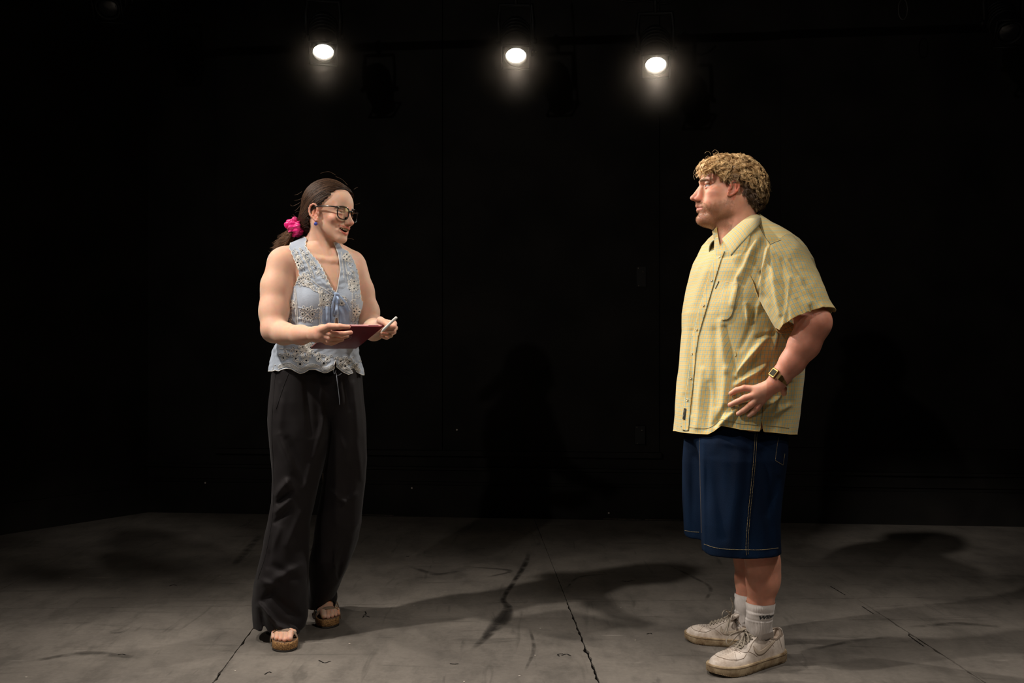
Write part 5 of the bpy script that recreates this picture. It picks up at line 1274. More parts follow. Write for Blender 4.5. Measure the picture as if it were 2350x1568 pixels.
# brow hairs
bh = []
for i in range(170):
    t_ = r.random(); x = .012+.037*t_; z = .0150+.06*min(x, .03)*1.0-.35*max(0, x-.032)+r.normal()*.0012; z = .0165+.06*min(x, .03)-.35*max(0, x-.032)+r.normal()*.0012
    for sg in (-1, 1):
        q = WH.w((sg*x, .105, z)); 
        for _ in range(14): q = q-wR[:, 1]*wom.ev(q[None], marg=.3)[0]*.9
        bh.append(np.stack([q, q+WH.R@np.array([sg*.003, .0006, .0007]), q+WH.R@np.array([sg*.006, -.0002, .0004])]))
bh = np.array(bh); bh = np.stack([crv(b_, 5) for b_ in bh]); sVv, sFf = strands(bh, np.tile([.0003, .0004, .0004, .0003, .0001], (len(bh), 1)))
tag(obj_np('eyebrow_hairs', sVv, sFf, M_hairw, WOMAN, col=np.tile([.045, .022, .014], (len(sVv), 1))), kind='stuff')
# scrunchie
scn = Sd(); sc_ = P(677, 522, 3.615); ax = nrm(P(665, 545, 3.64)-tgt)
e1_ = nrm(np.cross(ax, [0, -1, 0])); e2_ = np.cross(ax, e1_)
def scr(p):
    q = p-sc_; h = q@ax; x_ = q@e1_; y_ = q@e2_; rr_ = np.sqrt(x_*x_+y_*y_)+1e-6; an = np.arctan2(y_, x_)
    R0 = .0195+.0035*np.sin(3*an+1); tr = .0135+.0036*np.sin(5*an+h*120)+.0020*np.sin(11*an-h*190+1)
    return (np.sqrt((rr_-R0)**2+(h*.62)**2)-tr)*.55
scn.raw(scr, sc_-.05, sc_+.05, .003)
a_, f_ = nets(scn, sc_-.045, sc_+.045, .0012)
SCR = obj_np('scrunchie', a_, f_, mat('pink_satin', (.85, .015, .22), rough=.28, spec=.7, sheen=.3), WOMAN); SCR['label'] = 'bright pink satin scrunchie'
# earrings
M_bead = mat('blue_bead', (.05, .08, .42), rough=.25)
for sg in (1,):
    q0 = WH.w((sg*.0765, .010, -.0440)); mb = MB(); t_ = np.linspace(-.6, 4.2, 16); mb.tube([q0+WH.R@np.array([.0003, .0035*math.cos(x), .0035*math.sin(x)+.002]) for x in t_], .0005, 5)
    EAR = mb.build('earring', M_bright, WOMAN); mb = MB(); c_ = q0+np.array([0, 0, -.0095]); mb.lathe([(.0066*math.sin(x), -.0066*math.cos(x)) for x in np.linspace(.02, 3.12, 12)], c_, n=18); mb.build('bead', M_bead, EAR)
    mb = MB(); mb.tube([c_+[0, 0, .0062], c_+[0, 0, .0105]], .0004, 5); mb.build('drop_wire', M_bright, EAR)
# glasses
M_frame = mat('black_acetate', (.008, .007, .008), rough=.12, spec=.8, coat=.5); M_glass = mat('spectacle_glass', (1, 1, 1), rough=.0, spec=.5)
nt = M_glass.node_tree; N = nt.nodes; L = nt.links; tr = N.new('ShaderNodeBsdfTransparent'); tr.inputs[0].default_value = (.93, .95, .95, 1); gl = N.new('ShaderNodeBsdfGlossy'); gl.inputs['Roughness'].default_value = .03
fz = N.new('ShaderNodeFresnel'); fz.inputs[0].default_value = 1.5; mx = N.new('ShaderNodeMixShader'); L.new(fz.outputs[0], mx.inputs[0]); L.new(tr.outputs[0], mx.inputs[1]); L.new(gl.outputs[0], mx.inputs[2]); L.new(mx.outputs[0], N['Material Output'].inputs['Surface'])
def lens_pts(sg, n=40):
    a_ = np.linspace(0, 2*np.pi, n, endpoint=False); e = 3.0; ca, sa = np.cos(a_), np.sin(a_)
    x = .0248*np.sign(ca)*np.abs(ca)**(2/e); z = .0222*np.sign(sa)*np.abs(sa)**(2/e); x = x*(1+.06*(z/.023))
    return np.stack([sg*(.0325+x), .0975-.16*np.abs(.0325+x)*.35-.9*(.0325+x)**2*3, z-.004+.0*x], 1)
GL = None
for sg in (1, -1):
    lp = lens_pts(sg); w_ = WH.w(np.vstack([lp, lp[:1], lp[1:2]])); mb = MB(); mb.tube(w_, [.0022]*len(w_), 7, False)
    if GL is None: GL = mb.build('glasses', M_frame, WOMAN); GL['label'] = 'black framed glasses'; bpy.context.view_layer.update()
    else: mb.build('lens_rim', M_frame, GL)
    V_ = WH.w(np.vstack([lp, lp.mean(0)])); obj_np('lens', V_, [(i, (i+1) % 40, 40) for i in range(40)], M_glass, GL)
    hx_ = lp[np.argmax(lp[:, 0]*sg)]
    h0 = np.array([sg*.0575, .086, .012]); mb = MB(); q = crv([h0+[-sg*.003, .003, 0], h0+[sg*.004, -.002, 0], (sg*.0705, .060, .0125), (sg*.0765, .020, .010), (sg*.0785, .002, .006), (sg*.0775, -.014, -.008)], 24)
    V1, F1 = tube(WH.w(q), [.0034]*6+[.0026]*18, 7, True, .55, up=WH.R[:, 0]); mb.add(V1, F1); mb.build('temple', M_frame, GL)
    if sg > 0: mb = MB(); mb.box(WH.w(h0+[sg*.001, .0045, 0]), (.0022, .0008, .0014), WH.R); mb.build('hinge_stud', M_bright, GL)
mb = MB(); mb.tube(WH.w(crv([(.0085, .0955, .004), (.004, .0985, .0065), (-.004, .0985, .0065), (-.0085, .0955, .004)], 10)), .0024, 7); mb.build('bridge', M_frame, GL)

# ------------------------------------------------------------------ trousers
tr_ = Sd()
TRr = [(845, 622, 745, 3.61, .110), (880, 621, 750, 3.61, .116), (920, 618.5, 755, 3.61, .122), (960, 617, 758, 3.61, .122), (1000, 619, 757, 3.61, .118), (1050, 622, 748, 3.61, .108), (1100, 625, 733, 3.61, .100), (1150, 623, 722, 3.61, .095), (1200, 616, 711, 3.61, .095),
       (1250, 607, 707, 3.615, .10), (1300, 594, 706, 3.62, .105), (1340, 584, 706, 3.63, .108), (1380, 580, 706, 3.635, .106), (1420, 581, 704, 3.64, .106), (1437, 583, 700, 3.64, .106)]
TRl = [(845, 730, 828, 3.66, .105), (880, 738, 830, 3.66, .108), (920, 745, 833, 3.66, .110), (960, 750, 837, 3.67, .110), (1000, 752, 839, 3.68, .108), (1050, 748, 840, 3.69, .105), (1100, 742, 838, 3.71, .100), (1150, 735, 834, 3.73, .098), (1200, 725, 830, 3.75, .098),
       (1240, 718, 821, 3.78, .10), (1280, 712, 808, 3.80, .10), (1320, 708, 791, 3.85, .10), (1360, 705, 771, 3.89, .095), (1388, 704, 757, 3.925, .09)]
fn, lo, hi = legstack(TRr, 2.15); tr_.raw(fn, lo, hi, .012)
fn, lo, hi = legstack(TRl, 2.15); tr_.raw(fn, lo, hi, .012)
tr_.ell(P(727, 905, 3.63), (.145, .105, .10), None, .02)
ff = folds([(640, 880, 632, 940, 5, .003), (700, 860, 712, 1000, 7, -.005), (735, 870, 742, 1000, 7, .006), (790, 870, 800, 940, 6, -.006), (812, 880, 822, 1000, 6, .005), (722, 1050, 745, 960, 7, .008), (640, 1000, 672, 1080, 9, .007), (660, 1010, 700, 1100, 9, -.006),
            (636, 1135, 658, 1105, 7, .010), (658, 1105, 664, 1120, 5, .006), (640, 1155, 668, 1130, 5, -.009), (634, 1175, 662, 1150, 6, .008), (632, 1200, 665, 1168, 5, -.006), (700, 1120, 712, 1070, 6, .006), (640, 1215, 625, 1260, 8, .006), (630, 1300, 680, 1330, 9, -.006),
            (615, 1300, 625, 1235, 6, -.004), (660, 1250, 690, 1180, 8, .005), (596, 1388, 640, 1440, 6, .014), (640, 1440, 690, 1460, 8, .012), (600, 1400, 610, 1455, 7, -.008), (632, 1330, 690, 1300, 10, .010), (600, 1335, 632, 1345, 8, .008), (625, 1370, 680, 1415, 12, -.010), (640, 1340, 600, 1385, 8, -.006),
            (770, 1000, 772, 1200, 9, .006), (800, 1080, 800, 1200, 8, -.005), (780, 1160, 818, 1135, 6, .006), (760, 1130, 800, 1160, 7, .007), (775, 1260, 745, 1380, 8, .007), (795, 1240, 770, 1330, 7, -.006), (735, 1300, 725, 1420, 8, .006), (820, 1010, 830, 1100, 6, .004), (650, 900, 640, 990, 9, .003)])
tr_.raw(lambda p: -1.7*ff(p)*np.where(p[:, 1] < np.where(p[:, 0] > -.66, 3.9, 3.66), 1, 0)-vnoise(p*[1, 1, .45], 24, .0035, 6)-vnoise(p*[1, 1, .6], 55, .0012, 2), [-9, -9, -9], [9, 9, 9], 0, 'd')
def cyl_cut(px_, d_, rx_, ry_, z0, z1):
    q = P(px_, 784, d_); fn, lo, hi = ringstack([z0, z1], [q[0]]*2, [q[1]]*2, [rx_*1.0, rx_*.8], [ry_, ry_*.8], n=2.15); tr_.raw(fn, lo, hi, .006, 's')
cyl_cut(642, 3.64, .083, .095, -.05, .19); cyl_cut(731, 3.925, .037, .08, -.05, .17)
# hem line
def hemcut(p):
    px, py = toPx(p); R_ = p[:, 0] < P(706, 0, 3.62)[0]
    z = np.where(p[:, 1] < 3.83, .024+.020*np.sin((px-585)/110*3.1)*(p[:, 1] < 3.66), .03+.028*sm(px, 716, 752))
    return z-p[:, 2]
tr_.raw(hemcut, [-9, -9, -9], [9, 9, 9], .003, 'i')
tV, tF = nets(tr_, [-1.0, 3.40, .0], [-.42, 4.02, 1.075], .0042)
lw_ = (tV[:, 2] < .30) & (tV[:, 2] > .045) & (tV[:, 1] > np.where(tV[:, 0] < -.74, 3.545, 3.84)); tV[lw_] = drape(tV[lw_], wom, .007, 3)
M_trou = mat('dark_trouser_cloth', (.0125, .0098, .0105), rough=.75, spec=.2, sheen=.06, bump=.12, bscale=700)
TROU = obj_np('trousers', tV, tF, M_trou, WOMAN); tbv = bvh_of(tV, tF); M_ts = mat('trouser_seam', (.010, .008, .009), rough=.9)
seam(tbv, [(632, 858), (627, 920), (624, 990), (628, 1080), (628, 1150), (622, 1210), (608, 1280), (592, 1330)], 'side_seam', M_ts, TROU, .0009, .0006)
seam(tbv, [(662, 858), (650, 890), (636, 932), (634, 938)], 'pocket_seam', M_ts, TROU, .0011, .0006)
seam(tbv, [(772, 870), (772, 910), (765, 950)], 'fly_seam', M_ts, TROU, .0009, .0006)
# waist ties of the blouse hanging down
def rib2(pts, w, name, m=M_rib):
    P_ = []
    for x, y, dz in pts:
        q, n_ = pick(tbv, x, y); q2, _ = pick(bbv, x, y); d = min([z[1] for z in (q, q2) if z is not None] or [3.5])-dz; P_.append(P(x, y, d))
    mb = MB(); mb.tube(crv(P_, 24), w, 8, True, .22, up=(.3, -1, 0)); mb.build(name, m, BLOUSE)
M_rib2 = mat('grey_blue_tie', (.40, .44, .52), rough=.7)
rib2([(769, 836, .006), (772, 860, .008), (775, 885, .007), (778, 910, .006), (779.5, 929, .006)], .0048, 'waist_tie', M_rib2)
rib2([(767, 838, .006), (765, 850, .009), (768, 858, .008), (771, 850, .008)], .0020, 'waist_tie', M_rib2)
rib2([(772, 862, .006), (778, 861, .007), (784, 857, .006)], .0012, 'waist_tie', M_rib2)
rib2([(632, 838, .002), (628, 845, .004), (625, 852, .004)], .0022, 'side_tie', M_emb)

# ------------------------------------------------------------------ sandals
def cork():
    m = mat('cork', (.3, .15, .05), rough=.85, bump=.8, bscale=300); nt = m.node_tree; N = nt.nodes; L = nt.links; v = N.new('ShaderNodeTexVoronoi'); v.inputs['Scale'].default_value = 330
    g = N.new('ShaderNodeNewGeometry'); L.new(g.outputs['Position'], v.inputs['Vector']); r = N.new('ShaderNodeValToRGB'); r.color_ramp.elements[0].color = (.10, .04, .012, 1); r.color_ramp.elements[1].color = (.55, .30, .11, 1); r.color_ramp.elements[0].position = .1
    L.new(v.outputs['Color'], r.inputs[0]); L.new(r.outputs[0], N['Principled BSDF'].inputs['Base Color']); return m
M_cork = cork(); M_strap = mat('taupe_strap', (.27, .19, .135), rough=.7, noise=.15, nscale=120); M_sole = mat('dark_rubber_sole', (.03, .025, .022), rough=.8); M_suede = mat('brown_suede', (.17, .10, .06), rough=.9); M_buck = mat('bronze_buckle', (.30, .20, .10), rough=.3, metal=1)
def footprint(L_, ws, cs, n=40):
    s_ = np.linspace(0, 1, n); e = np.sqrt(np.clip(1-((s_-.5)/.5)**8, 0, 1)); w_ = np.interp(s_, np.linspace(0, 1, len(ws)), ws); w_ = w_*np.minimum(1, np.sqrt(np.clip(s_/.10, 0, 1)*(2-np.clip(s_/.10, 0, 1))))*np.minimum(1, np.sqrt(np.clip((1-s_)/.16, 0, 1)*(2-np.clip((1-s_)/.16, 0, 1))))
    c_ = np.interp(s_, np.linspace(0, 1, len(cs)), cs); S = s_*L_
    return np.vstack([np.c_[S, c_+w_], np.c_[S, c_-w_][::-1][1:-1]])
def slabsole(fp, zs, insets, O, f, t, sg):
    rows = []; cen = fp.mean(0)
    for z, i in zip(zs, insets):
        q = fp.copy(); d_ = q-cen; d_ /= np.linalg.norm(d_, axis=1, keepdims=True)+1e-9; q = q-d_*i; rows.append(O+q[:, :1]*f+q[:, 1:]*t*sg+np.array([0, 0, 1])*z)
    n = len(fp); V = np.vstack(rows); F = [(i*n+j, i*n+(j+1) % n, (i+1)*n+(j+1) % n, (i+1)*n+j) for i in range(len(rows)-1) for j in range(n)]+[tuple(range(n-1, -1, -1)), tuple(range((len(rows)-1)*n, len(rows)*n))]
    return V, F
for (O, f, t, sg) in FEET:
    fp = footprint(.258, [.030, .034, .031, .034, .042, .045, .043, .034], [0, 0, -.002, 0, .002, .004, .005, .008])
    mb = MB(); mb.add(*slabsole(fp, [.0, .0005, .006, .007], [.004, .001, .001, .002], O, f, t, sg)); SAN = mb.build('sandal', M_sole, WOMAN)
    SAN['label'] = 'cork sandal on the foot nearer the camera' if sg > 0 else 'cork sandal on the foot set back'
    bpy.context.view_layer.update()
    mb = MB(); mb.add(*slabsole(fp, [.007, .010, .026, .0325, .033, .0325, .029], [.002, .0, .0, .001, .003, .0055, .008], O, f, t, sg)); mb.build('footbed', M_cork, SAN)
    mb = MB(); mb.add(*slabsole(fp*[.97, .97]+[.004, 0], [.0285, .0300], [.006, .0065], O, f, t, sg)); mb.build('suede_lining', M_suede, SAN)
    def strap(sc_, wid, hgt, skew, name, open_=0):
        a_ = np.linspace(-.12, np.pi+.12, 26); rows = []
        for k_, e in enumerate(np.linspace(-1, 1, 5)):
            l_ = .0485*np.cos(a_)*(1-.02*abs(e)); z_ = .018+hgt*np.sin(np.clip(a_, 0, np.pi))**.8-.004*abs(e)**2+.0; z_ = np.where((a_ < 0) | (a_ > np.pi), .012, z_)
            s_ = sc_+e*wid*(1-.25*np.abs(np.cos(a_)))+skew*np.cos(a_)-.004*np.cos(a_)**2
            rows.append(O+s_[:, None]*f+(l_+.001)[:, None]*t*sg+z_[:, None]*np.array([0, 0, 1]))
        V = np.stack(rows, 1).reshape(-1, 3); ids = np.arange(130).reshape(26, 5); F = np.stack([ids[:-1, :-1], ids[:-1, 1:], ids[1:, 1:], ids[1:, :-1]], -1).reshape(-1, 4)
        return solid(obj_np(name, V, F, M_strap, SAN), .0028)
    strap(.180, .0150, .0440, .010, 'strap'); strap(.100, .0150, .062, .006, 'strap')
    # buckle on the outer side
    a_ = 2.25; q = O+f*(.180+.010*math.cos(a_))+t*(.0495*math.cos(a_))*sg+np.array([0, 0, .018+.0445*math.sin(a_)**.8+.0045]); nn = nrm(t*sg*math.cos(a_)+np.array([0, 0, math.sin(a_)])+f*.25); e1b = nrm(np.cross(f, nn)); e2b = np.cross(nn, e1b)
    bk = MB(); c4 = [q+e1b*x*.0085+e2b*y*.0115 for x, y in ((-1, -1), (1, -1), (1, 1), (-1, 1), (-1, -1), (1, -1))]; bk.tube(c4, .0015, 6, False); BK = bk.build('buckle', M_buck, SAN)
    bk = MB(); bk.tube([q-e1b*.008, q+e1b*.009+nn*.001], .0010, 6); bk.build('buckle_pin', M_buck, BK) if False else bk.build('buckle_pin', M_buck, SAN)
    

# ------------------------------------------------------------------ tablet and stylus
M_red = mat('dark_red_case', (.16, .007, .018), rough=.42, spec=.5, noise=.08, nscale=90); M_pink = mat('pink_metal_edge', (.95, .48, .48), rough=.35, metal=.0); M_scr = mat('tablet_screen', (.01, .01, .012), rough=.08, spec=.8)
D0 = P(713, 801, 3.415); tu = nrm([.848, .53, .0]); th_ = nrm([.53, -.848, 0]); sb_ = .315; tv = th_*math.cos(sb_)+np.array([0, 0, 1])*math.sin(sb_); tn = np.cross(tu, tv)
TW, TH_ = .168, .238
if tn[2] < 0: tn = -tn
TC = D0+tu*TW/2+tv*TH_/2; TR = np.c_[tu, tv, tn]
def rbox(c, h, R, bev, name, m, par=None, seg=3):
    mb = MB(); mb.box(c, h, R); o = mb.build(name, m, par, smooth=True); b_ = o.modifiers.new('bevel', 'BEVEL'); b_.width = bev; b_.segments = seg; b_.limit_method = 'ANGLE'; return o
TAB = rbox(TC+tn*.0055, (TW/2-.0015, TH_/2-.0015, .0030), TR, .002, 'tablet', M_pink)
tag(TAB, 'tablet in a dark red cover held flat by the woman at waist height', 'tablet'); bpy.context.view_layer.update()
rbox(TC+tn*.0012, (TW/2, TH_/2, .0014), TR, .001, 'cover', M_red, TAB); rbox(TC+tn*.0088, (TW/2-.006, TH_/2-.006, .0003), TR, .0002, 'screen', M_scr, TAB)
for x in (-.045, .050): rbox(TC+tv*(TH_/2-.0013)+tu*x+tn*.0055, (.016 if x < 0 else .018, .0006, .0009), TR, .0004, 'speaker_slot', mat('slot_pink', (.32, .04, .06)), TAB)
rbox(TC+tv*(TH_/2-.006)+tu*(TW/2+.0006)+tn*.004, (.0014, .010, .0028), TR, .0008, 'volume_key', M_red, TAB)
# pale worn emblem under the tablet: a sitting oval with strokes
M_pr = mat('pale_print', (.42, .30, .30), rough=.7); mb = MB(); tb = bvh_of(*[np.concatenate(mb.V) if mb.V else np.zeros((0, 3)), mb.F]) if False else None
def under(x, y, off=-.0009):     # photo point on the underside plane
    d_ = np.array([(x-CX)/FPX, 1, -(y-CY)/FPX]); o_ = np.array([0, 0, CAMZ]); k_ = ((TC+tn*(-.0002)-o_)@tn)/(d_@tn); return o_+d_*k_+tn*off
for pts in ([(792, 777), (796, 773), (801, 771), (806, 771), (807, 774), (803, 777), (797, 779), (792, 779)], [(795, 776), (800, 775), (805, 772)], [(797, 778), (801, 773)], [(801, 778), (805, 774)]):
    mb = MB(); mb.tube(crv([under(*q) for q in pts], 16), .0007, 4); mb.build('emblem_stroke', M_pr, TAB)
M_pen = mat('white_plastic', (.78, .76, .72), rough=.35)
pa_, pb_ = P(880, 757, 3.275), P(910.5, 728, 3.262); mb = MB(); ax_ = nrm(pb_-pa_); e_ = nrm(np.cross(ax_, [0, 1, 0])); Lp = np.linalg.norm(pb_-pa_)
mb.lathe([(.0005, -.012), (.0044, 0), (.0046, .01), (.0046, Lp-.004), (.0042, Lp-.0015), (.003, Lp), (.0001, Lp+.0006)], pa_, np.c_[e_, np.cross(ax_, e_), ax_], 16)
PEN = mb.build('stylus', M_pen); tag(PEN, 'white stylus gripped in the woman\'s left hand', 'stylus'); bpy.context.view_layer.update()
mb = MB(); mb.lathe([(.0047, Lp*.62), (.0047, Lp*.64)], pa_, np.c_[e_, np.cross(ax_, e_), ax_], 16); mb.build('cap_ring', mat('grey_ring', (.4, .4, .4)), PEN)
# ------------------------------------------------------------------ his curly hair
M_blond = mat('blond_hair', (.5, .3, .12), rough=.45, spec=.45, attr=True)
HAIRLINE = [(1640, 351), (1622, 359), (1608, 370), (1598, 384), (1592, 400), (1593, 414), (1610, 418), (1640, 430), (1660, 520), (1740, 520), (1747, 492), (1757, 476), (1765, 455), (1768, 432), (1765, 410), (1757, 392), (1742, 375), (1724, 360), (1702, 350), (1685, 353), (1665, 350)]
def inside(pth):
    x, y = toPx(pth); return (polysd(x, y, HAIRLINE) > -1.2).all(1)
mh = Sd(); MHc = Loc(mh, mo, mR)
MHc.ell((0, -.003, .022), (.0840, .1010, .0840), k=.02); MHc.ell((0, .055, .046), (.064, .060, .048), k=.02); MHc.ell((0, -.054, -.030), (.064, .052, .058), k=.03)
def mline(l):
    z = l[:, 2]; return np.interp(z, [-.10, -.085, -.05, -.02, -.010, .000, .012, .024, .040, .052, .060, .075], [-.075, -.050, -.034, -.026, -.020, .026, .034, .040, .050, .072, .104, .15])-l[:, 1]
mh.raw(lambda p: -mline(MHc.l(p))*.8, [-9, -9, -9], [9, 9, 9], .006, 'i')
mh.raw(lambda p: -(lambda l: .0035*np.sin(l[:, 0]*190)*np.sin(l[:, 1]*170+l[:, 2]*90)+.002*np.sin(l[:, 2]*300+l[:, 1]*120))(MHc.l(p)), [-9, -9, -9], [9, 9, 9], 0, 'd')
gV, gF = nets(mh, mo-[.15, .15, .13], mo+[.15, .15, .13], .0024)
def zone(l): return sm(l[:, 2]*1.0-.55*l[:, 1]*(l[:, 1] < 0), .000, .045)     # long fair curls on top and back, short dark sides, shading painted in
l = MHc.l(gV); zt_ = zone(l); gcol = np.array([.075, .036, .015])*(1-zt_[:, None])+np.array([.24, .13, .05])*zt_[:, None]
HM = obj_np('hair', gV, gF, M_blond, MAN, col=gcol); HM['label'] = 'short curly blond hair, darker at the sides'
r = np.random.default_rng(21)
c0_ = gV[r.integers(0, len(gV), 16000)]; l = MHc.l(c0_); z_ = zone(l)
earm = lambda l_, a_, b_: ((l_[:, 1]-.011)/a_)**2+((l_[:, 2]+.014)/b_)**2 > 1
sel = earm(l, .034, .036) & (r.random(len(l)) < .12+.88*z_) & (l[:, 0] < .072) & (np.abs(l[:, 1]+.02) < .2); c0_ = c0_[sel]; l = l[sel]; z_ = z_[sel]
nc = 760; c0_, l, z_ = c0_[:nc], l[:nc], z_[:nc]; nc = len(c0_)
G = mh.grad(c0_, .004)
paths, rads, cols = [], [], []
for i in range(nc):
    g = G[i]; dn = np.array([0, 0, -1.]); 
    lo_ = l[i]; flow_dir = mR@nrm([0.3*np.sign(lo_[0])*(abs(lo_[0]) > .02), 1.0 if lo_[1] > .015 else -.75, -.55 if lo_[2] > .04 else -1.1])
    t = flow_dir-g*(flow_dir@g); t = nrm(t+r.normal(size=3)*.30); b = np.cross(g, t)
    front_ = lo_[1] > .055 and lo_[2] > .02
    L_ = (.034+.022*r.random())*(1 if z_[i] > .3 else .5); R_ = (.0050+.0050*r.random())*(.25+.75*z_[i]); turns = (L_/.034)*(.8+.6*r.random()); ph0 = r.random()*6.28; sgn = 1 if r.random() > .5 else -1
    base = mix_ = r.random(); 
    for s_ in range(11):
        u = np.linspace(0, 1, 14); off = r.normal(size=3)*.0019; a_ = ph0+sgn*turns*2*np.pi*u+r.normal()*.14; Rr = R_*(.85+.25*r.random())
        q = c0_[i]+off+np.outer(u*L_, t)+g*(.001+.0025*np.sin(np.pi*u)+(.004 if front_ else 0)*u)[:, None]+Rr*(np.sin(a_)-math.sin(ph0))[:, None]*b*.8+Rr*(1+np.cos(a_))[:, None]*.42*g
        # follow the head
        paths.append(q); rads.append(.00062*(.35+.65*np.sin(np.pi*np.clip(u*.85+.15, 0, 1)))); f_ = np.clip(.8*base+.2*r.random(), 0, 1)
        cols.append((np.array([1.0, .70, .36])*f_+np.array([.30, .15, .05])*(1-f_))*(.22+.78*z_[i]*(.45+.55*min(1, max(0, (lo_[2]+.02)/.06)))) if True else 0)
paths = np.array(paths); flat_ = paths.reshape(-1, 3); dd = mh.ev(flat_, marg=.2); gg = mh.grad(flat_, .003)
fix = np.where(dd > .0125, dd-.0125, np.where(dd < .0006, dd-.0006, 0)); flat_ = flat_-gg*fix[:, None]; paths = flat_.reshape(paths.shape)
ki = inside(paths); js = [0, 1, 3, 4, 5, 7, 8, 10, 11, 13]; V_, F_ = strands(paths[ki][:, js], np.array(rads)[ki][:, js]); tag(obj_np('curls', V_, F_, M_blond, HM, col=np.repeat(np.array(cols)[ki], 30, 0)), kind='stuff')
# short side hair and nape
rt = gV[r.integers(0, len(gV), 16000)]; l = MHc.l(rt); ok = earm(l-[0, -.003, .008], .023, .030) & (zone(l) < .8) & (l[:, 0] < .04); rt = rt[ok][:4600]; l = MHc.l(rt); g = mh.grad(rt, .003)
fd = mR@np.array([0, -.55, -1.0]); t = fd-g*(g@fd)[:, None]; t /= np.linalg.norm(t, axis=1, keepdims=True); u = np.linspace(0, 1, 5)
Ls = (.010+.010*r.random(len(rt)))[:, None, None]; pth = rt[:, None]+t[:, None]*u[None, :, None]*Ls+g[:, None]*(.0018+.0025*u)[None, :, None]+(r.normal(size=(len(rt), 1, 3))*.0018)*u[None, :, None]
cs_ = np.array([.07, .034, .014])+np.array([.18, .10, .04])*(zone(l)*r.random(len(rt)))[:, None]+.03*r.random((len(rt), 1))
V_, F_ = strands(pth, np.tile([.0006, .0007, .0006, .0004, .0001], (len(rt), 1))); tag(obj_np('short_hair', V_, F_, M_blond, HM, col=np.repeat(cs_, 15, 0)), kind='stuff')
# stray curls against the dark
fl = []
for pts in ([(1617, 352), (1622, 348), (1628, 349), (1631, 355)], [(1640, 352), (1646, 349), (1651, 352)], [(1618, 362), (1624, 358), (1630, 362), (1627, 367)], [(1612, 372), (1618, 366), (1622, 371)], [(1652, 355), (1658, 351), (1662, 358), (1657, 361)], [(1668, 359), (1672, 357), (1674, 361)],
            [(1758, 397), (1763, 402), (1764, 408), (1760, 411)], [(1763, 420), (1766, 421)], [(1766, 429), (1772, 429)], [(1766, 438), (1772, 439)], [(1634, 350), (1640, 344), (1648, 348), (1650, 354)], [(1599, 385), (1594, 391), (1592, 400)], [(1597, 398), (1592, 404), (1594, 412)], [(1748, 385), (1754, 390), (1756, 396)]):
    fl.append(crv([P(x, y, 3.40) for x, y in pts], 16))
V_, F_ = strands(np.array(fl), np.full((len(fl), 16), .0004)); tag(obj_np('flyaway_hairs', V_, F_, M_blond, HM, col=np.tile([.55, .38, .2], (len(V_), 1))), kind='stuff')
# forelock curls over the brow
paths, rads, cols = [], [], []
for i in range(75):
    a = np.array([1612+r.random()*30, 366+r.random()*18]); b_ = np.array([1597+r.random()*22, 394+r.random()*18]) if a[0] < 1628 else a+[-4-r.random()*6, 14+r.random()*10]
    d_ = 3.33+.15*r.random(); A_, B_ = P(*a, d_), P(*b_, d_); t = nrm(B_-A_); e1 = nrm(np.cross(t, [0, 1, 0])); e2 = np.cross(t, e1); ph = r.random()*6.28; Rr = .0034+.003*r.random(); tn_ = .8+r.random(); base = r.random()
    for s_ in range(9):
        u = np.linspace(0, 1, 16); an = ph+tn_*6.28*u+r.normal()*.2; q = A_+(B_-A_)*u[:, None]+Rr*np.cos(an)[:, None]*e1+Rr*np.sin(an)[:, None]*e2+r.normal(size=3)*.001
        paths.append(q); rads.append(.0006*(.5+.5*np.sin(np.pi*np.clip(u*.9+.05, 0, 1)))); f_ = .5*base+.5*r.random(); cols.append(np.array([1.0, .70, .36])*f_+np.array([.5, .28, .11])*(1-f_))
paths = np.array(paths); ki = inside(paths); V_, F_ = strands(paths[ki], np.array(rads)[ki]); tag(obj_np('forelock', V_, F_, M_blond, HM, col=np.repeat(np.array(cols)[ki], 48, 0)), kind='stuff')
# stubble beard, moustache and brows
ib = np.flatnonzero(beardw > .12); rt = mV[ib[r.integers(0, len(ib), 12000)]]; l = MH.l(rt); ok = l[:, 0] < .03; rt = rt[ok][:4500]; l = MH.l(rt); g = man.grad(rt, .001)
wt = mcol(rt)[1]; keep = r.random(len(rt)) < wt+.1; rt, l, g = rt[keep], l[keep], g[keep]
fd = mR@np.array([0, .25, -1.0]); t = fd-g*(g@fd)[:, None]; t /= np.linalg.norm(t, axis=1, keepdims=True); u = np.linspace(0, 1, 4); Ls = (.0018+.0022*r.random(len(rt)))[:, None, None]
pth = rt[:, None]+(t[:, None]*.8+g[:, None]*.55)*u[None, :, None]*Ls+r.normal(size=(len(rt), 1, 3))*.0008*u[None, :, None]
V_, F_ = strands(pth, np.tile([.00022, .0002, .00016, .0001], (len(rt), 1))); cs_ = np.array([.26, .115, .05])+np.array([.30, .16, .07])*r.random((len(rt), 1))**2
tag(obj_np('beard', V_, F_, M_blond, MAN, col=np.repeat(cs_, 12, 0)), kind='stuff')
bh = []
for i in range(260):
    x = .012+.034*r.random(); z = .020+.10*max(0, x-.02)*0+.0015*r.normal()-.25*max(0, x-.034)
    for sg in (-1, 1):
        q = MH.w((sg*x, .14, z))
        for _ in range(16): q = q-mR[:, 1]*man.ev(q[None], marg=.3)[0]*.85
        bh.append(crv(np.stack([q, q+mR@np.array([sg*.003, .0008, .0010]), q+mR@np.array([sg*.0065, -.0006, .0004])]), 5))
V_, F_ = strands(np.array(bh), np.tile([.0002, .00025, .00025, .0002, .0001], (len(bh), 1))); tag(obj_np('eyebrow_hairs', V_, F_, M_blond, MAN, col=np.tile([.36, .21, .10], (len(V_), 1))), kind='stuff')

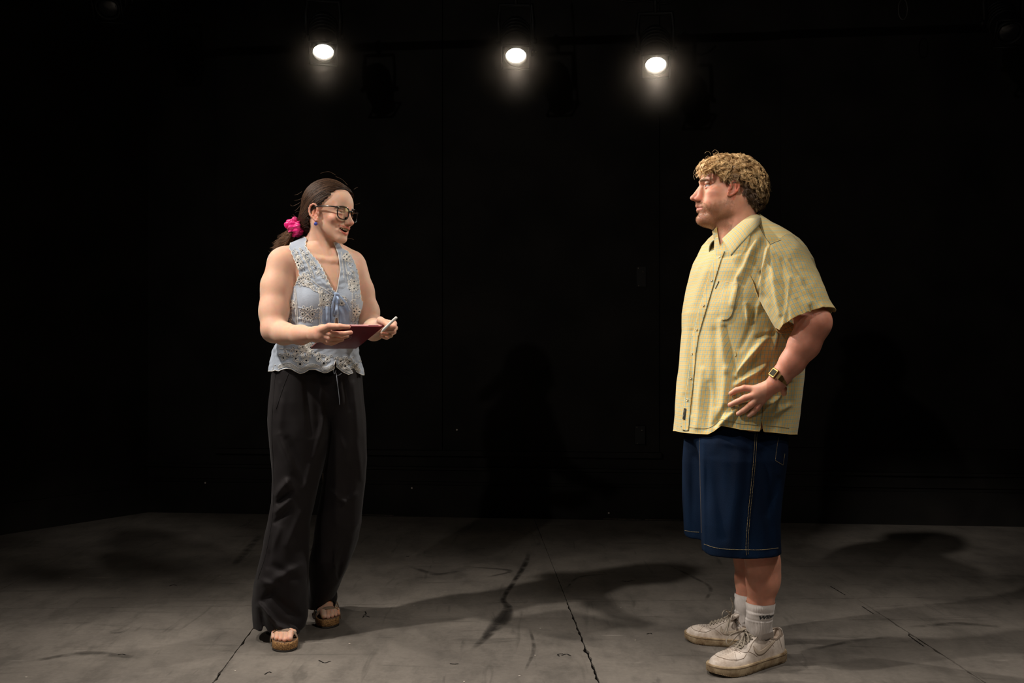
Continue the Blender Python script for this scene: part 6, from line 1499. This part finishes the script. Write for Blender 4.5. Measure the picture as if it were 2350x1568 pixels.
# ------------------------------------------------------------------ socks
M_sock = mat('white_ribbed_cotton', (.66, .60, .57), rough=.95, spec=.1, sheen=.3, noise=.1, nscale=50); M_ink = mat('black_knit_letters', (.012, .012, .012), rough=.9)
def sock(cs, rs, squash, name_):
    nS, nT = 64, 216; C = crv(cs, nS); t_ = np.linspace(0, 1, nS); R_ = np.interp(t_, np.linspace(0, 1, len(rs)), rs); L_ = np.linalg.norm(C[-1]-C[0]); s_ = t_*L_
    a_ = np.linspace(0, 2*np.pi, nT, endpoint=False); rib = .0007*np.cos(a_*54)
    prof = np.where(s_ < .004, -.0010, 0)+.0014*np.exp(-((s_-.010)/.005)**2)-.0022*np.exp(-((s_-.021)/.0018)**2)+.0016*np.exp(-((s_-.027)/.003)**2)-.0020*np.exp(-((s_-.045)/.0018)**2)+.0012*np.exp(-((s_-.049)/.002)**2)
    rr_ = R_[:, None]+rib[None]*np.where((s_ > .024) & (s_ < .047), .15, 1)[:, None]+prof[:, None]+.0012*np.sin(3*a_[None]+s_[:, None]*90)
    V = np.stack([C[:, None, 0]+rr_*np.cos(a_), C[:, None, 1]+rr_*squash*np.sin(a_), np.repeat(C[:, 2:3], nT, 1)], -1)
    ids = np.arange(nS*nT).reshape(nS, nT); nx = np.roll(ids, -1, 1); F = np.stack([ids[:-1], ids[1:], nx[1:], nx[:-1]], -1).reshape(-1, 4)
    V = drape(V.reshape(-1, 3), man, .0022).reshape(V.shape)
    hl, fd_, sd_ = name_; q = V.reshape(-1, 3)-hl; la = q@sd_; lim = np.interp(V.reshape(-1, 3)[:, 2], [.085, .115, .14], [.029, .045, .3]); q = q-np.outer(la-np.clip(la, -lim, lim), sd_); V = (q+hl).reshape(V.shape)
    o = obj_np('sock', V.reshape(-1, 3), F, M_sock, MAN); return o, V.reshape(-1, 3), F
toe1 = P(1639, 784, 3.205); toe1[2] = 0; heel1 = P(1790, 784, 3.40); heel1[2] = 0
toe2 = P(1573, 784, 3.60); toe2[2] = 0; heel2 = P(1758, 784, 3.515); heel2[2] = 0
def axes2(t_, h_): f = nrm(t_-h_); return h_, f, np.cross([0, 0, 1.], f)
S1, s1V, s1F = sock([P(1744.5, 1382, 3.31), P(1743, 1412, 3.312), P(1742, 1440, 3.32), P(1747, 1462, 3.33), P(1750, 1478, 3.335)], [.0455, .0432, .0425, .042, .042], 1.05, axes2(toe1, heel1))
S2, s2V, s2F = sock([P(1716, 1362, 3.535), P(1715, 1392, 3.54), P(1715, 1420, 3.545), P(1717, 1440, 3.545), P(1719, 1452, 3.545)], [.0445, .0425, .0420, .042, .042], 1.05, axes2(toe2, heel2))
s1b = bvh_of(s1V, s1F)
# knitted lettering wrapped round the near sock
fc = bpy.data.curves.new('letters', 'FONT'); fc.body = 'Wilson'; fc.size = .022; fc.extrude = 0; fc.offset = .0009; fo = bpy.data.objects.new('letters', fc); COL.objects.link(fo); bpy.context.view_layer.update()
me_ = bpy.data.meshes.new_from_object(fo.evaluated_get(bpy.context.evaluated_depsgraph_get())); bm = bmesh.new(); bm.from_mesh(me_); bmesh.ops.triangulate(bm, faces=bm.faces); bmesh.ops.subdivide_edges(bm, edges=bm.edges, cuts=1, use_grid_fill=False)
TV = np.array([v.co[:] for v in bm.verts]); TF = [tuple(v.index for v in f.verts) for f in bm.faces]; bm.free(); bpy.data.objects.remove(fo)
q0 = P(1728, 1409, 3.31); cS = P(1743, 1410, 3.312)
a0_ = -1.93; ang = a0_+(TV[:, 0]+TV[:, 1]*.25)/.0445*1.12; rr_ = .0452; LV = np.c_[cS[0]+rr_*np.cos(ang), cS[1]+rr_*1.08*np.sin(ang), cS[2]-.0050+TV[:, 1]*.72+.0035*(ang+2.0)]
obj_np('sock_lettering', LV, TF, M_ink, S1, smooth=False)

# ------------------------------------------------------------------ sneakers
def leather():
    m = mat('worn_white_leather', (.62, .54, .47), rough=.42, spec=.45, bump=.3, bscale=130); nt = m.node_tree; N = nt.nodes; L = nt.links
    g = N.new('ShaderNodeNewGeometry'); n = N.new('ShaderNodeTexNoise'); n.inputs['Scale'].default_value = 16; n.inputs['Detail'].default_value = 8; n.inputs['Roughness'].default_value = .65; L.new(g.outputs['Position'], n.inputs['Vector'])
    r_ = N.new('ShaderNodeValToRGB'); r_.color_ramp.elements[0].position = .30; r_.color_ramp.elements[1].position = .58; r_.color_ramp.elements[0].color = (.42, .32, .245, 1); r_.color_ramp.elements[1].color = (.76, .66, .58, 1)
    L.new(n.outputs[0], r_.inputs[0]); L.new(r_.outputs[0], N['Principled BSDF'].inputs['Base Color']); return m
def rubber():
    m = mat('dirty_rubber', (.4, .3, .18), rough=.65, spec=.3); nt = m.node_tree; N = nt.nodes; L = nt.links
    g = N.new('ShaderNodeNewGeometry'); n = N.new('ShaderNodeTexNoise'); n.inputs['Scale'].default_value = 26; n.inputs['Detail'].default_value = 8; n.inputs['Roughness'].default_value = .7; L.new(g.outputs['Position'], n.inputs['Vector'])
    r_ = N.new('ShaderNodeValToRGB'); r_.color_ramp.elements[0].position = .33; r_.color_ramp.elements[1].position = .62; r_.color_ramp.elements[0].color = (.19, .115, .055, 1); r_.color_ramp.elements[1].color = (.50, .385, .245, 1)
    L.new(n.outputs[0], r_.inputs[0]); L.new(r_.outputs[0], N['Principled BSDF'].inputs['Base Color']); return m
M_lea, M_rub = leather(), rubber(); M_line = mat('shoe_stitch_groove', (.16, .10, .06), rough=.9); M_lace = mat('grey_cream_lace', (.42, .36, .29), rough=.95, spec=.1, bump=.6, bscale=900); M_lining = mat('shoe_lining', (.26, .20, .155), rough=.9); M_hole = mat('eyelet_dark', (.02, .013, .010), rough=.9); M_sw = mat('beige_side_mark', (.50, .40, .31), rough=.5)
def shoe(toe, heel, side, label):
    """toe, heel ground points; side=+1 when the visible outer side is local +l"""
    toe = np.asarray(toe); heel = np.asarray(heel); L_ = np.linalg.norm(toe-heel); f = (toe-heel)/L_; t = np.cross(f, [0, 0, 1.])*-1  # local +l
    R = np.c_[f, t, [0, 0, 1.]]; k = L_/.31
    def W_(p): return heel+np.asarray(p, float)*k@R.T
    ss = np.array([0, .004, .015, .035, .07, .11, .15, .19, .23, .26, .285, .30, .307, .31]); hw = np.array([.0, .019, .032, .040, .0420, .041, .043, .047, .050, .047, .038, .026, .014, 0])
    cc = np.array([0, 0, 0, 0, .001, .002, .002, .001, -.001, -.004, -.007, -.009, -.010, -.010])*side
    def loc(p): return ((p-heel)@R)/k
    def top(s): return np.interp(s, [0, .03, .075, .10, .125, .16, .195, .225, .26, .285, .302, .31], [.100, .108, .110, .112, .110, .097, .080, .068, .063, .056, .045, .032])
    sd = Sd()
    def upper(p):
        q = loc(p); s = q[:, 0]; sc = np.clip(s, .0005, .3095); w = np.interp(sc, ss, hw)+1e-4; c_ = np.interp(sc, ss, cc); h = top(sc)-.022
        y = (q[:, 1]-c_)/w; z = (q[:, 2]-.022)/h
        zz_ = np.maximum(z, 0); n1 = np.interp(sc, [0, .10, .2, .26, .31], [3.2, 2.4, 2.3, 2.4, 2.2])
        lean = 1-.16*np.clip(zz_, 0, 1)**1.5*np.interp(sc, [0, .1, .2, .31], [.4, 1, .6, .3])
        kk = (np.abs(y/lean)**n1+zz_**n1)**(1/n1)+1e-5
        r_ = np.sqrt((q[:, 1]-c_)**2+np.maximum(q[:, 2]-.022, 0)**2)+1e-5; d = np.maximum(r_*(1-1/kk), -.03)
        ds = np.maximum(s-.309, .001-s); d = np.where(ds > 0, np.sqrt(np.maximum(d, 0)**2+ds**2), d)
        return np.maximum(d, .018-q[:, 2])*k*.85
    sd.raw(upper, heel-.4, heel+.4, .003)
    # foot opening
    def opening(p):
        q = loc(p); s = q[:, 0]; line = np.interp(s, [0, .01, .03, .06, .085, .105, .118], [.098, .096, .082, .074, .082, .098, .125])+.0
        inner = np.minimum(np.interp(np.clip(s, 0, .12), ss, hw)-.0075, .0315); a = np.abs(q[:, 1])-inner; b_ = line-.028-q[:, 2]; c_ = np.maximum(.009-s, s-.122)
        return np.maximum(np.maximum(a, b_), c_)*k
    sd.raw(opening, heel-.4, heel+.4, .003, 's')
    def rimcut(p):
        q = loc(p); s = q[:, 0]; line = np.interp(s, [-.01, .01, .03, .06, .085, .105, .13, .14], [.100, .099, .086, .078, .084, .098, .112, .3]); return (q[:, 2]-line)*k*.9
    sd.raw(rimcut, heel-.4, heel+.4, .005, 'i')
    # tongue
    sd.cone(W_((.150, 0, .088)), W_((.112, 0, .122)), .018*k, .015*k, .008) if False else None
    def tongue(p):
        q = loc(p); a = q-np.array([.128, 0, .108]); ca, sa = math.cos(.62), math.sin(.62); u_ = a[:, 0]*ca-a[:, 2]*sa; w_ = a[:, 0]*sa+a[:, 2]*ca
        dx = np.abs(u_)-.036; dy = np.abs(a[:, 1])-.024; dz = np.abs(w_+6*a[:, 1]**2)-.0015; m_ = np.stack([dx, dy, dz], 1); return (np.linalg.norm(np.maximum(m_, 0), axis=1)+np.minimum(m_.max(1), 0)-.004)*k*.9
    sd.raw(tongue, heel-.4, heel+.4, .003)
    V, F = nets(sd, np.minimum(toe, heel)-[.07, .07, .0], np.maximum(toe, heel)+[.07, .07, .16], .0019)
    root = obj_np('sneaker', V, F, M_lea, MAN); root['label'] = label
    bv = bvh_of(V, F)
    # sole unit
    n = 64; s_ = np.linspace(0, 1, n); 
    fp = np.vstack([np.c_[q_:=np.interp(s_, [0, 1], [0, .31]), np.interp(q_, ss, cc)+np.interp(q_, ss, hw)], np.c_[q_, np.interp(q_, ss, cc)-np.interp(q_, ss, hw)][::-1][1:-1]])
    aa = (1-np.cos(np.pi*s_))/2*.31; fp = np.vstack([np.c_[aa, np.interp(aa, ss, cc)+np.interp(aa, ss, hw)], np.c_[aa, np.interp(aa, ss, cc)-np.interp(aa, ss, hw)][::-1][1:-1]])
    cen_ = np.array([.155, 0]); rows = []
    d2 = np.roll(fp, -1, 0)-np.roll(fp, 1, 0); nn_ = np.c_[d2[:, 1], -d2[:, 0]]; nn_ /= np.linalg.norm(nn_, axis=1, keepdims=True)+1e-9; nn_ *= np.sign(((fp-cen_)*nn_).sum(1))[:, None]
    rise = np.interp(fp[:, 0], [0, .27, .31], [0, 0, .010])
    for z, o_ in ((0, -.001), (.0015, .003), (.010, .0058), (.022, .0062), (.0305, .0056), (.0325, .0040), (.0325, .0015), (.030, -.002)):
        q_ = fp+nn_*o_; zt = z+(rise if z < .02 else rise*.35)+np.interp(fp[:, 0], [0, .08], [.003, 0])*(z > .02); rows.append(W_(np.c_[q_, zt]))
    m_ = len(fp); VV = np.vstack(rows); FF = [(i*m_+j, i*m_+(j+1) % m_, (i+1)*m_+(j+1) % m_, (i+1)*m_+j) for i in range(7) for j in range(m_)]+[tuple(range(m_-1, -1, -1)), tuple(range(7*m_, 8*m_))]
    sole = obj_np('sole', VV, FF, M_rub, root)
    mb = MB(); q_ = fp+nn_*.0066; mb.tube(W_(np.vstack([np.c_[q_, .0275+rise*.35], np.c_[q_, .0275+rise*.35][:1]])), .0007, 4, False); mb.build('welt_stitching', M_line, sole)
    mb = MB()
    for j in range(0, m_):
        if .20 < fp[j, 0] < .31 or fp[j, 0] < .05:
            for h_ in np.arange(.004, .013, .003): mb.box(W_(np.r_[fp[j]+nn_[j]*.0044, h_+rise[j]]), (.0010, .0010, .0006), R)
    tag(mb.build('sole_tread', M_rub, sole), kind='stuff')
    # panels: ray tools in shoe space
    Fb = bv
    def hit(s, lz, fromdir, off=.0006):
        o_ = W_(lz); d_ = Vector(-(R@np.array(fromdir, float))); st = Vector(o_)-d_*.12; a, nr, i_, ds_ = Fb.ray_cast(st, d_)
        if a is None: return None
        if nr.dot(d_) > 0: nr = -nr
        return np.array(a+nr*off)
    def sideline(pts, sg, r_=.0007, off=.0003, mat_=M_line, name='panel_seam', par=root, n=None):
        q_ = crv(np.array(pts)*1.0, n or 40); o_ = [hit(None, (x, 0, z), (0, sg, .25), off) for x, z in q_]; o_ = [a for a in o_ if a is not None]
        if len(o_) > 3: mb = MB(); mb.tube(np.array(o_), r_, 4); return mb.build(name, mat_, par)
    def topline(pts, r_=.0007, off=.0003, mat_=M_line, name='panel_seam', closed=False):
        q_ = crv(np.array(pts), 50); o_ = [hit(None, (x, y*side, .03), (0, 0, 1), off) for x, y in q_]; o_ = [a for a in o_ if a is not None]
        if len(o_) > 3: mb = MB(); mb.tube(np.array(o_), r_, 4); mb.build(name, mat_, root)
    for sg in (1, -1):
        sideline([(.222, .068), (.215, .058), (.200, .054), (.185, .062), (.170, .074), (.150, .086), (.135, .094), (.118, .088), (.108, .080)], sg, name='eyestay_seam')
        sideline([(.195, .055), (.180, .046), (.165, .034)], sg); sideline([(.108, .085), (.088, .062), (.080, .050)], sg); sideline([(.050, .075), (.044, .055), (.040, .034)], sg)
        sideline([(.235, .062), (.245, .050), (.255, .036)], sg, .0004)
        # curved side mark
        up_ = [(.168, .068), (.162, .056), (.150, .050), (.125, .054), (.090, .066), (.045, .084), (.030, .089)]; dn_ = [(.168, .068), (.170, .050), (.158, .038), (.135, .037), (.105, .048), (.060, .070), (.026, .084)]
        U_, D_ = crv(up_, 34), crv(dn_, 34); G_ = []
        for a, b_ in zip(U_, D_):
            for w_ in np.linspace(0, 1, 5):
                x, z = a*(1-w_)+b_*w_; h_ = hit(None, (x, 0, z), (0, sg, .25), .0011); G_.append(h_ if h_ is not None else (G_[-1] if G_ else W_((x, .04*sg, z))))
        ids = np.arange(170).reshape(34, 5); solid(obj_np('side_mark', np.array(G_), np.stack([ids[:-1, :-1], ids[:-1, 1:], ids[1:, 1:], ids[1:, :-1]], -1).reshape(-1, 4), M_sw, root), .0012)
        sideline(up_, sg, .0006, .0012, name='mark_edge'); sideline(dn_, sg, .0006, .0012, name='mark_edge')
        # heel plate on the sole
        o_ = W_((.035, sg*.0455, .020)); 
        mb = MB(); c4 = [W_((x, sg*(.0445 if x < .04 else .0440), z)) for x, z in ((.022, .012), (.050, .012), (.050, .024), (.022, .024), (.022, .012))]; mb.tube(c4, .0007, 4, False); mb.build('heel_plate_edge', M_line, sole)
    # toe cap outline, vamp perforations
    tc_ = [(.205, .036), (.225, .040), (.250, .036), (.270, .026), (.283, .010), (.286, -.008), (.278, -.026), (.258, -.040), (.230, -.045), (.205, -.040)]
    topline(tc_, .0008, name='toe_cap_seam'); topline([(.222, .028), (.226, .012), (.227, -.010), (.222, -.030)], .0006)
    for x in (.234, .244, .254, .264):
        for y in (-.024, -.012, 0, .012, .022):
            if abs(y) > .03-(x-.23)*.45: continue
            h_ = hit(None, (x, (y-.006)*side, .03), (0, 0, 1), .0002)
            if h_ is None: continue
            mb = MB(); mb.lathe([(.0001, .0003), (.0010, .0003), (.0012, -.0004)], h_, n=7); mb.build('perforation', M_hole, root)
    # collar edge
    cp = []
    for s__ in np.linspace(0, 1, 40):
        a_ = s__*2*np.pi; cx_ = .062+.052*math.cos(a_); w_ = min(np.interp(min(max(cx_, 0), .12), ss, hw)-.005, .0340); cy_ = w_*math.sin(a_)*.98
        z_ = np.interp(cx_, [-.01, .01, .03, .06, .085, .105, .13], [.100, .099, .086, .078, .084, .098, .112])-.002; cp.append(W_((cx_, cy_, z_)))
    mb = MB(); mb.tube(np.array(cp), .0032*k, 8, False); mb.build('collar_binding', M_lining, root)
    # lining inside the heel
    # eyelets and laces
    ey = []
    for i_ in range(7):
        s__ = .205-.0140*i_; y_ = .016+.0010*i_; pr = []
        for sg in (1, -1):
            h_ = hit(None, (s__, sg*y_, .05), (.25, 0, 1), .0004); h_ = h_ if h_ is not None else W_((s__, sg*y_, top(s__))); pr.append(h_)
            mb = MB(); mb.lathe([(.0001, .0006), (.0022, .0006), (.0026, -.0006)], h_, R@rotx(-sg*.5), 10); mb.build('eyelet', M_hole, root)
        ey.append(pr)
    up_ = R@nrm([.35, 0, 1])
    def lace(pts, w=.0032, fl=.35, name='lace'): mb = MB(); mb.tube(crv(pts, 18), w, 7, True, fl, up=up_); mb.build(name, M_lace, root)
    for i_ in range(7):
        a, b_ = ey[i_]; lace([a, a*.7+b_*.3+up_*.005, (a+b_)/2+up_*.0062, a*.3+b_*.7+up_*.005, b_])
        if i_ < 6:
            c1, d1 = ey[i_+1]; m1 = (a+d1)/2+up_*.0085; lace([a, m1, d1]); m2 = (b_+c1)/2+up_*.0095; lace([b_, m2, c1])
    return root, W_, R, ey, up_, lace
SH1, W1, R1, ey1, up1, lace1 = shoe(toe1, heel1, 1, 'worn cream leather sneaker nearer the camera')
SH2, W2, R2, ey2, up2, lace2 = shoe(toe2, heel2, 1, 'worn cream leather sneaker set further back')
# bows
def bow(dpts, lace):
    for pts in dpts: lace([P(*q) for q in pts], .0030, .3, 'bow_loop')
k1 = P(1706, 1446, 1.0); dk = W1((.118, 0, .125)); x_, y_ = toPx(dk); d0_ = dk[1]
bow([[(1708, 1447, d0_-.01), (1694, 1449, d0_-.03), (1676, 1457, d0_-.04), (1667, 1468, d0_-.05), (1668, 1478, d0_-.05), (1676, 1478, d0_-.05), (1686, 1466, d0_-.05), (1698, 1454, d0_-.03), (1708, 1448, d0_-.01)],
     [(1708, 1448, d0_-.01), (1704, 1462, d0_-.05), (1694, 1480, d0_-.075), (1684, 1488, d0_-.08)], [(1708, 1448, d0_-.01), (1708, 1466, d0_-.05), (1706, 1480, d0_-.07), (1702, 1486, d0_-.075)],
     [(1709, 1448, d0_-.01), (1716, 1458, d0_-.04), (1718, 1470, d0_-.05), (1714, 1476, d0_-.055)], [(1709, 1447, d0_-.01), (1722, 1452, d0_-.02), (1735, 1457, d0_-.01), (1741, 1458, d0_-.0)], [(1702, 1448, d0_-.02), (1709, 1444, d0_-.02), (1715, 1449, d0_-.02)]], lace1)
dk = W2((.118, 0, .125)); d0_ = dk[1]
bow([[(1677, 1410, d0_-.01), (1668, 1401, d0_-.03), (1661, 1402, d0_-.04), (1657, 1412, d0_-.05), (1661, 1420, d0_-.04), (1672, 1413, d0_-.03), (1677, 1410, d0_-.01)], [(1676, 1409, d0_-.01), (1680, 1398, d0_-.02), (1682, 1388, d0_-.02), (1678, 1377, d0_-.02), (1677, 1372, d0_-.02)],
     [(1674, 1411, d0_-.02), (1672, 1425, d0_-.05), (1666, 1440, d0_-.07), (1659, 1452, d0_-.08)], [(1675, 1411, d0_-.02), (1674, 1430, d0_-.055), (1668, 1456, d0_-.08)], [(1670, 1406, d0_-.03), (1676, 1404, d0_-.03), (1680, 1410, d0_-.03)], [(1664, 1406, d0_-.035), (1668, 1404, d0_-.04), (1672, 1408, d0_-.04)]], lace2)
# haze balls added round each lit lantern for lens bloom, thinning outwards
for i_, (hx, hy, hd, hl) in enumerate(((742, 120, 5.12, 'leftmost'), (1184, 131, 5.12, 'middle'), (1505, 153, 5.02, 'rightmost'))):
    mb = MB(); k_ = np.linspace(.02, math.pi-.02, 14); mb.lathe([(.36*math.sin(x), -.36*math.cos(x)) for x in k_], [0, 0, 0], n=28)
    hm_ = bpy.data.materials.new('bloom_haze_volume'); hm_.use_nodes = True; nt = hm_.node_tree; N = nt.nodes; L = nt.links; N.remove(N['Principled BSDF']); vs = N.new('ShaderNodeVolumeScatter')
    vs.inputs['Anisotropy'].default_value = .6; vs.inputs['Color'].default_value = (1, .88, .76, 1); L.new(vs.outputs[0], N['Material Output'].inputs['Volume'])
    tc = N.new('ShaderNodeTexCoord'); ln = N.new('ShaderNodeVectorMath'); ln.operation = 'LENGTH'; L.new(tc.outputs['Object'], ln.inputs[0])
    mr = N.new('ShaderNodeMapRange'); mr.inputs[1].default_value = 0; mr.inputs[2].default_value = .35; mr.inputs[3].default_value = 1; mr.inputs[4].default_value = 0; L.new(ln.outputs['Value'], mr.inputs[0])
    pw_ = N.new('ShaderNodeMath'); pw_.operation = 'POWER'; pw_.inputs[1].default_value = 2.0; L.new(mr.outputs[0], pw_.inputs[0]); ml = N.new('ShaderNodeMath'); ml.operation = 'MULTIPLY'; ml.inputs[1].default_value = (.24, .40, .62)[i_]; L.new(pw_.outputs[0], ml.inputs[0]); L.new(ml.outputs[0], vs.inputs['Density'])
    HZ = mb.build('bloom_haze', hm_); HZ.location = P(hx, hy, hd).tolist(); tag(HZ, 'haze added as lens bloom round the '+hl+' lit spotlight', 'haze', kind='stuff')
